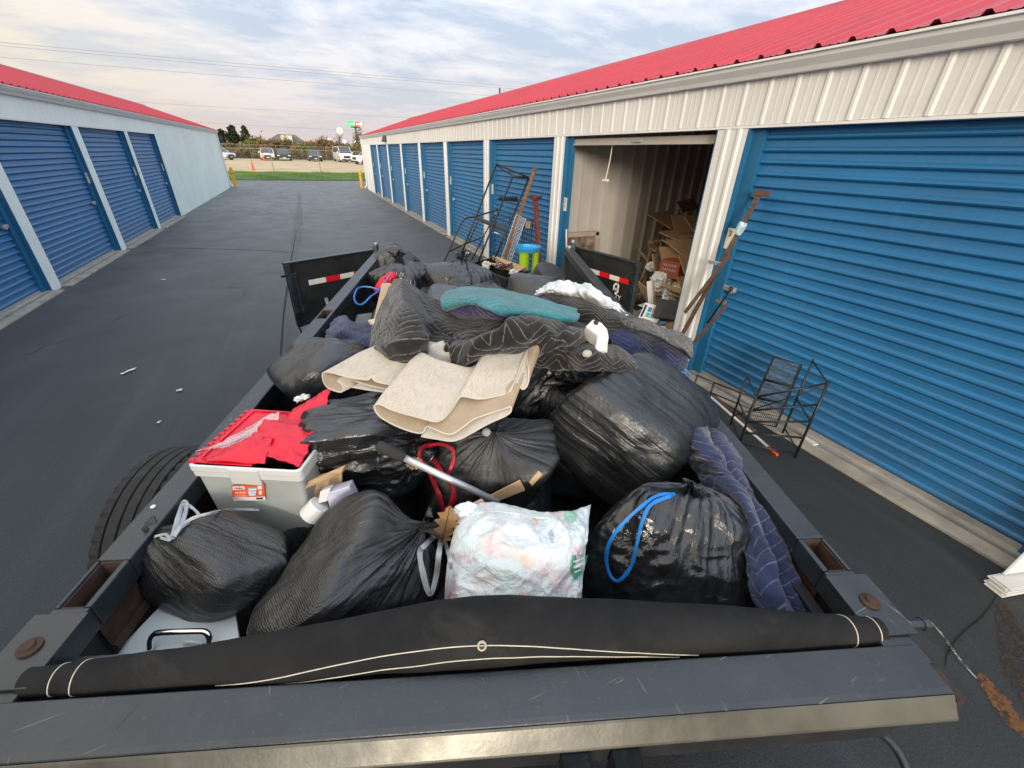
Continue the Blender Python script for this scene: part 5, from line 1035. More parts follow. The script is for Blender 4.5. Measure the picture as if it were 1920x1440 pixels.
cloth('moving_blanket', 'navy lined blanket hanging over the right rail of the trailer', 'blanket', [[(1120, 596, 1.32), (1165, 600, 1.36), (1215, 614, 1.30), (1262, 632, 1.24), (1290, 650, 1.18)], [(1135, 618, 1.34), (1175, 626, 1.34), (1220, 640, 1.28), (1265, 656, 1.22), (1292, 668, 1.16)], [(1150, 648, 1.30), (1190, 658, 1.28), (1228, 672, 1.22), (1266, 680, 1.18), (1288, 684, 1.13)], [(1170, 672, 1.26), (1205, 688, 1.22), (1236, 700, 1.18), (1262, 692, 1.15), (1286, 690, 1.10)]], Q['q_navy'], (110, 80), 0.014, 7, 15, group=GB, edge=[('b', plain('binding_grey', (0.22, 0.22, 0.24), 0.8)), ('r', Q['binding_k'])], edge_r=0.006, uvrot=0.1)
cloth('moving_blanket', 'grey zigzag blanket edge along the top of the navy one, pointing at the bed rails', 'blanket', [[(1150, 598, 1.37), (1185, 596, 1.38), (1225, 606, 1.36), (1265, 622, 1.30), (1296, 636, 1.22)], [(1165, 608, 1.385), (1200, 612, 1.38), (1238, 626, 1.34), (1272, 642, 1.28), (1295, 654, 1.20)], [(1185, 618, 1.37), (1215, 626, 1.36), (1248, 640, 1.32), (1276, 656, 1.26), (1293, 672, 1.18)]], Q['q_grey'], (80, 36), 0.012, 8, 18, group=GB, edge=[('b', Q['binding_k'])], uvrot=0.4)
cloth('moving_blanket', 'black blanket tucked beside the white plastic elbow, against the largest bag', 'blanket', [[(1060, 640, 1.40), (1105, 640, 1.44), (1150, 650, 1.40), (1180, 668, 1.34)], [(1062, 662, 1.42), (1105, 662, 1.46), (1150, 672, 1.40), (1195, 690, 1.32)], [(1075, 690, 1.34), (1110, 692, 1.38), (1160, 700, 1.33), (1215, 714, 1.24)]], Q['q_black'], (70, 50), 0.016, 5, 19, group=GB, fine=0.002)
tl_ = cloth('moving_blanket', 'teal quilted blanket folded flat on top of the black ones', 'blanket', [[(836, 546, 1.47), (880, 539, 1.50), (940, 545, 1.52), (1010, 561, 1.52), (1080, 582, 1.48)], [(828, 560, 1.49), (878, 556, 1.54), (940, 562, 1.56), (1010, 576, 1.55), (1086, 596, 1.50)], [(832, 574, 1.48), (880, 567, 1.54), (935, 582, 1.55), (1000, 590, 1.54), (1072, 603, 1.49)], [(838, 580, 1.45), (882, 570, 1.525), (935, 590, 1.53), (1000, 597, 1.515), (1040, 608, 1.47)]], Q['q_teal'], (120, 60), 0.010, 7, 22, group=GB, edge=[('b', Q['binding'])], edge_r=0.008, uvrot=-0.2)
cloth('folded_layer', None, None, [[(840, 578, 1.46), (884, 568, 1.515), (935, 586, 1.52), (1000, 594, 1.505), (1045, 604, 1.46)], [(850, 588, 1.44), (892, 584, 1.48), (935, 596, 1.485), (995, 601, 1.47), (1036, 610, 1.44)], [(862, 594, 1.42), (905, 599, 1.44), (950, 601, 1.45), (1000, 606, 1.44), (1030, 612, 1.42)]], Q['q_purple'], (80, 24), 0.008, 8, 25, 0.02, parent=tl_, edge=[('r', Q['binding'])], edge_r=0.009)
cloth('moving_blanket', 'denim blue quilted blanket stuffed along the right rail', 'blanket', [[(1288, 768, 1.06), (1308, 772, 1.12), (1325, 790, 1.10), (1336, 806, 1.02)], [(1262, 806, 1.04), (1318, 820, 1.15), (1350, 830, 1.10), (1362, 850, 1.0)], [(1285, 860, 1.02), (1345, 866, 1.12), (1385, 880, 1.09), (1402, 905, 0.98)], [(1318, 905, 1.03), (1385, 912, 1.10), (1416, 935, 1.06), (1438, 962, 0.95)], [(1372, 960, 1.02), (1415, 975, 1.06), (1446, 1000, 1.02), (1474, 1034, 0.95)], [(1398, 1030, 0.99), (1436, 1040, 1.02), (1472, 1065, 0.99), (1502, 1092, 0.92)], [(1412, 1100, 0.96), (1446, 1115, 0.98), (1486, 1130, 0.95), (1524, 1142, 0.90)], [(1425, 1165, 0.92), (1455, 1170, 0.92), (1494, 1172, 0.90), (1536, 1175, 0.87)]], Q['q_denim'], (80, 200), 0.030, 5, 31, group=GB, fine=0.002, crease=0.012, ridges=[((0.22, 0.0), (0.40, 1.0), 0.035, 0.12), ((0.62, 0.0), (0.72, 1.0), -0.035, 0.10), ((0.80, 0.1), (0.90, 0.9), 0.02, 0.08)], edge=[('r', plain('binding_stitched', (0.07, 0.08, 0.12), 0.8))], uvrot=0.2)
cloth('moving_blanket', 'bound dark corner of a blanket curling behind the glossy drawstring bag', 'blanket', [[(1355, 935, 1.02), (1385, 935, 1.06), (1410, 955, 1.06), (1420, 985, 1.03)], [(1370, 965, 1.02), (1392, 962, 1.04), (1408, 978, 1.04), (1416, 1000, 1.02)], [(1385, 1000, 1.0), (1398, 1000, 1.02), (1408, 1010, 1.02), (1410, 1022, 1.0)]], Q['q_black'], (40, 30), 0.008, 9, 33, group=GB, edge=[('t', plain('binding_white', (0.35, 0.36, 0.38), 0.8)), ('r', Q['binding_k'])])
# white sheet of plastic bunched at the back
cloth('plastic_sheet', 'white crumpled plastic sheet bunched at the back of the heap', 'plastic sheet', [[(1006, 545, 1.36), (1030, 530, 1.44), (1062, 527, 1.50), (1082, 532, 1.46), (1108, 530, 1.54), (1134, 553, 1.50), (1160, 572, 1.43), (1176, 590, 1.36)], [(1002, 552, 1.38), (1035, 544, 1.48), (1068, 545, 1.50), (1090, 545, 1.52), (1114, 554, 1.54), (1140, 568, 1.48), (1162, 582, 1.41), (1178, 598, 1.34)], [(1010, 556, 1.36), (1045, 554, 1.42), (1080, 560, 1.45), (1105, 566, 1.46), (1130, 574, 1.45), (1152, 582, 1.42), (1172, 592, 1.38), (1182, 598, 1.33)]], Q['film_white'], (130, 60), 0.016, 5, 41, 0.003, fine=0.002, crease=0.012)
# cream rugs: a strip bent along a profile, carried back along its length
def rug(label, prof, vec, taper=0.9, seed=1, thick=0.006, fringe=None, back=1):
    C = curve(np.array([atz(u, v, z) for u, v, z in prof]), 150); d = np.array(vec); NL = 40
    L = np.concatenate([[0], np.cumsum(np.linalg.norm(np.diff(C, axis=0), axis=1))]); cen = C.mean(0)
    G = np.array([cen + (C - cen) * (1 - (1 - taper) * t) + d * t + np.array([0, 0, 0.02 * math.sin(t * 2.4)]) for t in np.linspace(0, 1, NL)])
    q = np.stack(np.broadcast_arrays(L[None, :] * 9, np.linspace(0, 1, NL)[:, None] * 3, seed * 2.0 + 0 * L[None, :]), -1).reshape(-1, 3); n_ = N3(q).reshape(NL, -1) * 0.006
    G[..., 2] += n_; m = MB(); m.grid(G); m.uv = np.stack(np.broadcast_arrays(np.linspace(0, 1, NL)[:, None] * np.linalg.norm(d), L[None, :]), -1).reshape(-1, 2)
    o = m.build('folded_rug', [MAT['rug_back'], MAT['rug']], label=label, cat='rug', group='folded cream rugs', solid=thick, smooth=True); reg(m); o.modifiers['solid'].material_offset = back
    mm = MB(); mm.tube(G[0], thick * 0.62, 6); mm.build('binding', MAT['rug_edge'], o, smooth=True)
    if fringe:
        mm = MB(); rs = np.random.RandomState(4)
        for k in range(110):
            t = rs.uniform(0.0, 1.0); i = int(t * (NL - 1)); p = G[i, fringe[0]] + rs.normal(size=3) * 0.002; e = p + UR * rs.uniform(0.004, 0.016) - UA * rs.uniform(-0.006, 0.012) + np.array([0, 0, rs.uniform(-0.014, 0.006)])
            mm.tube([p, (p + e) / 2 + rs.normal(size=3) * 0.003, e], [0.0018, 0.0016, 0.0008], 4)
        mm.build('fringe', MAT['rug_edge'], o, kind='stuff')
    return o
v1 = atz(905, 662, 1.38) - atz(775, 726, 1.31)
rug('upper cream rug, flat folded, its fringe running up to the black blanket', [(786, 724, 1.315), (740, 722, 1.325), (706, 716, 1.33), (696, 706, 1.345), (688, 712, 1.335), (650, 706, 1.335), (612, 697, 1.335), (605, 706, 1.315), (614, 727, 1.285), (640, 735, 1.27), (642, 722, 1.29), (634, 714, 1.305), (646, 708, 1.315), (690, 722, 1.305), (740, 732, 1.29), (764, 732, 1.285), (762, 740, 1.275), (740, 738, 1.275), (690, 730, 1.285), (660, 726, 1.29)], v1, 0.92, 1, fringe=(0,))
v2 = atz(905, 672, 1.40) - atz(850, 760, 1.30)
rug('lower cream rug, folded in loose loops above the boxy black bag', [(962, 655, 1.42), (985, 662, 1.43), (991, 690, 1.40), (990, 718, 1.355), (980, 730, 1.335), (968, 716, 1.36), (962, 722, 1.355), (950, 738, 1.33), (905, 748, 1.325), (868, 742, 1.335), (858, 750, 1.32), (845, 770, 1.295), (822, 789, 1.275), (790, 785, 1.28), (740, 770, 1.30), (712, 757, 1.315), (702, 764, 1.30), (716, 785, 1.265), (755, 803, 1.235), (790, 812, 1.225), (800, 800, 1.245), (812, 803, 1.245), (845, 814, 1.235), (870, 800, 1.255), (895, 783, 1.275), (950, 765, 1.295), (957, 762, 1.30), (955, 774, 1.28), (920, 792, 1.255), (885, 812, 1.23), (850, 826, 1.21), (815, 822, 1.21), (790, 818, 1.215)], v2, 0.9, 2)
# ------------------------------------------------------------------ single things in the heap
# bin with a red two-leaf lid
def binrim():
    fl, fr, bl = atz(349, 872, 1.185), atz(562, 884, 1.185), atz(497, 768, 1.185); br = fr + bl - fl; return fl, fr, bl, br
fl, fr, bl, br = binrim(); bc = (fl + fr + bl + br) / 4; up = np.array([0, 0, 1.0]); ex = (fr - fl) / np.linalg.norm(fr - fl); ey = (bl - fl) - ex * ex.dot(bl - fl); ey /= np.linalg.norm(ey)
Wb, Db = np.linalg.norm(fr - fl), (bl - fl).dot(ey); bc = (fl + fr) / 2 + ey * Db / 2; bh = 0.34
bP = lambda x, y, z: bc + ex * x * Wb / 2 + ey * y * Db / 2 + up * (z * bh - bh)       # x, y in -1..1, z 0 bottom 1 rim
tub = thing('storage_bin', 'translucent storage bin with a red lid at the left rail', 'storage bin', bP(0, 0, 0))
def loop(x, y, z, r=0.18, n=6):
    pts = []
    for cx, cy, a0 in ((1, 1, 0), (-1, 1, 90), (-1, -1, 180), (1, -1, 270)):
        for k in range(n): a = math.radians(a0 + 90 * k / (n - 1)); pts.append(bP(cx * (x - r * 0.5) + math.cos(a) * r * 0.5, cy * (y - r * 0.5) + math.sin(a) * r * 0.5, z))
    return pts + [pts[0]]
m = MB(); m.grid([loop(0.84, 0.88, 0.0), loop(0.85, 0.89, 0.02), loop(0.93, 0.95, 0.90)]); b_ = loop(0.84, 0.88, 0.0)[:-1]; m.add(b_, [tuple(range(len(b_)))]); m.build('bin_body', MAT['tub'], tub, smooth=False, solid=0.004); reg(m)
m = MB(); m.grid([loop(0.932, 0.952, 0.86), loop(0.985, 0.985, 0.86), loop(0.99, 0.99, 0.925), loop(1.0, 1.0, 0.93), loop(1.0, 1.0, 0.99), loop(0.96, 0.965, 1.0), loop(0.93, 0.94, 0.985)]); m.build('bin_rim', plain('tub_rim', (0.66, 0.68, 0.66), 0.35, var=0.04, bump=0.03), tub, bevel=0.002)
m = MB(); m.hull8([bP(x, y, z) for x in (-0.28, 0.26) for y in (-1.03, -0.955) for z in (0.80, 0.985)]); m.build('handle_latch', plain('tub_latch', (0.60, 0.60, 0.56), 0.4, var=0.05), tub, bevel=0.004)
m = MB()
lidz = lambda x: 1.02 + 0.06 * (x + 1)
m.hull8([bP(x, y, z) for x, dz in ((-0.93, 0.0), (0.12, -0.01)) for y in (-0.93, 0.95) for z in (1.0 + dz, 1.02 + dz)]); lid = m.build('lid_leaf', MAT['red_pl'], tub, bevel=0.003); reg(m)
m = MB()
for k in range(11): y0 = -0.93 + k * 0.172; m.hull8([bP(x, y, z) for x in (-1.0, -0.90) for y in (y0, y0 + 0.085) for z in (0.985, 1.03)])
m.build('hinge_teeth', MAT['red_pl'], lid, bevel=0.003)
m = MB()
for x0, x1, y0, y1 in ((-0.82, -0.80, -0.85, 0.85), (0.02, 0.04, -0.85, 0.85), (-0.8, 0.02, -0.86, -0.84), (-0.8, 0.02, 0.84, 0.86)): m.hull8([bP(x, y, z) for x in (x0, x1) for y in (y0, y1) for z in (1.018, 1.034)])
m.build('lid_ridge', MAT['red_pl'], lid)
def leafsheet(q, seed, amp=0.05):                # a broken piece of the thin lid, bowed and dented
    q = [bP(*v) for v in q]; a, b = np.meshgrid(np.linspace(0, 1, 26), np.linspace(0, 1, 20)); a3, b3 = a[..., None], b[..., None]
    P = (q[0] * (1 - a3) + q[1] * a3) * (1 - b3) + (q[2] * (1 - a3) + q[3] * a3) * b3; k = np.stack([a * 3, b * 3, 0 * a + seed], -1).reshape(-1, 3)
    edge = 0.02 * N3(k * 4 + 7).reshape(a.shape); P = P + ex * edge[..., None] * 0.4
    h = (0.35 * N3(k * 0.6) + 0.25 * (0.4 - np.abs(N3(k * 1.3 + 5)) * 2) + 0.06 * N3(k * 3)).reshape(a.shape) * amp * 0.34 + 0.012 * np.sin(a * 3.1) * np.sin(b * 3.0)
    m = MB(); m.grid(P + up * h[..., None]); o = m.build('lid_leaf', MAT['red_pl'], tub, solid=0.003, smooth=True); reg(m); return o
leafsheet([(-0.15, -0.62, 1.08), (0.95, -0.90, 1.02), (-0.28, 0.30, 1.10), (0.90, 0.12, 1.13)], 3, 0.09)
leafsheet([(-0.70, -0.95, 1.035), (0.35, -0.90, 1.04), (-0.30, -0.25, 1.07), (0.22, -0.30, 1.10)], 8, 0.06)
leafsheet([(0.05, 0.25, 1.05), (0.88, 0.2, 1.10), (0.02, 0.95, 1.06), (0.74, 1.25, 1.27)], 14, 0.09)
cloth('tape', None, None, [[(470, 800, 1.22), (500, 780, 1.23), (525, 772, 1.25)], [(440, 815, 1.21), (480, 800, 1.215), (520, 790, 1.22)], [(400, 836, 1.20), (440, 828, 1.20), (490, 812, 1.20)], [(365, 846, 1.19), (400, 842, 1.19), (430, 840, 1.19)]], MAT['film_clear'], (40, 40), 0.006, 14, 51, 0.001, crease=0.004, parent=tub, register=False)
cloth('tape', None, None, [[(556, 745, 1.33), (566, 738, 1.35), (576, 741, 1.35)], [(554, 756, 1.31), (563, 750, 1.33), (577, 750, 1.33)]], MAT['film_white'], (20, 16), 0.012, 40, 52, 0.002, crease=0.02, parent=tub, register=False)
# its printed label
LC = lambda q, s_, o=0.0: bP(-1 + 2 * q, -0.95, s_) - ey * (0.004 + o) * 1.0
def lbq(u, v): p = atp(u, v, bP(0, -0.929, 0.6) - ey * 0.009, -ey - up * 0.045); return p
lo_, rx, ux = lbq(437, 938), lbq(497, 936) - lbq(437, 938), lbq(434, 911) - lbq(437, 938); nf = np.cross(rx, ux); nf /= np.linalg.norm(nf)
lp = lambda q, s_, o=0.0: lo_ + rx * q + ux * s_ + nf * o
m = MB(); m.hull8([lp(q, s_, o) for q in (0, 1) for s_ in (0.20, 1) for o in (-0.003, 0.0008)]); lab = m.build('label_sticker', plain('sticker_orange', (0.80, 0.13, 0.03), 0.4, var=0.04, bump=0), tub)
def lq(q0, q1, s0, s1, mat, nm, o=0.001): mm = MB(); mm.hull8([lp(q, s_, k) for q in (q0, q1) for s_ in (s0, s1) for k in (0.0006, o + 0.0006)]); return mm.build(nm, mat, lab)
lq(0.02, 1.02, -0.04, 0.195, MAT['wht'], 'label_strip'); lq(0.04, 0.40, 0.74, 0.96, MAT['wht'], 'label_strip'); lq(0.06, 0.46, 0.25, 0.34, plain('label_pink', (0.75, 0.35, 0.30), 0.5, bump=0), 'label_strip')
NAVY, CY = plain('print_navy', (0.02, 0.03, 0.2), 0.5, bump=0), plain('print_cyan', (0.15, 0.55, 0.75), 0.5, bump=0)
text('lettering', 'Hefty', 0.0135, NAVY, lp(0.22, 0.85, 0.0022), rx, ux, lab, 0.0003); text('lettering', 'HI-RISE', 0.0125, MAT['wht'], lp(0.27, 0.52, 0.0014), rx, ux, lab, 0.0003)
for k, (q0, q1, s0) in enumerate(((0.52, 0.72, 0.30), (0.50, 0.74, 0.46), (0.52, 0.76, 0.66))): lq(q0, q1, s0, s0 + 0.14, MAT['wht'], 'printed_tub'); lq(q0 - 0.02, q1 + 0.02, s0 + 0.13, s0 + 0.18, CY, 'printed_lid', 0.0014)
lq(0.80, 0.93, 0.72, 0.94, MAT['wht'], 'label_badge'); lq(0.83, 0.92, 0.36, 0.62, MAT['wht'], 'label_badge'); lq(0.74, 0.95, 0.03, 0.15, MAT['ink'], 'bar_code', 0.0014)
# scraps of wood, card and white plastic between bin and bags
def slab(name, label, cat, pts, thick, mat, group=None, bevel=0.003, down=None):
    p = [np.array(q) if isinstance(q, np.ndarray) else atz(*q) for q in pts]; n_ = np.cross(p[1] - p[0], p[2] - p[0]); n_ /= np.linalg.norm(n_); n_ = n_ if n_[2] > 0 else -n_
    m = MB(); m.hull8([p[0], p[0] - n_ * thick, p[1], p[1] - n_ * thick, p[2], p[2] - n_ * thick, p[3], p[3] - n_ * thick]); o = m.build(name, mat, label=label, cat=cat, group=group, bevel=bevel); reg(m); return o
slab('cardboard_piece', 'brown cardboard flap under the wood strip, right of the bin', 'cardboard', [(568, 895, 1.06), (640, 880, 1.10), (560, 960, 0.98), (640, 950, 1.0)], 0.01, MAT['card'])
slab('wood_strip', 'splintered pale wood strip between the bin and the crumpled bag', 'wood', [(570, 918, 1.085), (640, 888, 1.13), (578, 902, 1.11), (648, 872, 1.16)], 0.03, MAT['wood_pale'])
m = MB(); p = atz(598, 948, 1.04); m.lathe(p, UR * 0.5 + UA * 0.2 + up * 0.5, [(0, -0.05), (0.036, -0.05), (0.036, 0.0), (0.034, 0.006), (0.0, 0.008)], 18); m.build('white_bottle', MAT['white_pl'], label='round white bottle top in front of the wood strip', cat='bottle', smooth=False)
slab('white_carton', 'white carton wedged under the crumpled bag', 'carton', [(612, 925, 1.08), (655, 912, 1.10), (618, 955, 1.02), (668, 940, 1.03)], 0.05, plain('white_carton', (0.60, 0.60, 0.72), 0.5, var=0.05))
slab('white_bottle_box', 'narrow white box standing beside the white carton', 'box', [(600, 922, 1.09), (620, 915, 1.10), (596, 945, 1.05), (614, 940, 1.05)], 0.04, MAT['white_pl'])
# torn cardboard on the boxy bag
slab('torn_cardboard', 'torn strip of cardboard poking from the boxy black bag', 'cardboard', [hit(u, v, 0.012) for u, v in ((898, 938), (975, 898), (905, 950), (985, 918))], 0.006, MAT['card'])
slab('torn_cardboard', 'small torn scrap of cardboard at the right corner of the boxy bag', 'cardboard', [hit(u, v, 0.010) for u, v in ((992, 905), (1010, 883), (998, 912), (1018, 890))], 0.006, MAT['card'])
slab('cardboard_strip', 'cardboard strip under the aluminium pole, above the white bag', 'cardboard', [(828, 975, 1.06), (905, 935, 1.08), (838, 992, 1.03), (915, 955, 1.05)], 0.012, MAT['card'])
# white carrier bag with print showing through
def printed():
    t = NT('carrier_film_printed'); uv = t.co('UV'); s = t.node('ShaderNodeSeparateXYZ'); t.l.new(uv, s.inputs[0]); x, y = s.outputs[0], s.outputs[1]
    c = t.mix(t.rng(t.noise(uv, 3, 4), 0.3, 0.7), (0.66, 0.76, 0.78), (0.80, 0.84, 0.84))
    v1_ = t.vor(t.co('UV', (1, 1, 1), (0, 0, 0.4)), 5.5); hue = t.node('ShaderNodeSeparateColor'); t.l.new(v1_.outputs['Color'], hue.inputs[0])
    msk = t.rng(t.noise(uv, 5.0, 5, 0.6, 0.8), 0.47, 0.60)
    pal = t.node('ShaderNodeValToRGB'); t.l.new(hue.outputs[0], pal.inputs[0]); els = pal.color_ramp.elements; els[0].color = (0.80, 0.36, 0.42, 1); els[1].color = (0.45, 0.72, 0.60, 1); els[1].position = 1.0
    for pos, cc in ((0.3, (0.82, 0.50, 0.52, 1)), (0.45, (0.80, 0.62, 0.48, 1)), (0.6, (0.62, 0.72, 0.80, 1)), (0.8, (0.72, 0.74, 0.60, 1))): e = els.new(pos); e.color = cc
    c = t.mix(t.math('MULTIPLY', msk, 0.42), c, pal.outputs[0])
    def blob(cx, cy, rx_, ry_, col_, amt, c):
        dx = t.math('DIVIDE', t.math('SUBTRACT', x, cx), rx_); dy = t.math('DIVIDE', t.math('SUBTRACT', y, cy), ry_); d = t.math('ADD', t.math('MULTIPLY', dx, dx), t.math('MULTIPLY', dy, dy))
        d = t.math('ADD', d, t.math('MULTIPLY', t.math('SUBTRACT', t.noise(uv, 14, 4), 0.5), 1.3)); return t.mix(t.rng(d, 0.75, 1.05, amt, 0.0), c, col_)
    c = blob(0.46, 0.55, 0.05, 0.05, (0.85, 0.50, 0.34), 0.4, c); c = blob(0.84, 0.56, 0.08, 0.10, (0.85, 0.50, 0.52), 0.55, c); c = blob(0.22, 0.10, 0.025, 0.10, (0.82, 0.36, 0.24), 0.5, c)
    c = blob(0.05, 0.25, 0.05, 0.22, (0.72, 0.30, 0.38), 0.6, c); c = blob(0.50, 0.84, 0.03, 0.05, (0.80, 0.50, 0.28), 0.5, c); c = blob(0.78, 0.90, 0.06, 0.10, (0.25, 0.60, 0.38), 0.7, c); c = blob(0.80, 0.06, 0.05, 0.04, (0.10, 0.50, 0.33), 0.8, c)
    c = blob(0.62, 0.72, 0.02, 0.06, (0.20, 0.30, 0.40), 0.5, c); c = blob(0.44, 0.35, 0.06, 0.03, (0.85, 0.55, 0.42), 0.6, c)
    a = t.noise(uv, 26, 5, 0.6, 1.4); h = t.math('ABSOLUTE', t.math('SUBTRACT', a, 0.5)); h2 = t.math('ABSOLUTE', t.math('SUBTRACT', t.noise(uv, 8, 4, 0.55, 1.0), 0.5))
    nm = t.bump(h2, 0.55, 0.035); nm = t.bump(h, 0.45, 0.010, nm)
    return t.out(c, 0.38, 0, nm, Specular_IOR_Level=0.45, Subsurface_Weight=0.12, Subsurface_Radius=(0.03, 0.03, 0.03))
def pillow(ctrl, n, bf, bb, seed, amp):
    C = np.array([[atz(*q) for q in row] for row in ctrl]); P = catmull(catmull(C, n, 0), n, 1); du, dv = np.gradient(P, axis=1), np.gradient(P, axis=0); nr = np.cross(du, dv); nr /= np.linalg.norm(nr, axis=2)[..., None]
    nr = nr if nr[..., 2].mean() > 0 else -nr; a, b = np.meshgrid(np.linspace(-1, 1, n), np.linspace(-1, 1, n)); k = np.sqrt(np.clip((1 - a ** 4) * (1 - b ** 4), 0, 1))
    q = np.stack([a * 2.2, b * 2.2, 0 * a + seed], -1).reshape(-1, 3); z = amp * (0.3 - np.abs(N3(q) * 2) - 0.5 * np.abs(N3(q * 2.4) * 2) - 0.25 * np.abs(N3(q * 5.2) * 2)).reshape(n, n) * np.clip(k * 1.6, 0, 1)
    F = P + nr * (k * bf + z)[..., None]; Bk = P - nr * (k * bb)[..., None]; m = MB(); m.grid(F); m.grid(Bk[:, ::-1])
    uv = np.stack([(a + 1) / 2, (1 - b) / 2], -1).reshape(-1, 2); m.uv = np.vstack([uv, uv]); return m, F
m, Fw = pillow([[(868, 950, 1.05), (930, 944, 1.06), (1000, 962, 1.06), (1060, 962, 1.06), (1108, 946, 1.05)], [(850, 1000, 1.04), (930, 1005, 1.07), (1000, 1010, 1.08), (1060, 1008, 1.07), (1100, 1000, 1.04)], [(838, 1060, 1.00), (920, 1065, 1.04), (1000, 1068, 1.05), (1050, 1065, 1.04), (1092, 1060, 1.0)], [(834, 1122, 0.94), (915, 1128, 0.97), (990, 1132, 0.97), (1045, 1135, 0.96), (1086, 1138, 0.94)], [(836, 1160, 0.86), (915, 1170, 0.87), (985, 1172, 0.87), (1040, 1172, 0.86), (1080, 1165, 0.86)]], 90, 0.045, 0.08, 3.0, 0.010)
cb = m.build('carrier_bag', printed(), label='stuffed white plastic carrier bag with coloured prints showing through', cat='shopping bag', smooth=True, loc=atz(960, 1060, 0.9)); reg(m)
def wpos(q, s_): return Fw[int(round((1 - s_) * 89)), int(round(q * 89))]
GRN = plain('print_green', (0.06, 0.38, 0.19), 0.45, var=0.15, vs=30, bump=0.3, bs=60)
m = MB(); c0, wx, wy = wpos(0.84, 0.50), wpos(0.92, 0.50) - wpos(0.76, 0.50), wpos(0.84, 0.58) - wpos(0.84, 0.42); nw = np.cross(wx, wy); nw /= np.linalg.norm(nw); nw = nw if nw[2] > 0 else -nw; PB_ = []
for (a, b) in ((-0.55, 0.35), (-0.45, 0.5), (0.25, 0.48), (0.55, 0.45), (0.55, 0.1), (0.3, -0.25), (0.02, -0.5), (-0.25, -0.25), (-0.45, -0.05)): PB_.append(hit(*proj(c0 + wx * a + wy * b), 0.011))
m.extrude(PB_, nw * 0.0015); bdg = m.build('printed_badge', GRN, cb)
for k, (y_, w) in enumerate(((0.28, 0.4), (0.06, 0.3), (-0.16, 0.2))):
    m = MB(); pts = [hit(*proj(c0 + wx * a + wy * (y_ + 0.04 * math.sin(a * 5))), 0.0135) for a in np.linspace(-w, w, 8)]; m.tube(pts, 0.0022 if k != 1 else 0.004, 5); m.build('badge_print', MAT['wht'], bdg)
m = MB(); m.tube([hit(u, v, 0.004) for u, v in ((893, 961), (930, 959), (968, 963), (1000, 970), (1030, 972))], 0.002, 5); m.build('hem', MAT['film_white'], cb)
# ties and drawstrings
def laid(pix, off=0.010, z=None): return [hit(u, v, off + (o[0] if o else 0), z) for u, v, *o in pix]
ribbon('drawstring', laid([(1266, 926), (1232, 930), (1200, 952, 0.02), (1165, 985, 0.03), (1142, 1020, 0.03), (1137, 1052, 0.02), (1146, 1082, 0.02), (1162, 1088, 0.02), (1184, 1060, 0.02), (1194, 1020, 0.03), (1205, 975, 0.03), (1222, 945, 0.02), (1262, 928)]), 0.013, MAT['tie_blue'], b4, twist=0.5, n=90)
ribbon('tie', laid([(322, 1010), (330, 985, .02), (340, 950, .04), (345, 940, .05), (350, 948, .05), (342, 980, .03), (326, 1006)], z=1.05), 0.014, MAT['tie_grey'], b1, twist=0.3)
ribbon('tie', laid([(326, 1004), (355, 975, .02), (395, 962, .03), (440, 955, .03), (486, 956, .02)], z=1.05), 0.010, MAT['tie_grey'], b1, twist=0.3)
ribbon('tie', laid([(322, 1002), (345, 985, .02), (372, 966, .03), (350, 946, .03), (338, 952, .03)], z=1.05), 0.010, MAT['tie_grey'], b1, twist=0.3)
ribbon('tie', laid([(300, 1008), (318, 1012, .01), (310, 1002, .01), (290, 1006)], z=1.02), 0.008, MAT['tie_grey'], b1)
ribbon('handle_loop', laid([(828, 990, .02), (800, 1020, .03), (788, 1035, .03), (792, 1070, .03), (806, 1114, .03), (818, 1080, .03), (824, 1030, .03), (830, 992, .02)], z=1.0), 0.020, MAT['tie_grey'], cb, twist=0.2)
ribbon('handle_loop', laid([(832, 1012, .02), (842, 1040, .02), (846, 1070, .02), (842, 1100, .01), (836, 1128, .01)], z=1.0), 0.015, MAT['tie_grey'], cb)
rr1 = ribbon('red_tie', laid([(812, 832, .02), (792, 840, .03), (788, 858, .03), (806, 885, .03), (822, 925, .03), (834, 958, .02), (848, 940, .03), (850, 915, .03), (832, 890, .03), (812, 860, .03)], z=1.2), 0.022, MAT['tie_red'], label='red plastic drawstring looped over the aluminium pole', cat='drawstring', twist=0.7, n=80)
ribbon('loop', laid([(800, 836, .03), (826, 832, .03), (848, 842, .03), (850, 862, .03), (842, 885, .03), (826, 892, .03)], z=1.2), 0.016, MAT['tie_red'], rr1, twist=0.7)
# squeegee pole
pa, pb = hit(706, 834, 0.05), hit(934, 941, 0.03); pg = pa + (pb - pa) * 0.215
m = MB(); m.tube([pg - (pb - pa) * 0.02, pb], 0.0125, 16); sq = m.build('pole', MAT['alu'], label='aluminium pole with a black foam grip lying across the bags', cat='pole', smooth=True)
m = MB(); d_ = (pg - pa) / np.linalg.norm(pg - pa); m.tube([pa, pa + d_ * 0.006, pa + d_ * 0.02, (pa + pg) / 2, pg - d_ * 0.004, pg], [0.012, 0.018, 0.021, 0.0195, 0.020, 0.017], 18); m.build('foam_grip', MAT['foam'], sq, smooth=True)
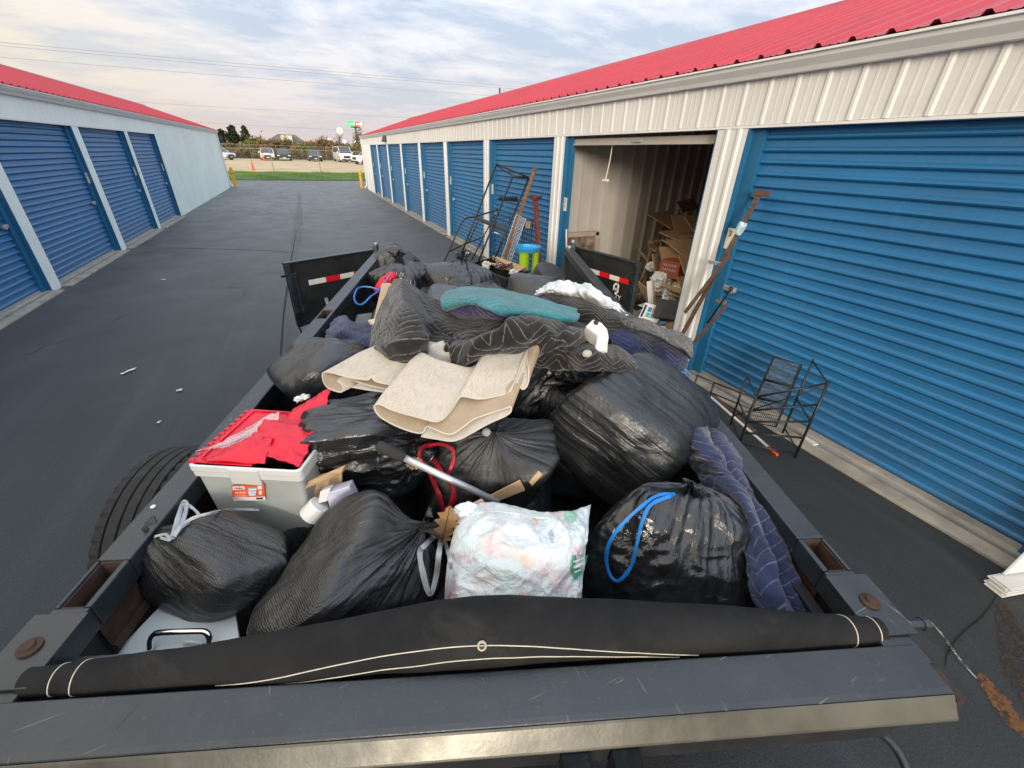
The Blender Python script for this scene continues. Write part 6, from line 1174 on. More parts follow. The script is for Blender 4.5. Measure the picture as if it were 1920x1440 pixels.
# dead leaf, crumpled clear film
def leaf():
    c = hit(836, 985, 0.012); a_ = hit(842, 962, 0.014) - hit(830, 1015, 0.012); L = np.linalg.norm(a_); a_ /= L; cd = c - np.array([0, 0, CAM_H]); cd /= np.linalg.norm(cd); s_ = np.cross(a_, cd); L *= 1.05
    out = [(-0.5, 0.03), (-0.42, 0.12), (-0.36, 0.30), (-0.27, 0.14), (-0.16, 0.38), (-0.05, 0.18), (0.08, 0.42), (0.16, 0.22), (0.28, 0.36), (0.34, 0.14), (0.44, 0.12), (0.52, 0.0)]
    V = [];
    for x, w in out:
        for t in (-1, -0.5, 0, 0.5, 1): V.append(c + a_ * x * L + s_ * w * t * L * (1.0 if t < 0 else 0.85) - cd * (0.006 * (abs(t)) ** 1.5 + 0.004 * math.sin(x * 9)))
    m = MB(); m.grid(np.array(V).reshape(len(out), 5, 3)); o = m.build('oak_leaf', plain('dead_leaf', (0.30, 0.175, 0.075), 0.8, var=0.35, vs=14, bump=0.5, bs=50), label='dry brown oak leaf beside the white carrier bag', cat='leaf', solid=0.0008)
    m = MB(); m.tube([c + a_ * x * L - cd * 0.006 for x in np.linspace(-0.62, 0.5, 8)], 0.0012, 5); m.build('leaf_stem', MAT['bark'], o)
leaf()
def crumple(name, label, cat, pix, z, mat, sz=None, seed=1, amp=0.4, parent=None, pts=None):
    c = hit(*pix, 0.02) if pts is None else np.array(pts, float); nv, nu = 26, 40; th = np.linspace(0.02, math.pi - 0.02, nv)[:, None]; ph = np.linspace(0, 2 * math.pi, nu)[None, :]
    D = np.stack([np.sin(th) * np.cos(ph), np.sin(th) * np.sin(ph), np.cos(th) + 0 * ph], -1).reshape(-1, 3); r = 1 - amp * np.abs(N3(D * 2.2 + seed) * 2) - amp * 0.5 * np.abs(N3(D * 5 + seed) * 2)
    Pq = c + (D * r[:, None]) * np.array(sz); m = MB(); m.grid(Pq.reshape(nv, nu, 3)); m.attr = D * 2; return m.build(name, mat, parent, label=label, cat=cat, smooth=False)
crumple('film_wrap', 'crumpled clear plastic wrap between cardboard strip and carrier bag', 'plastic wrap', (872, 955), 1.06, MAT['film_white'], (0.045, 0.026, 0.024), 5, 0.22)
crumple('dried_plant', 'straw coloured dried stalks under the aluminium pole', 'dried plant', (775, 868), 1.15, plain('straw', (0.36, 0.27, 0.16), 0.9, var=0.4, vs=30), (0.04, 0.03, 0.03), 9, 0.7)
crumple('plaster_chunk', 'grey white chunk of foam tucked under the lower cream rug', 'foam', (912, 810), 1.2, plain('grey_foam', (0.34, 0.34, 0.34), 0.9, var=0.1), (0.017, 0.017, 0.017), 13, 0.10)
# white moulded elbow
def elbow():
    p = lambda u, v, z: atz(u, v, z)
    A = [p(1098, 612, 1.52), p(1112, 598, 1.54), p(1128, 604, 1.54), p(1139, 616, 1.53), p(1142, 632, 1.51), p(1138, 658, 1.46), p(1117, 658, 1.46), p(1119, 636, 1.50), p(1118, 630, 1.51)]
    m = MB(); m.extrude(A, UA * 0.05 - up * 0.06); o = m.build('plastic_elbow', MAT['white_pl'], label='white moulded plastic elbow standing on the black blankets', cat='plastic part', bevel=0.006); reg(m)
    m = MB(); q = p(1117, 605, 1.545); m.lathe(q - UA * 0.002 + up * 0.0, (-UA * 0.6 + up * 0.6), [(0, 0.004), (0.010, 0.004), (0.010, 0.001)], 12); m.build('slot', MAT['ink'], o)
    m = MB(); m.extrude([p(1116, 648, 1.475), p(1139, 648, 1.48), p(1138, 660, 1.45), p(1116, 660, 1.45)], -UA * 0.003); m.build('tape_band', MAT['wht'], o)
elbow()
crumple('stone_lump', 'small pale lump beside the foot of the plastic elbow', 'lump', (1101, 663), 1.4, plain('pale_lump', (0.45, 0.42, 0.38), 0.9), (0.020, 0.016, 0.014), 3, 0.08)
# red clog with blue ribbon on the far bag
def clog():
    c = hit(722, 530, 0.03); a_ = UR * 0.75 + UA * 0.2 + up * 0.6; a_ /= np.linalg.norm(a_); s_ = np.cross(a_, up); s_ /= np.linalg.norm(s_); n_ = np.cross(s_, a_); G = []
    for x, w, h in ((-0.5, 0.02, 0.02), (-0.45, 0.3, 0.2), (-0.25, 0.40, 0.36), (0.0, 0.42, 0.46), (0.2, 0.36, 0.42), (0.42, 0.30, 0.34), (0.5, 0.12, 0.15)):
        G.append([c + a_ * x * 0.24 + s_ * math.cos(t) * w * 0.11 + n_ * (math.sin(t) * h * 0.11) for t in np.linspace(0, 2 * math.pi, 17)])
    m = MB(); m.grid(catmull(np.array(G), 22, 0)); o = m.build('red_clog', MAT['red_pl'], label='red rubber clog caught in the bag behind the beige carton', cat='shoe', smooth=True); reg(m)
    m = MB(); hc = [hit(u, v, 0.002) for u, v in ((722, 522), (729, 520), (735, 522), (720, 530), (728, 528), (734, 530))]
    for q in hc: cd = np.array([0, 0, CAM_H]) - q; m.lathe(q, cd, [(0, 0.003), (0.007, 0.003), (0.007, 0)], 8)
    m.build('vent_hole', plain('clog_hole', (0.12, 0.005, 0.01), 0.8, bump=0), o)
    c2 = hit(708, 548, 0.02)
clog()
rb = ribbon('blue_ribbon', laid([(712, 543, .03), (690, 538, .03), (672, 540, .03), (664, 555, .03), (668, 568, .03), (680, 570, .03), (695, 556, .03), (712, 545, .03)], z=1.1), 0.014, MAT['tie_blue'], label='bright blue ribbon loop beside the red clog', cat='ribbon', twist=0.4)
ribbon('tail', laid([(712, 544, .03), (720, 530, .03), (730, 518, .03), (733, 512, .03)], z=1.2), 0.010, plain('ribbon_violet', (0.22, 0.16, 0.55), 0.4), rb)
# black drum lying at the back of the bed
m = MB(); c = atz(1024, 532, 1.02); ax = UR * 0.35 - UA * 0.25 + up * 0.85; m.lathe(c - ax * 0.22, ax, [(0, 0), (0.15, 0), (0.165, 0.02), (0.17, 0.30), (0.165, 0.34), (0.12, 0.37), (0, 0.385)], 32); m.build('black_drum', MAT['black_pl'], label='black plastic drum standing behind the white sheet', cat='drum', smooth=False, bevel=0.006)
# white cabinet panel with a chrome handle in the front left corner
p = [atz(*q) for q in ((190, 1250, 0.84), (300, 1136, 0.86), (455, 1240, 0.84), (440, 1140, 0.86))]
wp = thing('cabinet_door', 'white cabinet door with a chrome handle in the front left corner', 'cabinet door', p[0])
m = MB(); m.hull8([p[0], p[0] - up * 0.02, p[1], p[1] - up * 0.02, p[2], p[2] - up * 0.02, p[3], p[3] - up * 0.02]); m.build('panel', MAT['white_paint'], wp, bevel=0.002); reg(m)
h0, h1 = atz(282, 1218, 0.855), atz(392, 1214, 0.855); hu = up * 0.034 + UA * 0.022
m = MB(); m.tube(curve([h0, h0 + hu * 0.6, h0 + hu + (h1 - h0) * 0.06, h0 + hu * 1.1 + (h1 - h0) * 0.2, h1 + hu * 1.1 - (h1 - h0) * 0.2, h1 + hu - (h1 - h0) * 0.06, h1 + hu * 0.6, h1], 40), 0.0085, 14); m.build('handle', MAT['chrome'], wp, smooth=True)
m = MB(); q = atz(345, 1208, 0.856); m.tube(curve([q, q + up * 0.012 + UR * 0.01, q + UR * 0.03 + up * 0.008, q + UR * 0.05], 12), 0.004, 6); m.build('clip', MAT['white_pl'], wp)
# pale wood end showing behind the glossy bag at the right corner
slab('wood_offcut', 'pale split wood offcut beside the denim blanket in the front right corner', 'wood', [(1412, 1085, 0.90), (1440, 1120, 0.90), (1420, 1150, 0.86), (1445, 1145, 0.86)], 0.04, MAT['wood_pale'])
ribbon('blue_strap', [atz(1272, 688, 1.12), atz(1278, 692, 1.13), atz(1286, 698, 1.125), atz(1293, 705, 1.10)], 0.014, MAT['tie_blue'], label='short bright blue strap on the right rail', cat='strap')
m = MB(); q = tp(287, 950, 1.052); m.lathe(T(q[0], q[1], 1.0515), (0, 0, 1), [(0, 0), (0.008, 0), (0.007, 0.003), (0, 0.004)], 12); m.build('white_button', MAT['white_pl'], label='small white disc lying on the left rail', cat='disc')
# ------------------------------------------------------------------ things round the trailer
def lean(x0, x1, z1=1.95):                        # plane of things leaning on the right wall: foot x0, head x1
    p = np.array([x0, 0, 0.0]); d = np.array([x1 - x0, 0, z1]); n_ = np.cross(d, np.array([0, 1.0, 0])); return lambda u, v: atp(u, v, p, n_)
def vert_at(g, u, v):                             # height where a sight line passes over ground spot g
    r = ray(u, v); t = np.hypot(g[0], g[1]) / np.hypot(r[0], r[1]); return CAM_H + r[2] * t
def tubes(name, label, cat, segs, r, mat, n=8, group=None):
    t = thing(name, label, cat, (*np.mean([np.mean(s, axis=0) for s in segs], axis=0)[:2], 0), group)
    return t
# tall black tube frame with treads
Lf = lambda y: (lambda u, v: aty(u, v, y))
zc6 = lambda x, y: (820 + x / 6, 290 + y / 6)
fy = {'A': 7.55, 'B': 7.2, 'C': 6.75, 'D': 6.85}
def fp(k, x, y): return aty(*zc6(x, y), fy[k])
def down(p, q):                                   # carry a leg on to the ground
    d = q - p; return p + d * ((0.02 - p[2]) / d[2])
rk = thing('rolling_ladder', 'tall black tube frame with treads leaning by the blue doors', 'ladder', (2.7, 7.0, 0))
def tb(name, pts, r=0.016, mat='black_metal', par=None, smooth=True, n=8): m = MB(); m.tube(pts, r, n); return m.build(name, MAT[mat], par or rk, smooth=smooth)
tb('leg', [down(fp('B', 665, 105), fp('B', 250, 1170)), fp('B', 665, 105)]); tb('leg', [down(fp('C', 850, 240), fp('C', 440, 1260)), fp('C', 850, 240)]); tb('leg', [down(fp('D', 1030, 260), fp('D', 640, 1190)), fp('D', 1030, 260)])
tb('top_bar', [fp('B', 665, 105), fp('D', 1030, 258)], 0.014); tb('top_bar', [fp('B', 670, 120), fp('C', 850, 238)], 0.014); tb('top_bar', [fp('C', 850, 240), fp('D', 1030, 262)], 0.014)
a_ = down(fp('A', 285, 750), fp('A', 40, 1280)); tb('handrail', curve([a_, fp('A', 130, 1090), fp('A', 285, 750), fp('A', 430, 695), fp('A', 680, 622)], 30), 0.015)
tb('brace', [fp('A', 130, 1092), fp('B', 320, 1000), fp('C', 530, 920)], 0.012); tb('brace', [fp('B', 455, 760), fp('B', 345, 1005)], 0.011); tb('brace', [fp('C', 640, 700), fp('C', 530, 900), fp('C', 385, 1190)], 0.011); tb('brace', [fp('D', 640, 875), fp('D', 740, 905)], 0.012, 'galv')
m = MB(); m.hull8([fp('B', 430, 705), fp('B', 430, 735), fp('B', 445, 690), fp('B', 445, 720), fp('D', 780, 850), fp('D', 780, 885), fp('D', 795, 830), fp('D', 795, 860)]); m.build('tread', MAT['black_pl'], rk, bevel=0.003)
m = MB(); m.hull8([fp('C', 680, 485), fp('C', 685, 515), fp('C', 690, 478) + UA * 0.15, fp('C', 695, 505) + UA * 0.15, fp('D', 905, 495), fp('D', 905, 535), fp('D', 915, 478) + UA * 0.15, fp('D', 915, 510) + UA * 0.15]); m.build('tread', MAT['black_metal'], rk, bevel=0.003)
m = MB(); m.hull8([fp('B', 440, 715), fp('B', 440, 722), fp('B', 452, 705), fp('B', 452, 712), fp('B', 485, 728), fp('B', 485, 734), fp('B', 490, 716), fp('B', 490, 722)]); m.build('sticker', MAT['wht'], rk)
# leaning pieces: brown plank, wire panels, red iron post
L1 = lean(2.95, 3.50)
def plank(name, label, cat, u0, v0, u1, v1, w, t, mat, L, z0=0.01, group=None):
    a, b_ = L(u0, v0), L(u1, v1); b_ = a + (b_ - a) * ((z0 - a[2]) / (b_[2] - a[2])); m = MB(); m.bar(a, b_, w, t, (-1, 0, 0.3)); return m.build(name, MAT[mat], label=label, cat=cat, bevel=0.004, group=group), a, b_
pk, pa_, pb_ = plank('bed_side_rail', 'long brown wooden bed rail leaning beside the black ladder frame', 'bed rail', 1003, 316, 945, 490, 0.075, 0.03, 'wood', L1)
m = MB(); d_ = (pb_ - pa_) / np.linalg.norm(pb_ - pa_); LOC[pk.name] = np.array(pk.location); m.bar(pa_ - d_ * 0.02, pa_ + d_ * 0.04, 0.10, 0.045, (-1, 0, 0.3)); m.build('end_cap', MAT['brown_iron'], pk, bevel=0.004)
m = MB(); m.bar(pa_ + d_ * 0.6, pa_ + d_ * 1.5, 0.03, 0.06, (-1, 0, 0.3)); m.build('cleat', MAT['wood'], pk)
def wire_panel(name, label, corners, nx, ny, r, mat, frame_r):
    c = [np.array(q) for q in corners]; t = thing(name, label, 'wire shelf', (np.mean([q[0] for q in c]), np.mean([q[1] for q in c]), 0)); m = MB()
    for i in range(nx + 1): f = i / nx; m.tube([c[0] + (c[1] - c[0]) * f, c[3] + (c[2] - c[3]) * f], r, 4)
    for i in range(ny + 1): f = i / ny; m.tube([c[0] + (c[3] - c[0]) * f, c[1] + (c[2] - c[1]) * f], r, 4)
    m.build('wire_grid', MAT[mat], t); m = MB(); m.tube([*c, c[0]], frame_r, 6); m.build('rim_wire', MAT[mat], t); return t
L2 = lean(3.0, 3.42)
wire_panel('wire_shelf', 'white wire shelf leaning behind the brown bed rail', [L2(968, 402), L2(986, 410), L2(957, 492), L2(938, 490)], 5, 34, 0.0022, 'white_pl', 0.005)
L3 = lean(3.25, 3.5)
wire_panel('wire_shelf', 'black wire shelf with shiny clips standing behind the ladder frame', [L3(925, 398), L3(957, 400), L3(942, 488), L3(918, 485)], 6, 9, 0.004, 'black_metal', 0.008)
rs = np.random.RandomState(8); m = MB()
for k in range(22): p_ = L3(rs.uniform(924, 956), rs.uniform(385, 470)) - np.array([0.03, 0, 0]); m.lathe(p_, (-1, 0, 0.3), [(0, 0.006), (0.009, 0.004), (0.006, 0)], 8)
m.build('shiny_clips', MAT['alu'], label='scatter of shiny metal clips on the black wire shelf', cat='clips', kind='stuff')
wire_panel('black_rack', 'dark slatted rack panel between the wire shelf and the red iron post', [L3(985, 412), L3(1000, 414), L3(990, 496), L3(972, 494)], 4, 2, 0.008, 'black_metal', 0.009)
m = MB(); m.hull8([L3(u, v) + np.array([o, 0, 0]) for u, v in ((989, 414), (987, 428), (996, 415), (994, 428)) for o in (-0.03, 0)]); m.build('rack_tag', plain('tan_tag', (0.35, 0.27, 0.16), 0.8), label='tan tag hanging on the dark rack panel', cat='tag')
L4 = lean(3.38, 3.50)
po, a4, b4_ = plank('iron_post', 'red brown iron post with a flared plate on top, leaning on a blue door', 'iron post', 1004, 370, 1011, 500, 0.075, 0.05, 'red_iron', L4)
LOC[po.name] = np.array(po.location); m = MB(); m.hull8([L4(u, v) + np.array([o, 0, 0]) for u, v in ((998, 365), (1000, 374), (1014, 368), (1009, 375)) for o in (-0.05, 0.01)]); m.hull8([L4(u, v) + np.array([o, 0, 0]) for u, v in ((1008, 367), (1008, 373), (1016, 367), (1013, 371)) for o in (-0.03, 0.02)]); m.build('head_plate', MAT['red_iron'], po, bevel=0.004)
# dark tote with odds and ends
tL, tF, tR = atz(881, 494, 0.5), atz(950, 522, 0.5), atz(991, 507, 0.5); tB = tL + tR - tF; tc_ = (tL + tR) / 2
tot = thing('storage_tote', 'dark grey storage tote full of papers and cords by the water table', 'storage tote', (*tc_[:2], 0)); m = MB()
inn = lambda p, k, z: tc_ + (p - tc_) * k * np.array([1, 1, 0]) + np.array([0, 0, z - 0.5])
ring = lambda k, z: [inn(p, k, z) for p in (tL, tF, tR, tB, tL)]
m.grid([ring(0.82, 0.02), ring(0.96, 0.46)]); m.add(ring(0.82, 0.02)[:4], [(0, 1, 2, 3)]); m.build('tote_body', MAT['black_pl'], tot, solid=0.006, bevel=0.01)
m = MB(); m.grid([ring(0.965, 0.44), ring(1.0, 0.44), ring(1.02, 0.48), ring(1.0, 0.50), ring(0.95, 0.5)]); m.build('tote_rim', MAT['black_pl'], tot, bevel=0.003)
m = MB(); m.hull8([inn(p, k, z) for p, k in ((tB, 0.9), (tR, 0.92), (tF * 0.3 + tR * 0.7, 0.8), (tL * 0.4 + tB * 0.6, 0.7)) for z in (0.47, 0.55 if p is tB or p is tR else 0.49)]); m.build('cardboard_piece', MAT['card'], label='cardboard flap standing in the dark storage tote', cat='cardboard')
for i, (q, s_) in enumerate((((tL * 0.75 + tR * 0.25), 0.09), ((tL * 0.6 + tF * 0.4), 0.07), ((tF * 0.6 + tR * 0.4), 0.08), ((tL + tR) / 2, 0.07))):
    crumple('crumpled_paper', ['crumpled white paper at the left end of the dark tote', 'ball of white paper by the left rim of the dark tote', 'white paper wad near the front corner of the dark tote', 'white paper wad in the middle of the dark tote'][i], 'paper', None, 0, MAT['white_pl'], (s_, s_, 0.06), 20 + i, 0.5, pts=inn(q, 0.85, 0.52))
rs = np.random.RandomState(2)
for k in range(3):
    c = inn((tF * 0.4 + tR * 0.4 + tL * 0.2), 0.8 - 0.1 * k, 0.55 + 0.015 * k); m = MB(); q = np.linspace(0, 6.28, 24); m.tube([c + np.array([math.cos(t) * (0.10 + 0.02 * k), math.sin(t * (1 if k != 1 else 2)) * 0.08, 0.02 * math.sin(3 * t + k)]) for t in q], 0.009, 6); m.build('cord_loop', plain('cord_maroon', (0.10, 0.025, 0.025), 0.6), label=['maroon cord looped on top of the tote contents', 'twisted maroon cord under the top loop in the tote', 'lowest maroon cord loop in the tote'][k], cat='cord', smooth=True, group='maroon cords in the tote')
# toy water table
YW = 6.25; W_ = lambda u, v, y=YW: aty(u, v, y)
wt = thing('water_table', 'toddler water table with blue top, lime green legs and blue basin', 'toy table', (3.15, YW, 0))
def slabtop(pix, y0, y1, th_, mat, nm):
    pts = [W_(u, v, y0 if k == 0 else y1) for u, v, k in pix]; z = np.mean([p_[2] for p_ in pts]); pts = [np.array([p_[0], p_[1], z]) for p_ in pts]; m = MB(); m.extrude(pts, (0, 0, th_)); return m.build(nm, MAT[mat], wt, bevel=0.015)
zt1 = W_(990, 463)[2]; x0_, x1_ = W_(968, 458)[0], W_(1011, 472)[0]
def kidney(z, k): 
    out = []
    for t in np.linspace(0, 2 * math.pi, 28)[:-1]: rr_ = (0.5 + 0.10 * math.cos(2 * t)) * k; out.append(((x0_ + x1_) / 2 + math.cos(t) * (x1_ - x0_) * rr_ * 0.9, YW + math.sin(t) * 0.22 * k, z))
    return out
m = MB(); lo_k, hi_k = kidney(zt1 - 0.06, 0.88), kidney(zt1, 1.0); m.grid([lo_k + lo_k[:1], hi_k + hi_k[:1], kidney(zt1 + 0.012, 1.0) + kidney(zt1 + 0.012, 1.0)[:1], kidney(zt1 + 0.01, 0.9) + kidney(zt1 + 0.01, 0.9)[:1], kidney(zt1 - 0.03, 0.84) + kidney(zt1 - 0.03, 0.84)[:1]]); kk = kidney(zt1 - 0.03, 0.84); m.add(kk, [tuple(range(len(kk)))]); m.add(lo_k, [tuple(range(len(lo_k)))]); m.build('table_top', MAT['blue_pl'], wt, smooth=False)
for (u0, u1, lab) in ((974, 992, 0), (999, 1010, 1)):
    xa_, xb_ = W_(u0, 470)[0], W_(u1, 475)[0]; xc = (xa_ + xb_) / 2; w = (xb_ - xa_) / 2; m = MB()
    m.grid([[(xc + math.cos(t) * w * k * (1 if z > 0.3 else 1.25), YW + math.sin(t) * w * k, z) for t in np.linspace(0, 2 * math.pi, 17)] for z, k in ((0.12, 1.2), (0.2, 1.15), (0.4, 0.95), (zt1 - 0.12, 0.9), (zt1 - 0.055, 1.05))]); m.build('leg', MAT['lime_pl'], wt, smooth=True)
xw0, xw1 = W_(968, 500)[0], W_(1020, 500)[0]
m = MB(); bsn = lambda z, k: [((xw0 + xw1) / 2 + math.cos(t) * (xw1 - xw0) / 2 * k, YW + math.sin(t) * 0.3 * k, z) for t in np.linspace(0, 2 * math.pi, 25)]; m.grid([bsn(0.0, 0.85), bsn(0.14, 0.95), bsn(0.24, 1.0), bsn(0.255, 0.96), bsn(0.2, 0.88)]); m.add(bsn(0.2, 0.88)[:-1], [tuple(range(24))]); m.build('basin', MAT['blue_pl'], wt, smooth=False)
# scrap of white paper by the drum
slab('paper_sheet', 'white paper sheet stuck between the black drum and the trailer post', 'paper', [(1050, 515, 0.55), (1066, 512, 0.55), (1056, 530, 0.45), (1066, 532, 0.45)], 0.003, MAT['white_pl'])

# --- inside the open unit
I_ = lambda u, v, x: atx(u, v, x)
def piece(name, label, cat, u, v, x, w, h, yaw, tilt, mat, t=0.012, roll=0.0, group=None):
    c = atx(u, v, x); R_ = np.array((Matrix.Rotation(yaw, 3, 'Z') @ Matrix.Rotation(tilt, 3, 'X') @ Matrix.Rotation(roll, 3, 'Y'))); m = MB(); m.box(c, (w, h, t), R_[:, 0], R_[:, 1], R_[:, 2]); return m.build(name, MAT[mat] if isinstance(mat, str) else mat, label=label, cat=cat, bevel=0.002, group=group)
m = MB(); rs = np.random.RandomState(6); NX, NY = 26, 18; Gm = np.zeros((NX, NY, 3))
for i in range(NX):
    for j in range(NY):
        f, g = i / (NX - 1), j / (NY - 1); x = 3.80 + f * 2.6; y = 3.27 + g * (1.25 - 0.15 * f); hgt = (0.18 + 1.30 * min(1, f * 1.5) ** 0.75) * (1 - g ** 3.0) ; Gm[i, j] = (x, y, 0.035 + max(0, hgt + 0.12 * float(N3(np.array([[x * 3, y * 3, 1.0]]))[0]) * (1 - g)))
m.grid(Gm); m.build('rubbish_mound', MAT['card_d'], label='mound of brown rubbish filling the near side of the open unit', cat='rubbish heap', loc=(5.5, 3.9, 0.03), kind='stuff')
GC = 'cardboard sheets heaped in the unit'
sheets = [(1290, 385, 6.6, 1.1, 0.22, 0.5, 0.9, 'card', 'long cardboard strip slanting up at the top of the heap in the unit'), (1255, 412, 5.9, 0.75, 0.55, 0.3, 0.35, 'card_d', 'broad dark cardboard sheet on top of the heap, its corner to the left'), (1290, 420, 5.9, 0.55, 0.4, -0.4, 0.6, 'card_d', 'open cardboard box side with a white spot, high in the heap'),
          (1275, 440, 5.5, 0.7, 0.35, 0.2, 0.2, 'card', 'cardboard sheet under the box side with the white spot'), (1253, 443, 5.3, 0.3, 0.25, 0.6, 0.8, 'card', 'small tan cardboard square in the middle of the heap'), (1290, 455, 5.2, 0.8, 0.3, -0.1, 0.15, 'card', 'flat tan cardboard sheet across the middle of the heap'), (1300, 470, 5.0, 0.75, 0.4, 0.25, 0.4, 'card', 'torn tan cardboard sheet with ragged left edge'),
          (1265, 478, 4.9, 0.45, 0.35, -0.5, 0.5, 'card', 'cardboard flap over the printed carton'), (1300, 495, 4.7, 0.5, 0.3, 0.1, 0.9, 'card', 'cardboard side next to the white pillar'), (1222, 462, 5.4, 0.5, 0.12, 0.9, 0.3, 'card', 'thin cardboard strip at the left edge of the heap'), (1232, 452, 5.3, 0.4, 0.1, 0.2, 0.0, 'card_d', 'narrow brown batten sticking out to the left of the heap'), (1207, 480, 5.2, 0.55, 0.16, 1.1, 0.9, 'card', 'pale cardboard strip leaning by the orange pole'),
          (1208, 545, 4.3, 0.5, 0.22, 1.2, 1.1, 'card', 'upright cardboard panel behind the right gate'), (1232, 500, 4.6, 0.2, 0.4, 0.4, 1.2, 'card', 'torn cardboard piece beside the blue scrap'), (1283, 545, 4.3, 0.14, 0.4, 0.2, 1.0, 'card', 'brown cardboard strip between the white bag and the pillar'), (1320, 430, 5.6, 0.6, 0.5, 0.2, 0.7, 'card_d', 'dark cardboard sheet half behind the white pillar')]
for u, v, x, w, h, ya, ti, mt, lab in sheets: piece('cardboard_sheet', lab, 'cardboard', u, v, 3.75 + (x - 3.75) * 0.74, w * 0.88, h * 0.92, ya, ti, mt, 0.012, 0.0, GC)
rs = np.random.RandomState(21)
for k in range(64):                               # torn pieces lying all over the heap
    i, j = rs.randint(2, NX - 1), rs.randint(0, NY - 3); c = Gm[i, j] + np.array([0, 0, 0.06]); R_ = np.array((Matrix.Rotation(rs.uniform(0, 3), 3, 'Z') @ Matrix.Rotation(rs.uniform(-0.9, 0.9), 3, 'X') @ Matrix.Rotation(rs.uniform(-0.7, 0.7), 3, 'Y')))
    w, h = rs.uniform(0.14, 0.36), rs.uniform(0.10, 0.24); pts = [c + R_[:, 0] * math.cos(t) * w * rs.uniform(0.8, 1.2) + R_[:, 1] * math.sin(t) * h * rs.uniform(0.8, 1.2) for t in np.linspace(0.3, 6.0, 6)]; m = MB(); m.extrude(pts, R_[:, 2] * 0.008)
    m.build('cardboard_scrap', MAT['card'] if k % 3 else MAT['card_d'], label='torn brown cardboard piece scattered over the heap in the open unit', cat='cardboard', group='torn cardboard over the heap')
m = MB(); m.tube([I_(1248, 420, 5.6), I_(1228, 470, 5.2), I_(1198, 535, 4.7)], 0.028, 10); op = m.build('wooden_pole', MAT['wood'], label='orange brown wooden pole standing at the left of the heap in the unit', cat='pole', smooth=True)
m = MB(); m.lathe(I_(1229, 468, 5.1), (-1, 0, 0.2), [(0, 0.045), (0.03, 0.035), (0.045, 0), (0.03, -0.03), (0, -0.04)], 16); m.build('ball_cap', MAT['white_pl'], label='white ball on the wooden pole', cat='ball', smooth=True)
m = MB(); m.bar(I_(1226, 455, 5.15), I_(1205, 520, 4.7), 0.03, 0.02, (-1, 0, 0)); m.build('pale_lath', MAT['wood_pale'], label='pale lath beside the wooden pole in the unit', cat='lath'); m = MB(); m.bar(I_(1252, 500, 4.6), I_(1185, 556, 4.2), 0.02, 0.02, (-1, 0, 0)); m.build('dark_batten', MAT['bark'], label='thin dark batten lying across the foot of the heap', cat='batten')
piece('blue_scrap', 'royal blue plastic scrap above the white bags in the unit', 'plastic scrap', 1243, 495, 4.55, 0.10, 0.22, 0.5, 1.2, plain('royal_blue', (0.02, 0.05, 0.45), 0.4), 0.02)
pc_ = plain('carton_rust_red', (0.36, 0.10, 0.05), 0.6, var=0.12); c_ = atx(1264, 503, 4.45); ct = thing('printed_carton', 'red brown printed carton with white lettering, under the cardboard', 'carton', c_); m = MB(); m.box(c_, (0.30, 0.26, 0.22), (0.25, -0.97, 0), (0.97, 0.25, 0), (0, 0, 1)); m.build('carton_body', pc_, ct, bevel=0.004)
fx = np.array([-0.97, -0.25, 0]); sx_ = np.array([0.25, -0.97, 0]); fb = c_ + fx * 0.1315
m = MB(); rs = np.random.RandomState(3)
for row in (0.06, 0.0):
    for k in range(6): m.tube([fb + sx_ * (-0.10 + k * 0.036 + q * 0.012) + up * (row - 0.018 + 0.035 * (q % 2)) for q in range(3)], 0.0045, 4)
m.hull8([fb + sx_ * a + up * z + fx * o for a in (-0.14, -0.01) for z in (-0.10, -0.055) for o in (0, 0.003)]); m.build('carton_print', MAT['wht'], ct)
def whitebag(label, u, v, x, s, seed): crumple('white_bag', label, 'plastic bag', None, 0, MAT['film_white'], s, seed, 0.22, pts=atx(u, v, x))
whitebag('white plastic bag under the printed carton in the unit', 1240, 530, 4.35, (0.19, 0.17, 0.19), 31); whitebag('lower white plastic bag beside the pillar, in the unit', 1262, 556, 4.15, (0.17, 0.15, 0.15), 37); whitebag('small white bag on the left edge of the pile of white bags', 1222, 500, 4.6, (0.10, 0.10, 0.08), 39)
piece('white_box', 'narrow white box standing on end beside the white bags', 'box', 1221, 548, 4.0, 0.09, 0.30, 0.2, 1.25, 'white_pl', 0.07, 0.3)
tb_ = atx(1222, 588, 3.80); tx = thing('toy_box', 'white toy box printed with coloured squares at the mouth of the unit', 'toy box', tb_); m = MB(); Rm = np.array(Matrix.Rotation(-1.15, 3, 'Z') @ Matrix.Rotation(0.95, 3, 'X')); m.box(tb_, (0.26, 0.22, 0.07), Rm[:, 0], Rm[:, 1], Rm[:, 2]); m.build('box_body', MAT['white_pl'], tx, bevel=0.003)
cs = [(0.02, 0.25, 0.6), (0.8, 0.28, 0.05), (0.6, 0.05, 0.06), (0.1, 0.45, 0.3), (0.12, 0.35, 0.6), (0.75, 0.5, 0.25)]
for k in range(6):
    m = MB(); q = tb_ + Rm[:, 0] * (-0.03 + 0.062 * (k % 3)) + Rm[:, 1] * (0.035 - 0.075 * (k // 3)) + Rm[:, 2] * 0.0365; m.box(q, (0.052, 0.062, 0.003), Rm[:, 0], Rm[:, 1], Rm[:, 2]); m.build('printed_square', plain('toy_print_%d' % k, cs[k], 0.5, bump=0), tx)
m = MB(); m.box(tb_ + Rm[:, 0] * -0.1 + Rm[:, 2] * 0.0365, (0.03, 0.17, 0.003), Rm[:, 0], Rm[:, 1], Rm[:, 2]); m.build('printed_bar', NAVY, tx)
piece('black_box', 'black box behind the toy box at the mouth of the unit', 'box', 1252, 582, 3.9, 0.30, 0.25, -0.9, 0.9, 'black_pl', 0.08)
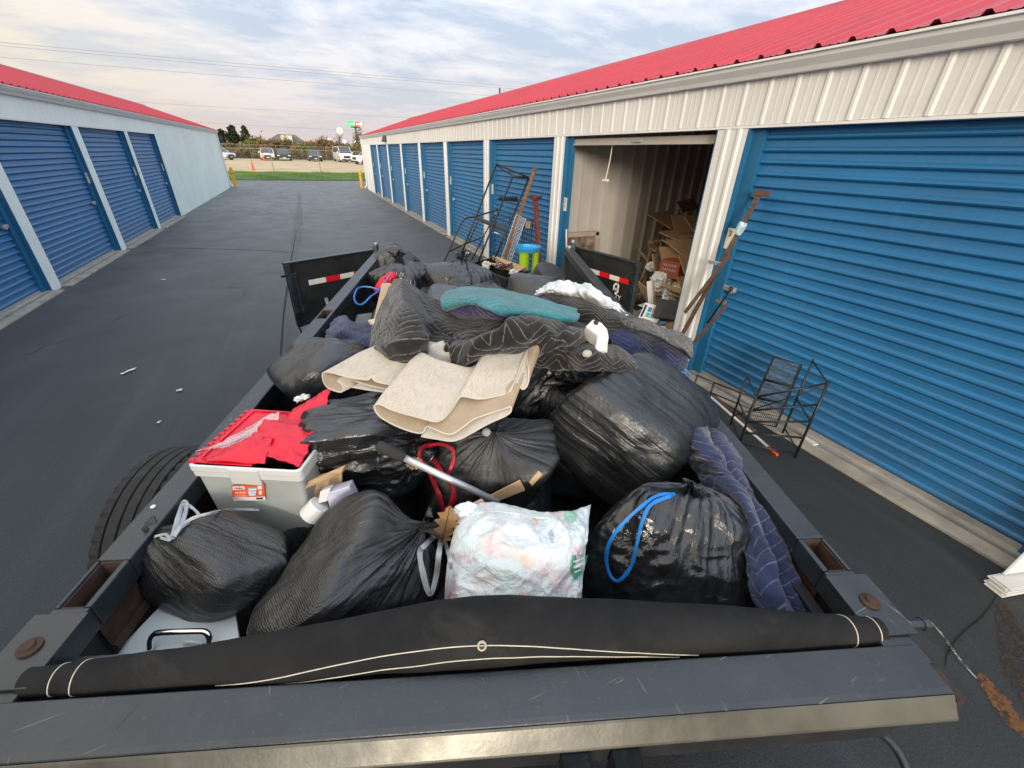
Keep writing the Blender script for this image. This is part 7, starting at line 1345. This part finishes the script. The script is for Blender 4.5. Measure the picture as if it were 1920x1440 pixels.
crumple('yellow_scrap', 'yellow scrap on the floor below the toy box', 'scrap', None, 0, plain('scrap_yellow', (0.7, 0.55, 0.08), 0.6), (0.05, 0.04, 0.03), 3, 0.3, pts=atx(1224, 608, 3.72)); crumple('blue_wrapper', 'light blue wrapper beside the yellow scrap', 'scrap', None, 0, plain('scrap_blue', (0.1, 0.35, 0.65), 0.5), (0.07, 0.05, 0.02), 4, 0.4, pts=atx(1243, 606, 3.75))
crumple('crumpled_paper', 'crumpled beige paper at the foot of the white pillar', 'paper', None, 0, plain('paper_beige', (0.55, 0.50, 0.42), 0.8), (0.09, 0.08, 0.06), 8, 0.4, pts=atx(1240, 620, 3.6)); crumple('crumpled_paper', 'smaller beige paper ball nearest the white pillar', 'paper', None, 0, plain('paper_beige2', (0.50, 0.45, 0.38), 0.8), (0.06, 0.06, 0.05), 9, 0.4, pts=atx(1253, 626, 3.55)); crumple('dark_rag', 'black rag lying under the right gate', 'rag', None, 0, MAT['bag_dull'], (0.16, 0.12, 0.12), 17, 0.35, pts=atx(1195, 568, 4.1))
piece('paper_scrap', 'greenish paper scrap beside the toy box', 'paper', 1210, 572, 3.85, 0.2, 0.1, 0.3, 0.1, plain('paper_green', (0.45, 0.6, 0.5), 0.7), 0.003)
# framed picture leaning on the far wall, rag, broom stick
pf = thing('picture_frame', 'taupe framed picture leaning inside the unit behind the trailer post', 'picture frame', (4.4, 6.0, 0)); Pf = lambda u, v, y=5.98: aty(u, v, y); TA = plain('taupe_frame', (0.36, 0.29, 0.23), 0.5, var=0.06)
for p0, p1 in (((1064, 441), (1122, 437)), ((1119, 434), (1117, 500))):
    m = MB(); m.bar(Pf(*p0), Pf(*p1), 0.07, 0.055, (0, -1, 0)); m.build('frame_bar', TA, pf, bevel=0.006)
m = MB(); a, b_ = Pf(1064, 445), Pf(1114, 500); m.hull8([(x, 6.0 + o, z) for x in (a[0], b_[0]) for z in (b_[2], a[2]) for o in (0, 0.01)]); m.build('picture', plain('picture_brown', (0.16, 0.115, 0.085), 0.5, var=0.7, vs=7, dirt=(0.42, 0.36, 0.30), dirt_amt=0.8), pf)
m = MB(); m.tube([aty(1062, 430, 5.7), aty(1062, 512, 5.7)], 0.012, 8); m.build('white_stick', MAT['white_pl'], label='thin white stick standing at the blue jamb of the open unit', cat='stick')
cloth('red_rag', 'red cloth hanging by the blue jamb of the open unit', 'cloth', [[(1060, 424, 0.9)] * 1 + [(1064, 424, 0.9)]] * 1 + [[(1060, 440, 0.9), (1066, 440, 0.9)], [(1063, 456, 0.9), (1068, 458, 0.9)]], plain('rag_red', (0.40, 0.02, 0.03), 0.8), (8, 14), 0.01, 8, 61, 0.006, register=False)
# --- angle irons leaning on the near door
L5 = lean(3.22, 3.58)
def iron(label, u0, v0, u1, v1, w=0.035, L=L5, z0=None, mat='brown_iron'):
    a, b_ = L(u0, v0), L(u1, v1)
    if z0 is not None: b_ = a + (b_ - a) * ((z0 - a[2]) / (b_[2] - a[2]))
    d = (b_ - a) / np.linalg.norm(b_ - a); t = thing('bed_rail', label, 'bed rail', (*b_[:2], 0), 'iron bed rails leaning by the near door'); m = MB(); m.bar(a, b_, w, 0.006, (-1, 0, 0.25)); m.build('angle_face', MAT[mat], t)
    m = MB(); s_ = np.cross(d, np.array([-1, 0, 0.25])); s_ /= np.linalg.norm(s_); m.bar(a + s_ * w / 2 + np.array([0.018, 0, 0]), b_ + s_ * w / 2 + np.array([0.018, 0, 0]), 0.006, 0.032, (-1, 0, 0.25)); m.build('angle_flange', MAT[mat], t); return t, a, b_, d
t, a, b_, d = iron('longest brown bed rail with a T plate on top, leaning on the near blue door', 1424, 364, 1272, 640, 0.05, z0=0.02)
m = MB(); m.bar(a + np.array([0, -0.09, 0.01]), a + np.array([0, 0.05, 0.01]), 0.05, 0.03, (-1, 0, 0)); m.build('end_plate', MAT['brown_iron'], t, bevel=0.004)
m = MB()
for q in (0.04, 0.09, 0.13): m.lathe(a + d * q + np.array([-0.006, 0, 0.0]), (-1, 0, 0.25), [(0, 0.002), (0.006, 0.001), (0.006, 0)], 8)
m.build('bolt_hole', MAT['ink'], t)
wr = a + d * 0.29; m = MB(); m.tube([wr - d * 0.05, wr - d * 0.02, wr + d * 0.02, wr + d * 0.06], [0.030, 0.040, 0.036, 0.028], 9); m.build('tape_wrap', plain('tape_blue_white', (0.42, 0.55, 0.64), 0.4, var=0.5, vs=40), t)
m = MB(); q = a + d * 0.63; m.bar(q, q + np.array([-0.02, 0.13, 0.0]), 0.035, 0.012, (-1, 0, 0)); m.build('hook_plate', MAT['galv'], t, bevel=0.003)
iron('second brown bed rail, shorter, leaning across the white pillar', 1372, 478, 1288, 586, 0.04, L=lambda u, v: L5(u, v) + np.array([-0.03, 0, 0]))
iron('low brown bed rail leaning under the door latch', 1361, 574, 1290, 655, 0.035, z0=0.02)
m = MB(); L6 = lean(3.30, 3.60); a, b_ = L6(1371, 541), L6(1326, 606); m.tube([a, b_], 0.009, 8); m.lathe(a, (a - b_), [(0, 0.02), (0.016, 0.012), (0.02, 0), (0.012, -0.012)], 10); m.build('black_rod', MAT['black_metal'], label='thin black rod with a ball end leaning by the door latch', cat='rod')
m = MB(); c = atx(1346, 564, XR + 0.075); m.box(c, (0.02, 0.20, 0.055)); m.box(c + (-0.012, -0.03, 0), (0.014, 0.1, 0.03)); LOC[bR.name] = np.array(bR.location); m.build('door_latch_plate', plain('latch_plate', (0.20, 0.21, 0.19), 0.5, 0.4), bR, bevel=0.003)
# --- black wire stands beside the trailer
g1, g2 = atz(1385, 836, 0), atz(1490, 858, 0); gs_ = thing('wire_stand', 'black wire shoe rack with five bars standing between trailer and near door', 'wire rack', (*((g1 + g2) / 2)[:2], 0))
h1, h2 = vert_at(g1, 1418, 742), vert_at(g2, 1552, 715); hh_ = (h1 + h2) / 2 if abs(h1 - h2) < 0.15 else h2
wvec = np.array([g2[1] - g1[1], -(g2[0] - g1[0]), 0]); wvec = wvec / np.linalg.norm(wvec); wvec = wvec if wvec[0] > 0 else -wvec; wvec[1] += 0.2; dp = 0.28
for g in (g1, g2): tb('post', [g, g + up * (h1 if g is g1 else h2)], 0.010, par=gs_); tb('post', [g + wvec * dp, g + wvec * dp + up * (h1 if g is g1 else h2) * 1.05], 0.009, par=gs_)
for f in (0.06, 0.28, 0.50, 0.72, 0.98): tb('cross_bar', [g1 + up * h1 * f, g2 + up * h2 * f], 0.009, par=gs_)
for f in (0.10, 0.5, 0.98): tb('side_bar', [g2 + up * h2 * f, g2 + wvec * dp + up * h2 * f * 1.05], 0.006, par=gs_); tb('side_bar', [g1 + up * h1 * f, g1 + wvec * dp + up * h1 * f * 1.05], 0.006, par=gs_)
tb('brace', [g2 + up * h2 * 0.95, g1 + wvec * dp + up * h1 * 0.2], 0.005, par=gs_)
L7 = lean(3.30, 3.62, 1.2)
w7 = wire_panel('wire_chair_back', 'black wire mesh panel leaning on the door behind the wire rack', [L7(1451, 669), L7(1503, 684), L7(1455, 800), L7(1398, 790)], 16, 18, 0.0025, 'black_metal', 0.009)
for f in (0.34, 0.62): c = [L7(1451, 669), L7(1503, 684), L7(1455, 800), L7(1398, 790)]; tb('cross_band', [c[0] + (c[3] - c[0]) * f, c[1] + (c[2] - c[1]) * f], 0.012, par=w7)
g3 = atz(1326, 760, 0); st3 = thing('wire_rack', 'low black wire frame standing behind the right rail', 'wire rack', (*g3[:2], 0)); g4 = atz(1400, 792, 0) ; hz = vert_at(g3, 1338, 716)
for g in (g3, g4): tb('post', [g, g + up * hz], 0.009, par=st3)
for f in (0.98, 0.55): tb('rail', [g3 + up * hz * f, g4 + up * hz * f], 0.007, par=st3)
g5 = atz(1296, 745, 0); tb('rail', [g3 + up * hz * 0.98, g5 + up * hz * 0.98], 0.006, par=st3); tb('post', [g5, g5 + up * hz], 0.008, par=st3)
a, b_ = atz(1330, 742, 0.012), atz(1440, 838, 0.012); m = MB(); m.tube([a, b_], 0.012, 8); ws = m.build('marker_stick', MAT['white_pl'], label='white driveway marker stick with an orange end lying on the asphalt', cat='stick'); LOC[ws.name] = np.array(ws.location)
e_ = (b_ - a) / np.linalg.norm(b_ - a); m = MB(); m.tube([b_ + e_ * 0.002, b_ + e_ * 0.11], 0.0125, 8); m.build('orange_tip', MAT['orange'], ws)
a, b_ = atz(1300, 712, 0.01), atz(1412, 808, 0.01); m = MB(); m.bar(a, b_, 0.06, 0.02); m.build('flat_bar', MAT['brown_iron'], label='flat brown iron bar lying along the concrete sill', cat='iron bar', bevel=0.002)
a, b_ = atz(1508, 818, 0.03), atz(1530, 834, 0.03); m = MB(); m.bar(a, b_, 0.05, 0.012); m.build('white_lath', MAT['white_pl'], label='short white lath on the concrete sill behind the wire rack', cat='lath')
# folded white blind at the right edge
bl0 = atz(1870, 1100, 0.04); bt = thing('folded_blind', 'folded white blind lying on the asphalt at the right edge', 'blind', (bl0[0] + 0.3, bl0[1] - 0.1, 0)); dx_ = np.array([0.97, -0.24, 0]); dy_ = np.array([0.24, 0.97, 0])
for k in range(6):
    m = MB(); c = bl0 + dx_ * (0.40 + 0.004 * (k % 2)) + dy_ * (0.0 + 0.01 * math.sin(k * 2)) + up * (-0.03 + k * 0.013); m.box(c, (0.82, 0.09, 0.010), dx_, dy_, up); m.build('blind_slat', MAT['white_pl'], bt, bevel=0.002)
m = MB(); m.hull8([bl0 + dx_ * x + dy_ * y + up * z for x, y, z in ((0.06, 0.03, 0.05), (0.06, 0.04, 0.05), (0.3, 0.10, 0.17), (0.3, 0.11, 0.17), (0.5, 0.02, 0.05), (0.5, 0.03, 0.05), (0.6, 0.10, 0.17), (0.6, 0.11, 0.17))]); m.build('blind_slat', MAT['white_paint'], bt)

# marks on the asphalt by the near right corner of the trailer
def mark(name, label, pix, w, mat, z=0.004, seed=1):
    C = curve([atz(u, v, z) for u, v in pix], 40); t = np.gradient(C, axis=0); t /= np.linalg.norm(t, axis=1)[:, None]; s_ = np.cross(t, up); k = np.arange(40)
    e = np.sin(np.linspace(0.05, math.pi - 0.05, 40)) ** 0.5; w1 = w * e * (0.65 + 0.9 * np.abs(N3(np.stack([k * 0.33, 0 * k + seed, 0 * k], -1)))); w2 = w * e * (0.65 + 0.9 * np.abs(N3(np.stack([k * 0.4, 0 * k + seed + 5, 0 * k], -1))))
    m = MB(); m.grid(np.stack([C - s_ * w1[:, None], C + s_ * w2[:, None]], 1)); o = m.build(name, mat, label=label, cat='mark', kind='structure'); return o
def worn(name, c, thr):
    t = NT(name); co = t.co('World'); n = t.noise(co, 26, 7, 0.75); a = t.rng(n, thr - 0.06, thr + 0.06); return t.out(c, 0.9, 0, t.bump(t.noise(co, 150, 3), 0.5, 0.004), Alpha=a)
mark('rust_stain', 'rusty orange stain on the asphalt at the right front corner of the trailer', [(1838, 1262), (1870, 1310), (1905, 1355), (1945, 1400)], 0.055, worn('stain_rust', (0.17, 0.075, 0.030), 0.46))
mark('chalk_scuff', 'broken pale scuff on the asphalt beside the end of the tarp rod', [(1740, 1160), (1768, 1192), (1800, 1236), (1842, 1285)], 0.008, worn('stain_chalk', (0.40, 0.37, 0.31), 0.50), 0.008)
mark('asphalt_crack', 'dark crack running from the white blind towards the trailer corner', [(1872, 1112), (1845, 1150), (1800, 1190), (1778, 1222), (1772, 1250)], 0.006, worn('crack_dark', (0.008, 0.008, 0.008), 0.35), 0.006)
mark('dirt_patch', 'dark earthy patch on the asphalt below the white blind', [(1880, 1130), (1900, 1200), (1915, 1270), (1930, 1330)], 0.08, worn('stain_earth', (0.050, 0.036, 0.026), 0.50), 0.0025)

mark('asphalt_seam', 'long dark seam running down the middle of the lane', [(556, 432), (549, 470), (541, 520), (533, 580), (528, 640), (524, 690)], 0.014, worn('seam_dark', (0.010, 0.010, 0.010), 0.44), 0.005, 3)
mark('asphalt_seam', 'dark crack crossing the lane from the left doors', [(228, 468), (300, 465), (380, 466), (450, 468), (510, 470), (548, 474)], 0.016, worn('seam_dark2', (0.010, 0.010, 0.010), 0.42), 0.0065, 5)
mark('pale_wear', 'pale worn strip beside the middle seam of the lane', [(562, 360), (560, 400), (556, 440), (552, 480)], 0.16, worn('wear_pale', (0.20, 0.21, 0.21), 0.54), 0.0035, 9)
rs = np.random.RandomState(12)
for k in range(16):                               # white papers and light scraps lying in the heap
    i, j = rs.randint(2, NX - 5), rs.randint(2, NY - 5); c = Gm[i, j] + np.array([-0.02, 0, 0.10]); R_ = np.array((Matrix.Rotation(rs.uniform(0, 3), 3, 'Z') @ Matrix.Rotation(rs.uniform(-1.0, 1.0), 3, 'X') @ Matrix.Rotation(rs.uniform(-0.7, 0.7), 3, 'Y')))
    m = MB(); m.box(c, (rs.uniform(0.1, 0.2), rs.uniform(0.08, 0.15), 0.006), R_[:, 0], R_[:, 1], R_[:, 2]); m.build('loose_paper', MAT['white_pl'] if k % 2 else MAT['wood_pale'], label='loose pale paper or board lying in the heap in the open unit', cat='paper', group='loose papers in the heap')
